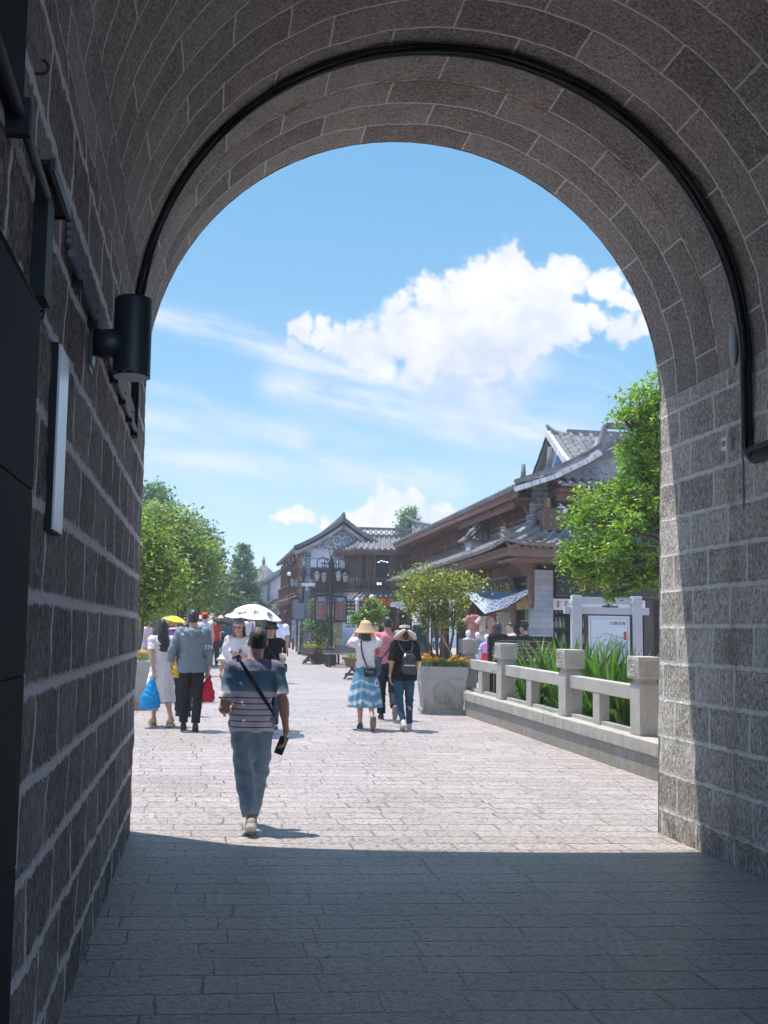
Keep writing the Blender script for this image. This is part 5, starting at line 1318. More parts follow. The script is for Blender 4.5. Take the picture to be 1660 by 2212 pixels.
def iris():
    rng = np.random.default_rng(4)
    def clump(label, X, Y, n, h, spread, lean):
        g = gz(Y); t = thing('iris_clump', label, 'plant', (X, Y, g+0.05), 0, 'iris clumps behind the balustrade')
        V = []; Fq = []
        for k in range(n):
            a = rng.uniform(0, 2*PI); r = spread*math.sqrt(rng.random()); x0, y0 = r*math.cos(a), r*math.sin(a)
            L = h*rng.uniform(0.55, 1.1); b = rng.uniform(0, 2*PI); ln = lean*rng.uniform(0.15, 1.0)+0.04; w = rng.uniform(0.020, 0.042)
            dx, dy = math.cos(b), math.sin(b); tw = rng.uniform(0, PI); wx, wy = math.cos(tw), math.sin(tw)
            bend = rng.random() < 0.28
            i0 = len(V); S = 6
            for s in range(S+1):
                f = s/S; out = ln*L*(f**2.0); zz = L*(f-0.12*f*f)
                if bend: out = ln*L*1.6*f**1.6; zz = L*(f-0.55*f**3)
                ww = w*(1-f**3)*(0.55+0.9*min(f*3, 0.5)); c = (x0+dx*out, y0+dy*out, zz)
                V.append((c[0]-wx*ww, c[1]-wy*ww, c[2])); V.append((c[0]+wx*ww, c[1]+wy*ww, c[2]))
                if s: j = i0+2*s; Fq.append((j-2, j-1, j+1, j))
        np_mesh('blades', V, Fq, t, M_BLADE, True)
    for lab, X, Y, n, h, sp, ln in (('broad iris clump leaning left in front of the brown notice board', 5.62, 16.5, 150, 1.50, 0.30, 0.5),
            ('tall iris clump between the two nearest balustrade posts, in front of the poster', 5.80, 15.0, 240, 1.66, 0.42, 0.30),
            ('shaded iris clump behind the nearest balustrade post', 5.85, 13.9, 230, 1.50, 0.36, 0.33),
            ('small iris clump at the foot of the notice board', 5.55, 17.2, 70, 0.9, 0.22, 0.8),
            ('low drooping iris clump under the nearest rail', 5.52, 14.3, 130, 0.85, 0.30, 0.8),
            ('iris clump against the right wall end behind the rails', 6.3, 13.0, 150, 1.35, 0.4, 0.3)):
        clump(lab, X, Y, n, h, sp, ln)
    # earth bed
    m = MB(); X0, X1 = 5.35, 8.8
    vs = []; nx, ny = 14, 16
    for i in range(nx+1):
        for j in range(ny+1):
            x = X0+(X1-X0)*i/nx; y = 11.2+(18.0-11.2)*j/ny; vs.append((x, y, gz(y)+0.04+0.05*mnoise.noise((x*1.5, y*1.5, 0))))
    m.add(vs, [(i*(ny+1)+j, (i+1)*(ny+1)+j, (i+1)*(ny+1)+j+1, i*(ny+1)+j+1) for i in range(nx) for j in range(ny)])
    o = m.build('planting_soil', mat('dark wet soil', (0.035, 0.028, 0.02), 0.95, 0.4, 6.0, 0.6, 30)); tag(o, 'dark soil of the iris bed behind the balustrade', None, None, 'structure')
iris()
# ------------------------------------------------------------------ stone balustrade
def granite_mat(name, a, b, stain=True):
    t = new_mat(name); o = t.coord('Object')
    n = t.noise(o, 130, 2, 0.7); n2 = t.noise(o, 3.0, 5, 0.6); n3 = t.noise(t.scale(o, (1, 1, 0.35)), 7, 5, 0.7)
    c = t.mix(((n-0.5)*1.8+(n2-0.5)*0.8+0.5).clamp(), a, b)
    if stain:
        x, y, z = t.xyz(o)
        c = t.mix(((1.0-z.ss(0.05, 0.6))*n3.ss(0.35, 0.6)*0.7), c, (0.22, 0.185, 0.13)); c = t.mix(n3.ss(0.54, 0.66)*0.35, c, (0.20, 0.185, 0.165))
    t.set(t.p.inputs['Base Color'], c); t.p.inputs['Roughness'].default_value = 0.8
    t.set(t.p.inputs['Normal'], t.bump(n, 0.35, 0.004)); return t.mat
M_GRAN = granite_mat('pale speckled granite', (0.24, 0.225, 0.20), (0.52, 0.485, 0.435))
M_GRANB = granite_mat('rough grey plinth stone', (0.17, 0.16, 0.15), (0.36, 0.34, 0.32))
def balustrade():
    A = Vector((5.03, 10.86, gz(10.86))); B = Vector((4.67, 18.06, gz(18.06)))
    x = (B-A).normalized(); y = Vector((0, 0, 1)).cross(x).normalized(); z = x.cross(y)
    t = thing('stone_balustrade', 'pale granite balustrade with carved square post heads around the iris bed', 'balustrade', tuple(A))
    t.rotation_euler = Matrix((x, y, z)).transposed().to_euler()
    L = (B-A).length
    m = MB(); m.box((0.02, -0.42, -0.12), (L, -0.03, 0.27)); m.build('plinth', M_GRANB, t)
    for k, (a, c) in enumerate(((0.0, 2.05), (2.056, 4.15), (4.156, 6.2), (6.206, L+0.04))):
        m = MB(); m.box((a, -0.47, 0.271), (c, 0.0, 0.43), 0.012); m.build('coping', M_GRAN, t)
    m = MB(); m.box((-0.03, -0.45, -0.1), (0.015, -0.02, 0.268)); m.box((-0.05, -0.5, 0.275), (-0.004, 0.03, 0.40)); m.build('end_block', M_GRANB, t)
    ss = []
    for px, py in ((1392, 1460), (1232, 1440), (1093, 1425), (1012, 1412)):
        lo, hi = 10.0, 19.5
        for _ in range(40):
            mid = (lo+hi)/2; X = at(px, py, mid)[0]; lx = A.x+(B.x-A.x)*(mid-A.y)/(B.y-A.y)+0.235
            if X < lx: lo = mid
            else: hi = mid
        ss.append((lo-A.y)*L/(B.y-A.y))
    pz = 0.431
    for s in ss:
        m = MB(); c = -0.235
        m.box((s-0.125, c-0.125, pz), (s+0.125, c+0.125, pz+0.60), 0.010)
        m.box((s-0.10, c-0.10, pz+0.601), (s+0.10, c+0.10, pz+0.665))
        m.box((s-0.112, c-0.112, pz+0.60), (s+0.112, c+0.112, pz+0.62))
        po = m.build('post', M_GRAN, t)
        m = MB(); h0, h1 = pz+0.666, pz+0.93
        m.box((s-0.15, c-0.15, h0), (s+0.15, c+0.15, h1), 0.010)
        # carved panels on the faces: raised border and scrolls
        for (nx, ny) in ((0, 1), (-1, 0), (0, -1), (1, 0)):
            U = Vector((-ny, nx, 0)); N_ = Vector((nx, ny, 0)); ctr = Vector((s, c, (h0+h1)/2))+N_*0.151
            def ring(rx, rz, k, r=0.006):
                m.tube([ctr+U*rx*math.copysign(abs(math.cos(a))**k, math.cos(a))+Vector((0, 0, rz*math.copysign(abs(math.sin(a))**k, math.sin(a)))) for a in np.linspace(0, 2*PI, 25)], r, 5, False)
            ring(0.115, 0.098, 0.45); ring(0.07, 0.075, 0.8, 0.005); ring(0.03, 0.035, 1, 0.006)
            for q in range(4):
                a = PI/4+q*PI/2; cc = ctr+U*0.068*math.cos(a)+Vector((0, 0, 0.06*math.sin(a)))
                m.tube([cc+U*0.02*math.cos(b)+Vector((0, 0, 0.02*math.sin(b))) for b in np.linspace(a, a+5, 9)], 0.005, 5, False)
        hd = m.build('post_head', M_GRAN, t); hd.parent = po
    for a, c in zip(ss[:-1], ss[1:]):
        m = MB(); m.box((a+0.126, -0.235-0.075, pz+0.40), (c-0.126, -0.235+0.075, pz+0.575), 0.010); m.build('rail', M_GRAN, t)
        mid = (a+c)/2+0.1; m = MB(); m.box((mid-0.10, -0.235-0.07, pz), (mid+0.10, -0.235+0.07, pz+0.398), 0.006); m.build('short_post', M_GRAN, t)
        m = MB(); m.box((a+0.13, -0.235-0.05, pz), (mid-0.105, -0.235+0.05, pz+0.05)); m.box((mid+0.105, -0.235-0.05, pz), (c-0.13, -0.235+0.05, pz+0.05)); m.build('sill', M_GRAN, t)
    return t
balustrade()
def planters():
    g = 18.55; X = at(957, 1500, g)[0]
    t = thing('stone_planter', 'tapered grey stone planter with carved roundel, at the far end of the balustrade', 'planter', (X-.03, g, gz(g)), math.radians(-7)); t.scale = (.95, .95, .97)
    ms = granite_mat('grey planter stone', (0.26, 0.255, 0.24), (0.46, 0.45, 0.43))
    def frus(m, z0, z1, a, b):
        vs = [(sx*a, sy*a, z0) for sx, sy in ((-1,-1),(1,-1),(1,1),(-1,1))]+[(sx*b, sy*b, z1) for sx, sy in ((-1,-1),(1,-1),(1,1),(-1,1))]
        m.add(vs, [(0,3,2,1),(4,5,6,7),(0,1,5,4),(1,2,6,5),(2,3,7,6),(3,0,4,7)])
    m = MB(); frus(m, -0.05, 0.07, 0.42, 0.42); frus(m, 0.0701, 0.70, 0.38, 0.445); m.build('bowl', ms, t)
    m = MB()
    frus(m, 0.7001, 0.88, 0.455, 0.475); m.build('rim', ms, t)
    m = MB()
    for (nx, ny) in ((0, -1), (-1, 0), (1, 0), (0, 1)):
        U = Vector((-ny, nx, 0)); N_ = Vector((nx, ny, 0)); tilt = 0.065/0.63
        c = N_*(0.38+0.065*0.52+0.004)+Vector((0, 0, 0.40)); V_ = (Vector((0, 0, 1))+N_*tilt).normalized()
        for R in (0.215, 0.19): m.tube([c+U*R*math.cos(a)+V_*R*math.sin(a) for a in np.linspace(0, 2*PI, 29)], 0.012, 5, False)
        for k in range(7):
            a0 = k*0.9; q = c+U*0.10*math.cos(a0)+V_*0.10*math.sin(a0)
            m.tube([q+U*0.05*math.cos(b)+V_*0.05*math.sin(b) for b in np.linspace(a0, a0+4.4, 9)], 0.009, 5, False)
        m.tube([c-U*0.36+V_*0.25, c+U*0.36+V_*0.25], 0.008, 5)
    m.build('roundel', ms, t)
    m = MB(); frus(m, 0.80, 0.845, 0.40, 0.40); m.build('soil', mat('dark wet soil', (0.035, 0.028, 0.02)), t)
    X2 = at(270, 1500, 18.7)[0]
    t2 = dup(t, (X2-0.02, 18.7, gz(18.7)), math.radians(5), 'tapered grey stone planter half hidden by the left wall edge')
    rng = np.random.default_rng(3)
    yel = leaf_mat('marigold petals', (0.75, 0.32, 0.02), (0.85, 0.50, 0.03), (0.70, 0.16, 0.01), 0.2)
    def bed(X, Y, lab, rz, n):
        b = thing('marigold_bed', lab, 'flowers', (X, Y, gz(Y)+0.84), rz); tag(b, kind='stuff')
        P = np.stack([rng.uniform(-0.42, 0.42, 1100), rng.uniform(-0.42, 0.42, 1100), rng.uniform(0.0, 0.15, 1100)], 1)
        leaf_mesh('leaves', P, 0.055, b, M_LEAF_M, 0.4, 0.45, rng)
        C = []
        for k in range(n):
            c = np.array([rng.uniform(-0.44, 0.44), rng.uniform(-0.45, 0.45), rng.uniform(0.10, 0.24)])
            q = rng.normal(size=(26, 3)); q /= np.linalg.norm(q, axis=1)[:, None]; C.append(c+q*np.array([0.032, 0.032, 0.020]))
        leaf_mesh('blossoms', np.concatenate(C), 0.036, b, yel, 0.5, 0.7, rng)
    bed(X, g, 'orange and yellow marigolds filling the planter by the balustrade', math.radians(-7), 55)
    bed(X2-0.02, 18.7, 'few yellow marigolds in the planter at the left wall edge', math.radians(5), 34)
planters()

# ------------------------------------------------------------------ notice board, poster frame
M_CREAM = mat('cream sign paint', (0.62, 0.58, 0.50), 0.6, 0.05)
def boards():
    Y = 19.2; a = at(1062, 1373, Y); b = at(1196, 1379, Y); g = gz(Y)
    w = (b[0]-a[0]); h = a[2]-g-0.05
    t = thing('notice_board', 'dark brown notice board covered in white writing, behind the balustrade', 'notice board', ((a[0]+b[0])/2, Y, g), math.radians(-3))
    br = mat('chocolate brown sign enamel', (0.055, 0.032, 0.028), 0.45, 0.08)
    m = MB(); m.box((-w/2, -0.04, 0.10), (w/2, 0.04, h), 0.01); m.build('panel', br, t)
    m = MB(); m.box((-w/2-0.06, -0.06, -0.1), (-w/2-0.002, 0.06, h+0.03)); m.build('side_post', M_BLACKB, t)
    m = MB(); m.box((w/2+0.002, -0.06, -0.1), (w/2+0.06, 0.06, h+0.03)); m.build('side_post', M_BLACKB, t)
    m = MB(); m.box((-w/2-0.001, -0.055, h+0.001), (w/2+0.001, 0.055, h+0.05)); m.build('top_rail', M_BLACKB, t)
    m = MB(); 
    for r in (0.045,): 
        x0, x1, z0, z1 = -w/2+r, w/2-r, 0.2, h-r
        m.tube([(x0+0.1, -0.042, z1), (x1-0.1, -0.042, z1)], 0.005, 4); m.tube([(x0, -0.042, z0), (x0, -0.042, z1-0.1)], 0.005, 4); m.tube([(x1, -0.042, z0), (x1, -0.042, z1-0.1)], 0.005, 4)
        for s in (-1, 1):
            c = (s*(w/2-r-0.06), z1-0.06)
            m.tube([(c[0]+0.05*(1-q*0.09)*math.cos(q), -0.042, c[1]+0.05*(1-q*0.09)*math.sin(q)) for q in np.linspace(0, 8, 20)], 0.004, 4)
    m.build('border', M_CREAM, t)
    text_mesh('title', '五华楼', 0.085, t, M_CREAM, (0.0, -0.042, h-0.11), ext=0.001, space=1.15)
    text_mesh('chinese_text', '    五华楼始建于南诏国劝丰佑时期，是古代南诏王的\n国宾馆，又叫五花楼。公元八五六年建成，楼方五里，\n高百尺，上可容万人，每年三月十六日，南诏王会见\n西南夷各部酋长。元明以后，屡毁屡建，今楼为重修。', 0.055, t, M_CREAM, (0.0, -0.042, h-0.30), ext=0.001, line=1.35)
    text_mesh('english_text', 'Wuhua Tower was first built in the Nanzhao\nKingdom and served as the state guesthouse.\nIt was destroyed and rebuilt many times, and\nthe present tower was restored in modern\ntimes at the heart of the old town street.', 0.05, t, M_CREAM, (0.02, -0.042, h-0.66), ext=0.001, line=1.3)
    # white stone frame with a map poster
    Y = 20.6; L = at(1247, 1300, Y); R = at(1372, 1303, Y); g = gz(Y); W = R[0]-L[0]
    zt = at(1247, 1286, Y)[2]-g; zb = at(1300, 1318, Y)[2]-g
    f = thing('map_stand', 'white stone gate shaped stand holding the map poster, behind the iris', 'map stand', ((L[0]+R[0])/2, Y, g), math.radians(-6))
    wm = granite_mat('whitewashed stone', (0.38, 0.385, 0.40), (0.58, 0.585, 0.60), False)
    for s in (-1, 1):
        m = MB(); m.box((s*W/2-0.10, -0.10, -0.1), (s*W/2+0.10, 0.10, zt), 0.012); po = m.build('post', wm, f)
        m = MB(); m.box((s*W/2-0.115, -0.115, zt-0.16), (s*W/2+0.115, 0.115, zt-0.10)); c = m.build('collar', wm, f); c.parent = po
    m = MB(); m.box((-W/2-0.26, -0.055, zb-0.09), (W/2+0.26, 0.055, zb+0.06), 0.008); m.build('cross_beam', wm, f)
    m = MB(); m.box((-W/2+0.1, -0.04, zb+0.18), (W/2-0.1, 0.04, zb+0.27), 0.006); m.build('upper_beam', wm, f)
    m = MB(); m.box((-W/2+0.1, -0.045, zt-0.17), (W/2-0.1, 0.045, zt-0.09), 0.006); m.build('top_beam', wm, f)
    x0, x1 = -W/2+0.24, W/2-0.16; z1 = zb-0.12; z0 = 0.45
    m = MB(); m.box((x0-0.07, -0.05, z0-0.07), (x1+0.07, 0.02, z1+0.07)); m.build('poster_case', M_WOODD, f)
    t = new_mat('map poster print'); o = t.coord('Object'); x, y, z = t.xyz(o); n = t.noise(o, 3, 5, 0.6)
    t.set(t.p.inputs['Base Color'], t.mix(((1.0-z.ss(0.5, 1.5))*0.8+n*0.5-0.2).clamp(), (0.66, 0.70, 0.76), (0.30, 0.50, 0.66))); t.p.inputs['Roughness'].default_value = 0.3
    m = MB(); m.box((x0, -0.062, z0), (x1, -0.051, z1)); m.build('poster', t.mat, f)
    ink = mat('grey map ink', (0.22, 0.26, 0.33), 0.6, 0.1)
    m = MB()
    for a, b_ in (((x0+.05, z0+.05), (x0+.05, z1-.05)), ((x1-.05, z0+.05), (x1-.05, z1-.05)), ((x0+.05, z1-.05), (x1-.05, z1-.05))): m.bar((a[0], -0.064, a[1]), (b_[0], -0.064, b_[1]), 0.008, 0.004)
    rng = np.random.default_rng(2)
    for k in range(26):
        p = [(rng.uniform(x0+.1, x1-.2), rng.uniform(z0+.15, z1-.3))]
        for q in range(6): p.append((min(x1-.1, p[-1][0]+rng.uniform(0.0, 0.12)), min(z1-.2, max(z0+.1, p[-1][1]+rng.normal()*0.06))))
        m.tube([(c[0], -0.063, c[1]) for c in p], 0.005, 4)
    m.build('map_lines', ink, f)
    text_mesh('poster_title', '大理古城', 0.085, f, mat('black ink', (0.03, 0.03, 0.03), 0.6, 0), (x1-0.26, -0.064, z1-0.16), ext=0.001)
    m = MB(); m.box((x1-0.13, -0.066, z1-0.50), (x1-0.07, -0.0625, z1-0.33)); m.build('red_seal', mat('red seal ink', (0.62, 0.05, 0.04), 0.6, 0), f)
boards()

# ------------------------------------------------------------------ lamp posts with lanterns and banners
def lamp_posts():
    Y = 34.65; X = at(713, 1437, Y)[0]; g = gz(Y); H = at(722, 1175, Y)[2]-g
    t = thing('lamp_post', 'dark iron lamp post with five lanterns and two hanging banners, nearest in the square', 'lamp post', (X, Y, g), math.radians(20))
    gl = mat('milky lantern glass', (0.50, 0.52, 0.52), 0.35, 0.1)
    m = MB(); m.lathe([(0.20, 0), (0.21, 0.08), (0.15, 0.12), (0.14, 0.20), (0.12, 0.24), (0.11, 0.55), (0.085, 0.85), (0.10, 0.88), (0.075, 0.92), (0.065, 1.0), (0.058, 2.5), (0.05, H-0.95), (0.09, H-0.92), (0.10, H-0.72), (0.05, H-0.55), (0.04, H-0.42)], (0, 0, 0), 14)
    for i in range(len(m.sm)): m.sm[i] = len(m.f[i]) == 4
    m.build('pole', M_STEEL, t)
    def lantern(loc, par):
        m = MB(); m.lathe([(0.03, -0.05), (0.055, -0.02), (0.06, 0.0)], loc, 8, False)
        m.lathe([(0.135, 0.23), (0.14, 0.245), (0.06, 0.32), (0.02, 0.36), (0.03, 0.38), (0.005, 0.43)], loc, 8, False)
        for k in range(8):
            a = 2*PI*k/8; m.bar((loc[0]+0.062*math.cos(a), loc[1]+0.062*math.sin(a), loc[2]), (loc[0]+0.118*math.cos(a), loc[1]+0.118*math.sin(a), loc[2]+0.235), 0.012, 0.012)
        o = m.build('lantern', M_STEEL, par)
        m = MB(); m.lathe([(0.056, 0.002), (0.108, 0.229)], loc, 8, False); m.build('glass', gl, o)
    lantern((0, 0, H-0.42), t)
    for k in range(4):
        a = k*PI/2; d = Vector((math.cos(a), math.sin(a), 0)); zc = H-0.86
        m = MB(); p = [d*0.06+Vector((0, 0, zc-0.05)), d*0.12+Vector((0, 0, zc+0.18))]+[d*(0.34+0.22*math.cos(b))+Vector((0, 0, zc+0.16+0.20*math.sin(b))) for b in np.linspace(PI*0.85, -0.12, 11)]+[d*0.555+Vector((0, 0, zc-0.08))]
        m.tube(p, 0.018, 7)
        m.tube([d*(0.28+0.09*math.cos(b))+Vector((0, 0, zc+0.10+0.09*math.sin(b))) for b in np.linspace(0, 6.2, 12)], 0.012, 5)
        m.build('arm', M_STEEL, t)
        lantern(tuple(d*0.555+Vector((0, 0, zc-0.46))), t)
    bm = mat('grey brown banner cloth', (0.17, 0.115, 0.105), 0.7, 0.25, 5.0)
    for s in (-1, 1):
        rz = -math.radians(12)
        m = MB(); m.xf = Matrix.Rotation(rz, 4, 'Z')
        m.box((min(s*0.12, s*0.58), -0.02, 1.50), (max(s*0.12, s*0.58), 0.02, 2.42))
        bn = m.build('banner', M_BLACKB, t)
        m = MB(); m.xf = Matrix.Rotation(rz, 4, 'Z'); m.box((min(s*0.16, s*0.54), -0.03, 1.55), (max(s*0.16, s*0.54), -0.021, 2.37)); m.build('print', bm, t).parent = bn
        m = MB(); m.xf = Matrix.Rotation(rz, 4, 'Z'); c = s*0.35; m.sphere((c, -0.03, 2.27), 0.12, 10, 6, (1.2, 0.06, 0.6)); m.build('blue_emblem', mat('blue banner print', (0.16, 0.27, 0.36), 0.7, 0.2), t).parent = bn
        tx = text_mesh('red_characters', '苍\n山\n洱\n海' if s < 0 else '风\n花\n雪\n月', 0.14, t, mat('faded orange red print', (0.52, 0.13, 0.07), 0.7, 0.15), tuple(Matrix.Rotation(rz, 3, 'Z') @ Vector((c, -0.034, 1.90))), (PI/2, 0, rz), 0.001, line=0.85); tx.parent = bn
        m = MB(); m.xf = Matrix.Rotation(rz, 4, 'Z')
        m.tube([(0, 0, 2.46), (s*0.6, 0, 2.46)], 0.015, 6); m.tube([(0, 0, 1.47), (s*0.6, 0, 1.47)], 0.012, 6)
        m.sphere((s*0.62, 0, 2.46), 0.03, 8, 6); m.build('banner_bar', M_STEEL, t)
    Y2 = 43.2; p = at(653, 1410, Y2)
    dup(t, (p[0], Y2, gz(Y2)), math.radians(28), 'farther iron lamp post with lanterns in front of the corner house brick pier')
lamp_posts()
def street_poles():
    Y = 42.2; p = at(661, 1405, Y); zt = at(664, 1266, Y)[2]; g = gz(Y)
    t = thing('camera_pole', 'square grey pole with a loudspeaker box and camera, beside the farther lamp post', 'pole', (p[0], Y, g))
    m = MB(); m.box((-0.1, -0.1, -0.1), (0.1, 0.1, zt-g-0.2)); m.box((-0.13, -0.13, 0), (0.13, 0.13, 0.25)); m.build('pole', mat('slate grey paint', (0.10, 0.125, 0.14), 0.5, 0.15), t)
    z0 = at(640, 1337, Y)[2]-g; z1 = at(640, 1303, Y)[2]-g
    m = MB(); m.box((-0.52, -0.14, z0), (-0.105, 0.1, z1), 0.01); m.build('speaker_box', mat('blue grey box', (0.14, 0.18, 0.20), 0.45, 0.1), t)
    m = MB(); m.box((-0.03, -0.03, zt-g-0.2), (0.03, 0.03, zt-g)); m.box((-0.2, -0.2, zt-g), (0.28, 0.06, zt-g+0.12)); m.build('camera', mat('white plastic', (0.7, 0.7, 0.7)), t)
    wp = mat('white lamp globe', (0.75, 0.75, 0.72), 0.3, 0.05); yp = mat('cream lamp globe', (0.72, 0.60, 0.36), 0.3, 0.05); wpole = mat('white painted post', (0.55, 0.56, 0.58), 0.6, 0.1)
    def globe(label, px, py, Y, r, gm, pr, pm):
        p = at(px, py, Y); g = gz(Y); t = thing('globe_lamp', label, 'globe lamp', (p[0], Y, g))
        m = MB(); m.sphere((0, 0, p[2]-g), r, 14, 10); m.build('globe', gm, t)
        m = MB(); m.lathe([(pr*1.6, 0), (pr*1.6, 0.2), (pr, 0.3), (pr, p[2]-g-r-0.1), (pr*1.4, p[2]-g-r-0.06), (pr*0.9, p[2]-g-r*0.9)], (0, 0, 0), 10); m.build('post', pm, t)
    globe('white globe lamp on a thick white post right of the poster stand', 772, 1296, 40.0, 0.085, wp, 0.075, wpole)
    globe('cream globe lamp on a thin pole above the round clipped tree', 804, 1290, 38.0, 0.105, yp, 0.025, M_STEEL)
    globe('small white globe lamp high on a thin dark pole left of the farther lamp post', 625, 1240, 41.0, 0.085, wp, 0.018, M_STEEL)
    # leaf shaped white sign
    Y = 30.0; p = at(862, 1307, Y); g = gz(Y); t = thing('leaf_sign', 'white leaf shaped sign on a thin pole at the shop house corner', 'sign', (p[0], Y, g))
    z = p[2]-g
    m = MB(); m.tube([(-0.01, 0.03, -0.05), (-0.01, 0.03, z+0.35)], 0.02, 8); m.build('pole', M_STEEL, t)
    poly = [(-0.25, 0.06), (-0.12, 0.10), (0.05, 0.10), (0.2, 0.06), (0.27, 0.03), (0.27, -0.10), (0.16, -0.09), (0.08, -0.16), (0.02, -0.11), (-0.12, -0.06), (-0.25, -0.06)]
    m = MB(); m.prism([(x, z+y) for x, y in poly], -0.015, 0.01); m.build('sign_plate', wpole, t)
    m = MB(); 
    for k in range(4): m.bar((-0.15+0.02*k, -0.018, z+0.05-0.025*k), (0.05+0.02*k, -0.018, z+0.06-0.03*k), 0.008, 0.004)
    m.box((0.10, -0.02, z-0.06), (0.12, -0.0155, z+0.06)); m.build('lettering', M_STEEL, t)
    m = MB(); m.box((-0.13, -0.02, z+0.13), (0.13, 0.01, z+0.37)); m.build('name_plate', M_BLACKB, t)
    text_mesh('character', '串', 0.22, t, M_PLASTER, (0, -0.024, z+0.25), ext=0.002)
    # poster stand
    Y = 36.5; a = at(741, 1396, Y); b = at(772, 1330, Y); g = gz(Y)
    t = thing('poster_stand', 'pale blue standing poster beside the nearest lamp post', 'poster stand', ((a[0]+b[0])/2, Y, g))
    w = (b[0]-a[0])/2; z1 = b[2]-g; z0 = 0.35
    tt = new_mat('blue wave print'); o = tt.coord('Object'); x, y, z = tt.xyz(o); n = tt.noise(o, 2.5, 3, 0.5)
    tt.set(tt.p.inputs['Base Color'], tt.mix(((n-0.5)*1.2+(z-0.95)*1.6+0.4).clamp(), (0.10, 0.38, 0.66), (0.66, 0.74, 0.82))); tt.p.inputs['Roughness'].default_value = 0.4
    m = MB(); m.box((-w, -0.02, z0), (w, 0.02, z1)); m.build('poster', tt.mat, t)
    m = MB(); m.box((-w-0.03, -0.15, -0.03), (w+0.03, 0.2, 0.05)); m.box((-w-0.02, 0.021, 0), (-w+0.02, 0.05, z1)); m.box((w-0.02, 0.021, 0), (w+0.02, 0.05, z1)); m.build('stand', wpole, t)
    m = MB()
    for r in range(3):
        for k in range(5-r % 2): m.box((-w*0.65+k*0.075, -0.026, z1-0.2-r*0.12), (-w*0.65+k*0.075+0.05, -0.021, z1-0.13-r*0.12))
    m.build('lettering', mat('navy print', (0.05, 0.10, 0.22), 0.6, 0), t)
street_poles()
def square_furniture():
    rng = np.random.default_rng(17)
    wd = M_WOOD2
    def barrow(label, px, py, Y, rz, L=0.75):
        p = at(px, py, Y); g = gz(Y); t = thing('wooden_trough', label, 'planter', (p[0], Y, g), rz)
        m = MB(); vs = [(sx*a, sy*b, z) for z, a, b in ((0.34, L*0.42, 0.16), (0.58, L*0.5, 0.24)) for sx, sy in ((-1,-1),(1,-1),(1,1),(-1,1))]
        m.add(vs, [(0,3,2,1),(0,1,5,4),(1,2,6,5),(2,3,7,6),(3,0,4,7),(4,5,6,7)]); m.bar((-L*0.52, -0.25, 0.57), (L*0.52, -0.25, 0.57), 0.04, 0.05); m.bar((-L*0.52, 0.25, 0.57), (L*0.52, 0.25, 0.57), 0.04, 0.05); m.build('trough', wd, t)
        for s in (-1, 1):
            m = MB(); m.bar((s*L*0.35, -0.22, 0), (s*L*0.35, 0.05, 0.36), 0.06, 0.06); m.bar((s*L*0.35, 0.22, 0), (s*L*0.35, -0.05, 0.36), 0.06, 0.06); m.bar((s*L*0.35, -0.2, 0.12), (s*L*0.35, 0.2, 0.12), 0.04, 0.05); m.build('trestle_leg', M_WOODD, t)
        P = np.stack([rng.uniform(-L*0.45, L*0.45, 260), rng.uniform(-0.2, 0.2, 260), rng.uniform(0.56, 0.70, 260)], 1); leaf_mesh('foliage', P, 0.07, t, M_LEAF_P, 0.4, 0.4, rng)
    barrow('brown trestle trough of small plants just left of the blue skirted woman', 762, 1440, 27.7, math.radians(80), 0.9)
    barrow('brown trestle trough beside the brown topiary planter', 670, 1425, 35.3, math.radians(75), 0.7)
    # slatted benches
    for k, (px, Y, lab) in enumerate(((735, 33.6, 'pale slatted bench just right of the nearest lamp post'), (752, 35.4, 'pale slatted bench behind the first, nearer the poster stand'))):
        p = at(px, 1430, Y); t = thing('slatted_bench', lab, 'bench', (p[0]+0.25, Y, gz(Y)), math.radians(6), 'benches in the square')
        sm = mat('weathered grey timber', (0.20, 0.185, 0.17), 0.8, 0.2)
        m = MB()
        for q in range(5): m.box((-0.8, -0.24+q*0.1, 0.42), (0.8, -0.16+q*0.1, 0.46))
        m.build('seat', sm, t)
        m = MB()
        for q in range(2): m.bar((-0.8, 0.27+q*0.03, 0.52+q*0.12), (0.8, 0.27+q*0.03, 0.52+q*0.12), 0.03, 0.05)
        m.build('backrest', sm, t)
        for s in (-1, 1):
            m = MB(); m.bar((s*0.65, -0.22, 0), (s*0.65, -0.2, 0.42), 0.07, 0.06); m.bar((s*0.65, 0.24, 0), (s*0.65, 0.31, 0.66), 0.07, 0.06); m.bar((s*0.65, -0.25, 0.38), (s*0.65, 0.28, 0.38), 0.06, 0.06); m.build('leg', M_STEEL, t)
    # brown planter with clipped shrub and grass
    Y = 36.0; a = at(668, 1420, Y); b = at(724, 1420, Y); g = gz(Y); zt = at(695, 1408, Y)[2]-g
    t = thing('timber_planter', 'large brown timber planter box behind the nearest lamp post', 'planter', ((a[0]+b[0])/2+0.05, Y, g))
    w = (b[0]-a[0])/2-0.05
    m = MB(); m.box((-w, -w, -0.05), (w, w, zt-0.08)); 
    for k in range(7): m.box((-w+2*w*k/7+0.01, -w-0.02, 0.0), (-w+2*w*(k+1)/7-0.01, -w-0.001, zt-0.1))
    m.build('box_body', M_WOODD, t); m = MB(); m.box((-w-0.04, -w-0.04, zt-0.078), (w+0.04, w+0.04, zt)); m.build('rim', M_WOOD2, t)
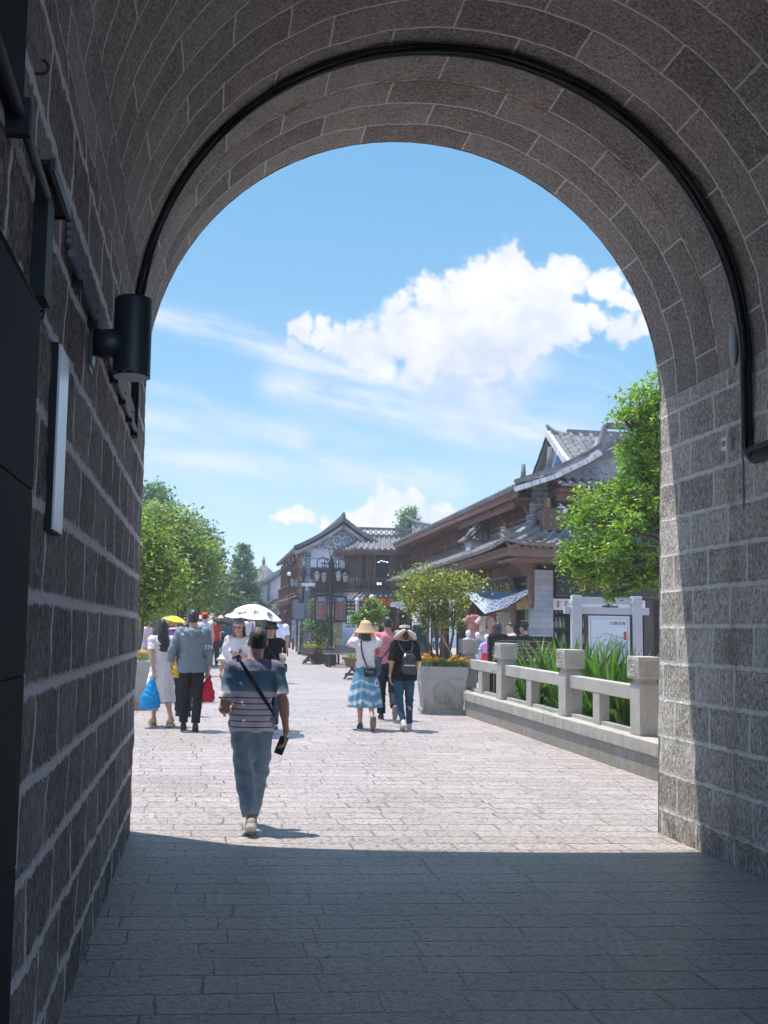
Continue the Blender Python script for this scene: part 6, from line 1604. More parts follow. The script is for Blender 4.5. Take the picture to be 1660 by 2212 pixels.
    def topiary(label, X, Y, zbase, B, m_, size, twigs):
        t = thing('clipped_tree', label, 'topiary', (X, Y, zbase)); O = Vector(t.location)
        m = MB(); branches(m, tuple(O), B, 0.05, rng, tuple(Vector(B[0][:3])-Vector((0, 0, B[0][3]*1.4))), 0.1, 0.05, 1); m.v = [tuple(Vector(v)-O) for v in m.v]; m.build('trunk', M_BARK, t)
        leaf_mesh('crown', crown_pts(B, twigs, 10, 0.06, rng, 0.5, 0.8)-np.array(O), size, t, m_, 0.5, 0.55, rng)
    topiary('cloud pruned dark green shrub in the brown planter box', (a[0]+b[0])/2, Y, g+zt, [pblob(690, 1385, Y, 16), pblob(672, 1352, Y, 16), pblob(692, 1356, Y, 18), pblob(710, 1362, Y, 15), pblob(680, 1318, Y, 12), pblob(700, 1335, Y, 14), pblob(676, 1300, Y, 9), pblob(695, 1315, Y, 10)], M_LEAF_D, 0.09, 420)
    t = thing('grassy_plant', 'pale tufted plant spilling over the front of the brown planter box', 'plant', ((a[0]+b[0])/2, Y-0.2, g+zt)); 
    P = rng.normal(size=(700, 3))*np.array([0.33, 0.2, 0.14])+np.array([0, -0.1, 0.2]); leaf_mesh('foliage', P, 0.10, t, M_LEAF_P, 0.3, 0.3, rng)
    Y = 33.0; X = at(800, 1400, Y)[0]
    topiary('bright green cloud pruned tree behind the straw hatted woman', X, Y, gz(Y), [pblob(795, 1352, Y, 14), pblob(800, 1330, Y, 22), pblob(806, 1312, Y, 18), pblob(820, 1322, Y, 15), pblob(775, 1335, Y, 15), pblob(768, 1342, Y, 11), pblob(818, 1340, Y, 13), pblob(790, 1340, Y, 14), pblob(802, 1302, Y, 10)], M_LEAF_T, 0.10, 560)
square_furniture()

# ------------------------------------------------------------------ shop front: dyed awning, hanging clothes
def tiedye(name, base, dark, sc):
    t = new_mat(name); o = t.coord('Object'); v = t.voro(o, sc, 'DISTANCE_TO_EDGE'); n = t.noise(o, sc*0.8, 3, 0.5)
    t.set(t.p.inputs['Base Color'], t.mix((v+(n-0.5)*0.12).ss(0.03, 0.10), dark, base)); t.p.inputs['Roughness'].default_value = 0.9
    return t.mat
def awning():
    O = np.array([8.0, 28.4, 2.4])
    t = thing('dyed_cloth_awning', 'blue and white tie dyed cloth awning sagging in front of the shop', 'awning', tuple(O))
    def sheet(name, top, bot, n, m_, sag=0.0):
        top = [np.array(p) for p in top]; bot = [np.array(p) for p in bot]
        def along(P, f):
            k = min(int(f*(len(P)-1)), len(P)-2); g = f*(len(P)-1)-k; return P[k]*(1-g)+P[k+1]*g
        V = []; 
        for th in (0, 0.012):
            for i in range(n+1):
                for j in range(9):
                    f = i/n; q = j/8; p = along(top, f)*(1-q)+along(bot, f)*q
                    V.append(p-O+np.array([0, th+0.02*math.sin(f*17)*q, -sag*4*q*(1-q)-sag*0.5*math.sin(f*PI)]))
        N = (n+1)*9; id_ = np.arange(N).reshape(n+1, 9)
        Fq = np.stack([id_[:-1, :-1], id_[1:, :-1], id_[1:, 1:], id_[:-1, 1:]], -1).reshape(-1, 4)
        np_mesh(name, V, np.concatenate([Fq, Fq[:, ::-1]+N]), t, m_, True)
    A = lambda px, py, Y: at(px, py, Y)
    sheet('blue_canopy', [A(1030, 1268, 31.5), A(1085, 1266, 29.8), A(1145, 1262, 28.4)], [A(1012, 1283, 30.2), A(1054, 1300, 27.6), A(1146, 1270, 27.2)], 16, tiedye('indigo tie dyed cloth', (0.02, 0.055, 0.12), (0.30, 0.36, 0.42), 14), 0.04)
    sheet('white_valance', [A(1000, 1279, 30.5), A(1025, 1278, 29.0), A(1054, 1301, 27.58), A(1100, 1288, 27.4), A(1146, 1271, 27.18)], [A(1003, 1284, 30.5), A(1022, 1300, 29.0), A(1048, 1326, 27.58), A(1095, 1312, 27.4), A(1147, 1279, 27.18)], 24, tiedye('white cloth with small indigo marks', (0.66, 0.67, 0.70), (0.10, 0.13, 0.22), 16))
awning()
# ------------------------------------------------------------------ figures from distance fields
def surfnet(Fv, org, vs):
    s = Fv < 0; nx, ny, nz = Fv.shape
    off = [(i, j, k) for i in (0, 1) for j in (0, 1) for k in (0, 1)]
    cnt = sum(s[i:nx-1+i, j:ny-1+j, k:nz-1+k].astype(np.int8) for i, j, k in off)
    act = np.argwhere((cnt > 0) & (cnt < 8))
    vals = np.stack([Fv[act[:, 0]+i, act[:, 1]+j, act[:, 2]+k] for i, j, k in off], 1)
    P = np.zeros((len(act), 3)); n = np.zeros(len(act))
    offa = np.array(off, float)
    for a in range(8):
        for b in range(a+1, 8):
            if np.abs(offa[a]-offa[b]).sum() != 1: continue
            va, vb = vals[:, a], vals[:, b]; mk = (va < 0) != (vb < 0)
            t = np.where(mk, va/np.where(mk, va-vb, 1), 0)
            P += (offa[a]+(offa[b]-offa[a])*t[:, None])*mk[:, None]; n += mk
    V = (act+P/n[:, None])*vs+np.asarray(org)
    idx = np.full((nx-1, ny-1, nz-1), -1, np.int32); idx[act[:, 0], act[:, 1], act[:, 2]] = np.arange(len(act))
    faces = []
    for ax in range(3):
        sl0 = [slice(1, -1)]*3; sl1 = [slice(1, -1)]*3; sl0[ax] = slice(0, -1); sl1[ax] = slice(1, None)
        s0 = s[tuple(sl0)]; s1 = s[tuple(sl1)]
        e = np.argwhere(s0 != s1)
        if not len(e): continue
        sg = s0[e[:, 0], e[:, 1], e[:, 2]]
        c = e.copy(); 
        for q in range(3):
            if q != ax: c[:, q] += 1
        o1, o2 = [(1, 2), (2, 0), (0, 1)][ax]
        def g(d1, d2):
            w = c.copy(); w[:, o1] -= d1; w[:, o2] -= d2; return idx[w[:, 0], w[:, 1], w[:, 2]]
        q = np.stack([g(1, 1), g(0, 1), g(0, 0), g(1, 0)], 1)
        q[~sg] = q[~sg][:, ::-1]; faces.append(q)
    Fq = np.concatenate(faces); Fq = Fq[(Fq >= 0).all(1)]
    return V, Fq
A3 = lambda p: np.array(p, float)
def cone(a, b, ra, rb, flat=False, op='u', k=None):
    a, b = A3(a), A3(b); ab = b-a; L2 = ab@ab; L = math.sqrt(L2); R = max(ra, rb)
    def f(X, Y, Z):
        px, py, pz = X-a[0], Y-a[1], Z-a[2]; t = (px*ab[0]+py*ab[1]+pz*ab[2])/L2; tc = np.clip(t, 0, 1)
        d = np.sqrt((px-ab[0]*tc)**2+(py-ab[1]*tc)**2+(pz-ab[2]*tc)**2)
        if flat:
            dr = np.sqrt(np.maximum(0, (px-ab[0]*t)**2+(py-ab[1]*t)**2+(pz-ab[2]*t)**2))-(ra+(rb-ra)*tc)
            return np.maximum(dr, (np.abs(t-0.5)-0.5)*L)
        return d-(ra+(rb-ra)*tc)
    return (f, np.minimum(a, b)-R, np.maximum(a, b)+R, op, k)
def ell(c, r, rot=None, op='u', k=None):
    c = A3(c); r = A3(r); M = np.array(Euler(rot).to_matrix()) if rot is not None else None; R = r.max()
    def f(X, Y, Z):
        x, y, z = X-c[0], Y-c[1], Z-c[2]
        if M is not None: x, y, z = [M[0, i]*x+M[1, i]*y+M[2, i]*z for i in range(3)]
        k0 = np.sqrt((x/r[0])**2+(y/r[1])**2+(z/r[2])**2); k1 = np.sqrt((x/r[0]**2)**2+(y/r[1]**2)**2+(z/r[2]**2)**2)+1e-9
        return k0*(k0-1)/k1
    return (f, c-R, c+R, op, k)
def rbox(c, h, r=0.01, rot=None, op='u', k=None):
    c = A3(c); h = A3(h); M = np.array(Euler(rot).to_matrix()) if rot is not None else None; R = np.linalg.norm(h)
    def f(X, Y, Z):
        x, y, z = X-c[0], Y-c[1], Z-c[2]
        if M is not None: x, y, z = [M[0, i]*x+M[1, i]*y+M[2, i]*z for i in range(3)]
        qx, qy, qz = np.abs(x)-h[0]+r, np.abs(y)-h[1]+r, np.abs(z)-h[2]+r
        return np.sqrt(np.maximum(qx, 0)**2+np.maximum(qy, 0)**2+np.maximum(qz, 0)**2)+np.minimum(np.maximum(qx, np.maximum(qy, qz)), 0)-r
    return (f, c-R, c+R, op, k)
def loft(prof, p=2.3, op='u', k=None, ruf=None):
    """prof rows: z, cx, cy, rx, ry ; flat ends. ruf=(count, amp at bottom, phase)"""
    P = np.array(sorted(prof), float); z0, z1 = P[0, 0], P[-1, 0]
    mx = (np.abs(P[:, 1])+P[:, 3]).max()*1.15; lo = A3(((P[:, 1]-P[:, 3]).min()*1.0-0.04, (P[:, 2]-P[:, 4]).min()-0.04, z0)); hi = A3(((P[:, 1]+P[:, 3]).max()+0.04, (P[:, 2]+P[:, 4]).max()+0.04, z1))
    def f(X, Y, Z):
        zz = np.clip(Z, z0, z1); cx, cy, rx, ry = [np.interp(zz, P[:, 0], P[:, i]) for i in (1, 2, 3, 4)]
        x, y = X-cx, Y-cy
        if ruf is not None:
            th = np.arctan2(y/ry, x/rx); fr = np.clip((z1-Z)/(z1-z0), 0, 1)
            m = 1+ruf[1]*fr*np.sin(th*ruf[0]+ruf[2]+2.0*np.sin(th*3))
            rx = rx*m; ry = ry*m
        q = (np.abs(x/rx)**p+np.abs(y/ry)**p)**(1/p)
        return np.maximum((q-1)*np.minimum(rx, ry), np.maximum(z0-Z, Z-z1))
    return (f, lo, hi, op, k)
def sdf(prims, vs, k=0.02, fold=None):
    us = [p for p in prims if p[3] == 'u']
    lo = np.min([p[1] for p in us], 0)-3*vs-0.01; hi = np.max([p[2] for p in us], 0)+3*vs+0.01
    n = np.ceil((hi-lo)/vs).astype(int)+1; ax = [lo[i]+vs*np.arange(n[i]) for i in range(3)]
    Fv = np.full(n, 0.5)
    for f, a, b, op, kk in prims:
        kk = k if kk is None else kk; mg = 2.0*max(kk, 0.01)+2*vs
        i0 = np.clip(((a-mg-lo)/vs).astype(int), 0, n-1); i1 = np.clip(((b+mg-lo)/vs).astype(int)+2, 1, n)
        if (i1 <= i0).any(): continue
        X = ax[0][i0[0]:i1[0], None, None]; Y = ax[1][None, i0[1]:i1[1], None]; Z = ax[2][None, None, i0[2]:i1[2]]
        d = f(X, Y, Z); S = Fv[i0[0]:i1[0], i0[1]:i1[1], i0[2]:i1[2]]
        if op == 'u':
            h = np.clip(0.5+0.5*(S-d)/kk, 0, 1); S[...] = S*(1-h)+d*h-kk*h*(1-h)
        elif op == 's': S[...] = np.maximum(S, -d)
        elif op == 'i': S[...] = np.maximum(S, d)
    if fold:
        X = ax[0][:, None, None]; Y = ax[1][None, :, None]; Z = ax[2][None, None, :]
        amp, fr, sd = fold
        Fv = Fv+amp*(np.sin(fr*(0.9*X+0.4*Z)+sd+2*np.sin(fr*0.37*Z+Y*9))*np.sin(fr*(0.8*Y-0.55*Z)+1.3*sd+1.7*np.sin(X*13))+0.5*np.sin(fr*1.9*(X*0.5+Z*0.75+Y*0.3)+sd*2))
    Fv = np.pad(Fv, 1, constant_values=0.5)
    return surfnet(Fv, lo-vs, vs)
def sdf_obj(name, prims, vs, mt, parent, k=0.02, fold=None):
    V, Fq = sdf(prims, vs, k, fold); return np_mesh(name, V, Fq, parent, mt, True)

DEF = dict(pelvis=(0, 0, .93), waist=(0, .0, 1.08), chest=(0, 0, 1.27), neck=(0, -.012, 1.43), head=(0, .015, 1.585),
           shL=(-.18, 0, 1.385), elL=(-.225, -.03, 1.11), wrL=(-.235, .03, .87), shR=(.18, 0, 1.385), elR=(.225, -.03, 1.11), wrR=(.235, .03, .87),
           hipL=(-.085, 0, .90), knL=(-.09, .02, .49), anL=(-.095, -.02, .085), hipR=(.085, 0, .90), knR=(.09, .02, .49), anR=(.095, -.02, .085),
           pitchL=0.0, pitchR=0.0)
class Fig:
    def __init__(s, name, label, Y, px, py=None, H=1.7, face=0.0, fem=False, bulk=1.0, vs=0.012, over=None, group=None, X=None, base=None):
        s.k = H/1.7; s.fem = fem; s.b = bulk; s.vs = vs
        d = dict(DEF)
        if fem: d.update(shL=(-.158, 0, 1.38), shR=(.158, 0, 1.38), elL=(-.20, -.03, 1.11), elR=(.20, -.03, 1.11), wrL=(-.21, .02, .88), wrR=(.21, .02, .88))
        d.update(over or {})
        s.j = {a: (A3(v)*s.k if isinstance(v, tuple) else v) for a, v in d.items()}
        x = at(px, py or 1500, Y)[0] if X is None else X
        s.root = thing(name, label, 'person', (x, Y, gz(Y) if base is None else base), face, group)
    def obj(s, name, prims, mt, k=0.02, fold=None, vs=None):
        q = s.k
        return sdf_obj(name, prims, vs or s.vs, mt, s.root, k, fold)
    def hand(s, side, d, n, curl=0.5, vs=0.0045):
        """palm + five fingers; d fingers direction, n palm normal"""
        w = s.j['wr'+side]; q = s.k*(0.92 if s.fem else 1.0); d = A3(d); d /= np.linalg.norm(d); n = A3(n); n -= d*(n@d); n /= np.linalg.norm(n)
        t = np.cross(d, n); 
        if t[1] < -0.2: t = -t                                     # thumb side points forward
        P = [cone(w-d*0.02, w+d*0.012, 0.027*q, 0.024*q), rbox(w+d*0.052*q, (0.045*q,)*3, 0.02)]
        P = [P[0]]
        for o, L in ((0.030, 0.085), (0.010, 0.090), (-0.010, 0.086), (-0.028, 0.078)): P.append(cone(w+d*0.008+t*o*0.6*q, w+d*L*q+t*o*q, 0.013*q, 0.0125*q))
        for o, L0, Ls in ((0.030, 0.085, (.040, .026, .022)), (0.010, 0.090, (.045, .030, .023)), (-0.010, 0.086, (.042, .027, .022)), (-0.028, 0.078, (.032, .021, .019))):
            b = w+d*L0*q+t*o*q; ang = curl*0.5
            for i, l in enumerate(Ls):
                e = b+(d*math.cos(ang)+n*math.sin(ang)-t*0.02*(i+1)*np.sign(-o))*l*q; P.append(cone(b, e, (0.0098-0.0009*i)*q, (0.0090-0.0010*i)*q)); b = e; ang += curl
        b = w+d*0.022*q+t*0.022*q; e = b+(d*0.62+t*0.70+n*0.30)*0.040*q; e2 = e+(d*0.85+t*0.25+n*0.35)*0.030*q; e3 = e2+(d*0.9+n*0.4)*0.024*q
        P += [cone(b, e, 0.0145*q, 0.0115*q), cone(e, e2, 0.0115*q, 0.010*q), cone(e2, e3, 0.010*q, 0.008*q)]
        return sdf(P, vs, 0.008)
    def body(s, skin, hands=None, face=True, bare_legs=False, feet=True, vs=None):
        j, q, b = s.j, s.k, s.b; vs = vs or s.vs; P = []
        hd = j['head']; 
        P += [ell(hd+A3((0, -.005, .012))*q, A3((.074, .094, .105))*q), ell(hd+A3((0, .030, -.060))*q, A3((.052, .060, .058))*q), cone(hd+A3((0, -.02, -.05))*q, j['neck']+A3((0, 0, -.02))*q, .052*q, .060*q*b)]
        if face:
            P += [cone(hd+A3((0, .084, .012))*q, hd+A3((0, .104, -.026))*q, .010*q, .016*q, k=.012), ell(hd+A3((0, .086, -.062))*q, A3((.024, .012, .010))*q, k=.01), ell(hd+A3((0, .075, -.095))*q, A3((.028, .022, .020))*q)]
            for sx in (-1, 1): P.append(ell(hd+A3((sx*.033, .083, .012))*q, A3((.018, .014, .012))*q, op='s'))
        for sx in (-1, 1): P.append(ell(hd+A3((sx*.077, -.008, -.010))*q, A3((.012, .022, .034))*q, k=.008))
        pv, wa, ch, nk = j['pelvis'], j['waist'], j['chest'], j['neck']
        P.append(loft([(pv[2]-.08*q, pv[0], pv[1], .140*q*b, .10*q*b), (pv[2]+.03*q, pv[0], pv[1], .150*q*b, .105*q*b), (wa[2], wa[0], wa[1], .120*q*b, .088*q*b), (ch[2], ch[0], ch[1], .140*q*b, .10*q*b), (ch[2]+.10*q, ch[0], ch[1]-.005, .150*q*b, .09*q*b), (nk[2]-.01*q, nk[0], nk[1], .070*q*b, .06*q*b)], 2.2, k=.04))
        th = 0.9 if s.fem else 1.0
        for L in 'LR':
            sh, el, wr = j['sh'+L], j['el'+L], j['wr'+L]
            P += [cone(sh, el, .047*q*b*th, .037*q*b*th), cone(el, wr, .038*q*b*th, .025*q*th), cone(el+(wr-el)*.15, el+(wr-el)*.4, .039*q*th*b, .036*q*th*b)]
            hp, kn, an = j['hip'+L], j['kn'+L], j['an'+L]
            P += [cone(hp, kn, .076*q*b, .050*q), cone(kn, an, .049*q, .033*q), cone(kn+(an-kn)*.15+A3((0, -.012, 0))*q, kn+(an-kn)*.45+A3((0, -.014, 0))*q, .046*q, .044*q)]
            if feet:
                pt = j['pitch'+L]; fw = A3((0, math.cos(pt), -math.sin(pt))); P.append(cone(an+A3((0, -.02, -.02))*q, an+(fw*.13+A3((0, 0, -.03)))*q, .036*q, .026*q))
        V, Fq = sdf(P, vs, 0.022)
        for L, d, n, c in (hands or []):
            v2, f2 = s.hand(L, d, n, c); Fq = np.concatenate([Fq, f2+len(V)]); V = np.concatenate([V, v2])
        o = np_mesh('body', V, Fq, s.root, skin, True)
        if face:
            m = MB()
            for sx in (-1, 1): m.sphere(tuple(hd+A3((sx*.033, .082, .012))*q), .0125*q, 8, 6, (1.2, .6, .7))
            m.build('eyes', mat('dark eye', (0.015, 0.01, 0.01), 0.2, 0), s.root)
            m = MB()
            m.tube([tuple(hd+A3((x, .097-abs(x)*.35, -.064+abs(x)*.08))*q) for x in (-.022, -.01, 0, .01, .022)], .0042*q, 6); m.build('lips', mat('lips', (0.34, 0.12, 0.10), 0.5, 0.05), s.root)
            m = MB()
            for sx in (-1, 1): m.tube([tuple(hd+A3((sx*x, .097-x*.35, .036+(.004 if x > .03 else .008)))*q) for x in (.014, .03, .05)], .004*q, 5)
            m.build('eyebrows', M_HAIR, s.root)
        return o
    def top(s, mt, hem=.86, fit=1.0, sleeve=.55, sr=.062, cuff=.055, flare=0.0, k=.03, fold=(.004, 34, 1.0), name='shirt', neckz=.0, thick=1.0, coll=.075, vs=None):
        """sleeve: fraction of the arm covered (0..1: upper arm, 1..2: forearm)"""
        j, q, b = s.j, s.k, s.b; pv, wa, ch, nk = j['pelvis'], j['waist'], j['chest'], j['neck']
        w = fit*b; hz = hem*q
        P = [loft([(hz, pv[0], pv[1]-.005, (.172+flare)*q*w, (.122+flare)*q*w*thick), (pv[2]+.05*q, pv[0], pv[1]-.005, (.165+flare*.6)*q*w, .120*q*w*thick), (wa[2]+.02*q, wa[0], wa[1]-.005, .152*q*w, .115*q*w*thick), (ch[2]-.02*q, ch[0], ch[1], .165*q*w, .122*q*w*thick), (ch[2]+.07*q, ch[0], ch[1]-.008, .168*q*w, .112*q*w*thick), (ch[2]+.115*q, nk[0], nk[1], .135*q*w, .095*q*w), (nk[2]+.005+neckz, nk[0], nk[1]+.002, coll*q*w, .068*q*w)], 2.5)]
        for L in 'LR':
            sh, el, wr = j['sh'+L], j['el'+L], j['wr'+L]
            if sleeve <= 0: P.append(ell(sh+A3((-.02 if L == 'R' else .02, 0, 0)), A3((.055, .06, .05))*q)); continue
            P.append(cone(nk+A3((0, 0, -.045))*q, sh+A3((0, 0, -.012))*q, .058*q*b, min(sr, .066)*q*b, k=.025)); P.append(cone(ch+A3((0, 0, .03))*q, sh+A3((0, 0, -.05))*q, .07*q*b, .058*q*b, k=.03))
            if sleeve <= 1: P += [ell(sh+(el-sh)*.06, A3((1, 1, 1))*min(sr, .070)*q*b), cone(sh+(el-sh)*.10, sh+(el-sh)*sleeve, min(sr, .070)*q*b, cuff*q*b, True, k=.02)]
            else: P += [cone(sh+(sh-el)*.05, el, sr*q*b, (sr*.80)*q*b), cone(el, el+(wr-el)*(sleeve-1), sr*.80*q*b, cuff*q*b, True)]
        if coll > 0: P.append(ell(nk+A3((0, .015, .04))*q, A3((.062, .062, .055))*q*min(1.2, coll/.065), op='s'))
        return s.obj(name, P, mt, k, fold, vs)
    def trousers(s, mt, fit=1.0, ank=.062, top=1.04, length=1.0, name='trousers', fold=(.004, 40, 2.0), thigh=.098, knee=.074):
        j, q, b = s.j, s.k, s.b; pv = j['pelvis']; w = fit*b
        P = [loft([(pv[2]-.11*q, pv[0], pv[1], .150*q*w, .115*q*w), (pv[2], pv[0], pv[1], .166*q*w, .122*q*w), (top*q, j['waist'][0], j['waist'][1], .140*q*w, .105*q*w)], 2.4)]
        for L in 'LR':
            hp, kn, an = j['hip'+L], j['kn'+L], j['an'+L]; e = kn+(an-kn)*length
            P += [cone(hp, kn, thigh*q*w, knee*q*w, k=.035), cone(kn, e, knee*q*w, ank*q*w, True, k=.02)]
        return s.obj(name, P, mt, .02, fold)
    def skirt(s, mt, top=1.06, hem=.4, wr=.14, hr=.30, ruf=(11, .05, 0.), name='skirt', sway=0.0, fold=None):
        j, q = s.j, s.k; wa, pv = j['waist'], j['pelvis']
        P = [loft([(hem*q, pv[0]+sway, pv[1], hr*q, hr*.85*q), ((hem+top)*.5*q, pv[0]+sway*.4, pv[1], (wr*.45+hr*.55)*q*1.04, (wr*.45+hr*.55)*.86*q), (pv[2]+.02*q, pv[0], pv[1], max(.165, wr*1.1)*q, .13*q), (top*q, wa[0], wa[1], wr*q, wr*.76*q)], 2.1, ruf=ruf)]
        return s.obj(name, P, mt, .02, fold)
    def shoe(s, L, mt, sole, heel=.0, h=.075, wid=.042):
        j, q = s.j, s.k; an = j['an'+L]; pt = j['pitch'+L]; c, sn = math.cos(pt), math.sin(pt)
        R = lambda v: an+A3((v[0], v[1]*c+v[2]*sn, -v[1]*sn+v[2]*c))*q
        P = [cone(R((0, -.035, -.045)), R((0, .06, -.045)), .040*q, .042*q), cone(R((0, .06, -.047)), R((0, .15, -.058)), .042*q, .030*q), cone(R((0, -.01, 0)), R((0, .0, -.04)), .040*q, .042*q)]
        o = s.obj('shoe', P, mt, .02, None, min(s.vs, .011))
        m = MB(); out = [(-.040, -.07), (-.046, 0), (-.045, .08), (-.030, .17), (0, .19), (.030, .17), (.045, .08), (.046, 0), (.040, -.07), (.02, -.09), (-.02, -.09)]
        vs = [tuple(R((x, y, -.066-(heel if y < 0 else heel*.2)))) for x, y in out]+[tuple(R((x*.97, y*.98, -.098-(heel if y < 0.03 else heel*.3)))) for x, y in out]
        n = len(out); m.add(vs, [tuple(reversed(range(n))), tuple(range(n, 2*n))]+[(i, (i+1) % n, n+(i+1) % n, n+i) for i in range(n)])
        so = m.build('sole', sole, s.root); so.parent = o
    def hair(s, style='short', mt=None, vs=None):
        hd, q = s.j['head'], s.k; P = [ell(hd+A3((0, -.012, .022))*q, A3((.082, .102, .110))*q)]
        cut = [rbox(hd+A3((0, .115, -.075))*q, A3((.12, .085, .115))*q, .02*q, op='s'), rbox(hd+A3((0, .02, -.135))*q, A3((.14, .2, .075))*q, .02*q, op='s')]
        fo = (.003, 90, 1.0)
        if style == 'short': P += [ell(hd+A3((0, -.055, -.035))*q, A3((.066, .052, .06))*q)]; P += cut
        elif style == 'crew': 
            P = [ell(hd+A3((0, -.008, .020))*q, A3((.0785, .0985, .104))*q), ell(hd+A3((0, -.055, -.035))*q, A3((.064, .050, .062))*q)]+cut; fo = (.0015, 120, 1.0)
        elif style == 'long':
            P += cut[:1]; P += [loft([(hd[2]-.40*q, hd[0]+.015, hd[1]-.12*q, .080*q, .030*q), (hd[2]-.2*q, hd[0], hd[1]-.095*q, .098*q, .045*q), (hd[2], hd[0], hd[1]-.03*q, .085*q, .075*q)], 2.0, k=.03)]; fo = (.004, 70, 1.0)
        elif style == 'bob':
            P += cut[:1]; P += [loft([(hd[2]-.17*q, hd[0], hd[1]-.06*q, .080*q, .06*q), (hd[2], hd[0], hd[1]-.025*q, .086*q, .085*q)], 2.0, k=.03)]
        elif style == 'tail':
            P += cut; P += [cone(hd+A3((0, -.09, -.02))*q, hd+A3((0, -.13, -.16))*q, .035*q, .03*q), cone(hd+A3((0, -.13, -.16))*q, hd+A3((0, -.11, -.28))*q, .03*q, .012*q)]
        elif style == 'bun':
            P += cut; P += [ell(hd+A3((0, -.10, -.085))*q, A3((.05, .04, .045))*q)]
        return s.obj('hair', P, mt or M_HAIR, .02, fo, vs or min(s.vs, .010))
    def w2(s, p): return np.array(s.root.matrix_world @ Vector(p))
def hair_mat():
    t = new_mat('black hair'); o = t.coord('Object'); n = t.noise(t.scale(o, (60, 60, 6)), 3, 4, 0.6)
    t.set(t.p.inputs['Base Color'], t.mix(n, (0.006, 0.005, 0.005), (0.030, 0.024, 0.022))); t.p.inputs['Roughness'].default_value = 0.42
    t.set(t.p.inputs['Normal'], t.bump(n, 0.5, 0.006)); return t.mat
M_HAIR = hair_mat()
M_HAIRB = mat('dark brown hair', (0.045, 0.022, 0.015), 0.45, 0.3, 40)
M_SKIN = mat('light skin', (0.50, 0.285, 0.205), 0.5, 0.08, 12)
M_SKINT = mat('tanned skin', (0.42, 0.225, 0.155), 0.5, 0.10, 12)
def cloth(name, col, var=0.12, rough=0.85): return mat(name, col, rough, var, 9, 0.25, 140, spec=0.2)
W_RUB = mat('white rubber sole', (0.62, 0.60, 0.55), 0.7, 0.1); B_RUB = mat('black rubber sole', (0.03, 0.03, 0.03), 0.7, 0.1)
def sling(name, label, cat, pts, width, mt, parent_loc, rz, extra=None):
    """strap ribbon following pts (local to parent_loc), plus pouch prims"""
    t = thing(name, label, cat, parent_loc, rz)
    m = MB(); P = [Vector(p) for p in pts]
    for a, b in zip(P[:-1], P[1:]):
        n = Vector((a.x+b.x, a.y+b.y, 0)); n = n.normalized() if n.length > 1e-3 else Vector((0, -1, 0)); m.bar(a, b, width, 0.006, n)
    m.build('strap', mt, t)
    if extra: extra(t)
    return t
def plastic(name, col):
    t = new_mat(name); o = t.coord('Object'); n = t.noise(o, 14, 4, 0.6, 1.0)
    t.set(t.p.inputs['Base Color'], t.mix(n, tuple(x*0.75 for x in col), col)); t.p.inputs['Roughness'].default_value = 0.28
    tl = t.new('ShaderNodeBsdfTranslucent'); mx = t.new('ShaderNodeMixShader'); mx.inputs[0].default_value = 0.45; tl.inputs[0].default_value = (*col, 1)
    t.set(t.p.inputs['Normal'], t.bump(t.noise(o, 20, 4, 0.6, 1.5), 0.8, 0.012))
    t.L.new(t.p.outputs[0], mx.inputs[1]); t.L.new(tl.outputs[0], mx.inputs[2]); t.L.new(mx.outputs[0], t.out.inputs[0]); return t.mat
def carrier(label, loc, w, h, d, mt, rz=0.0, skew=0.0):
    """thin plastic carrier bag hanging from its two handles; loc = grip point"""
    t = thing('carrier_bag', label, 'plastic bag', loc, rz)
    sdf_obj('bag_body', [loft([(-h, skew, 0, w*.46, d*.42), (-h*.92, skew, 0, w*.52, d*.52), (-h*.62, skew*.8, 0, w*.50, d*.5), (-h*.30, skew*.4, 0, w*.28, d*.30), (-.035, 0, 0, w*.10, d*.16), (-.01, 0, 0, w*.05, d*.10)], 2.2)], .009, mt, t, .02, (.006, 42, 1.7))
    m = MB()
    for s in (-1, 1): m.tube([(s*.03, 0, -.05), (s*.018, 0, 0.0), (0, 0, .022)], [.014, .010, .008], 6)
    m.build('handle', mt, t)
    return t

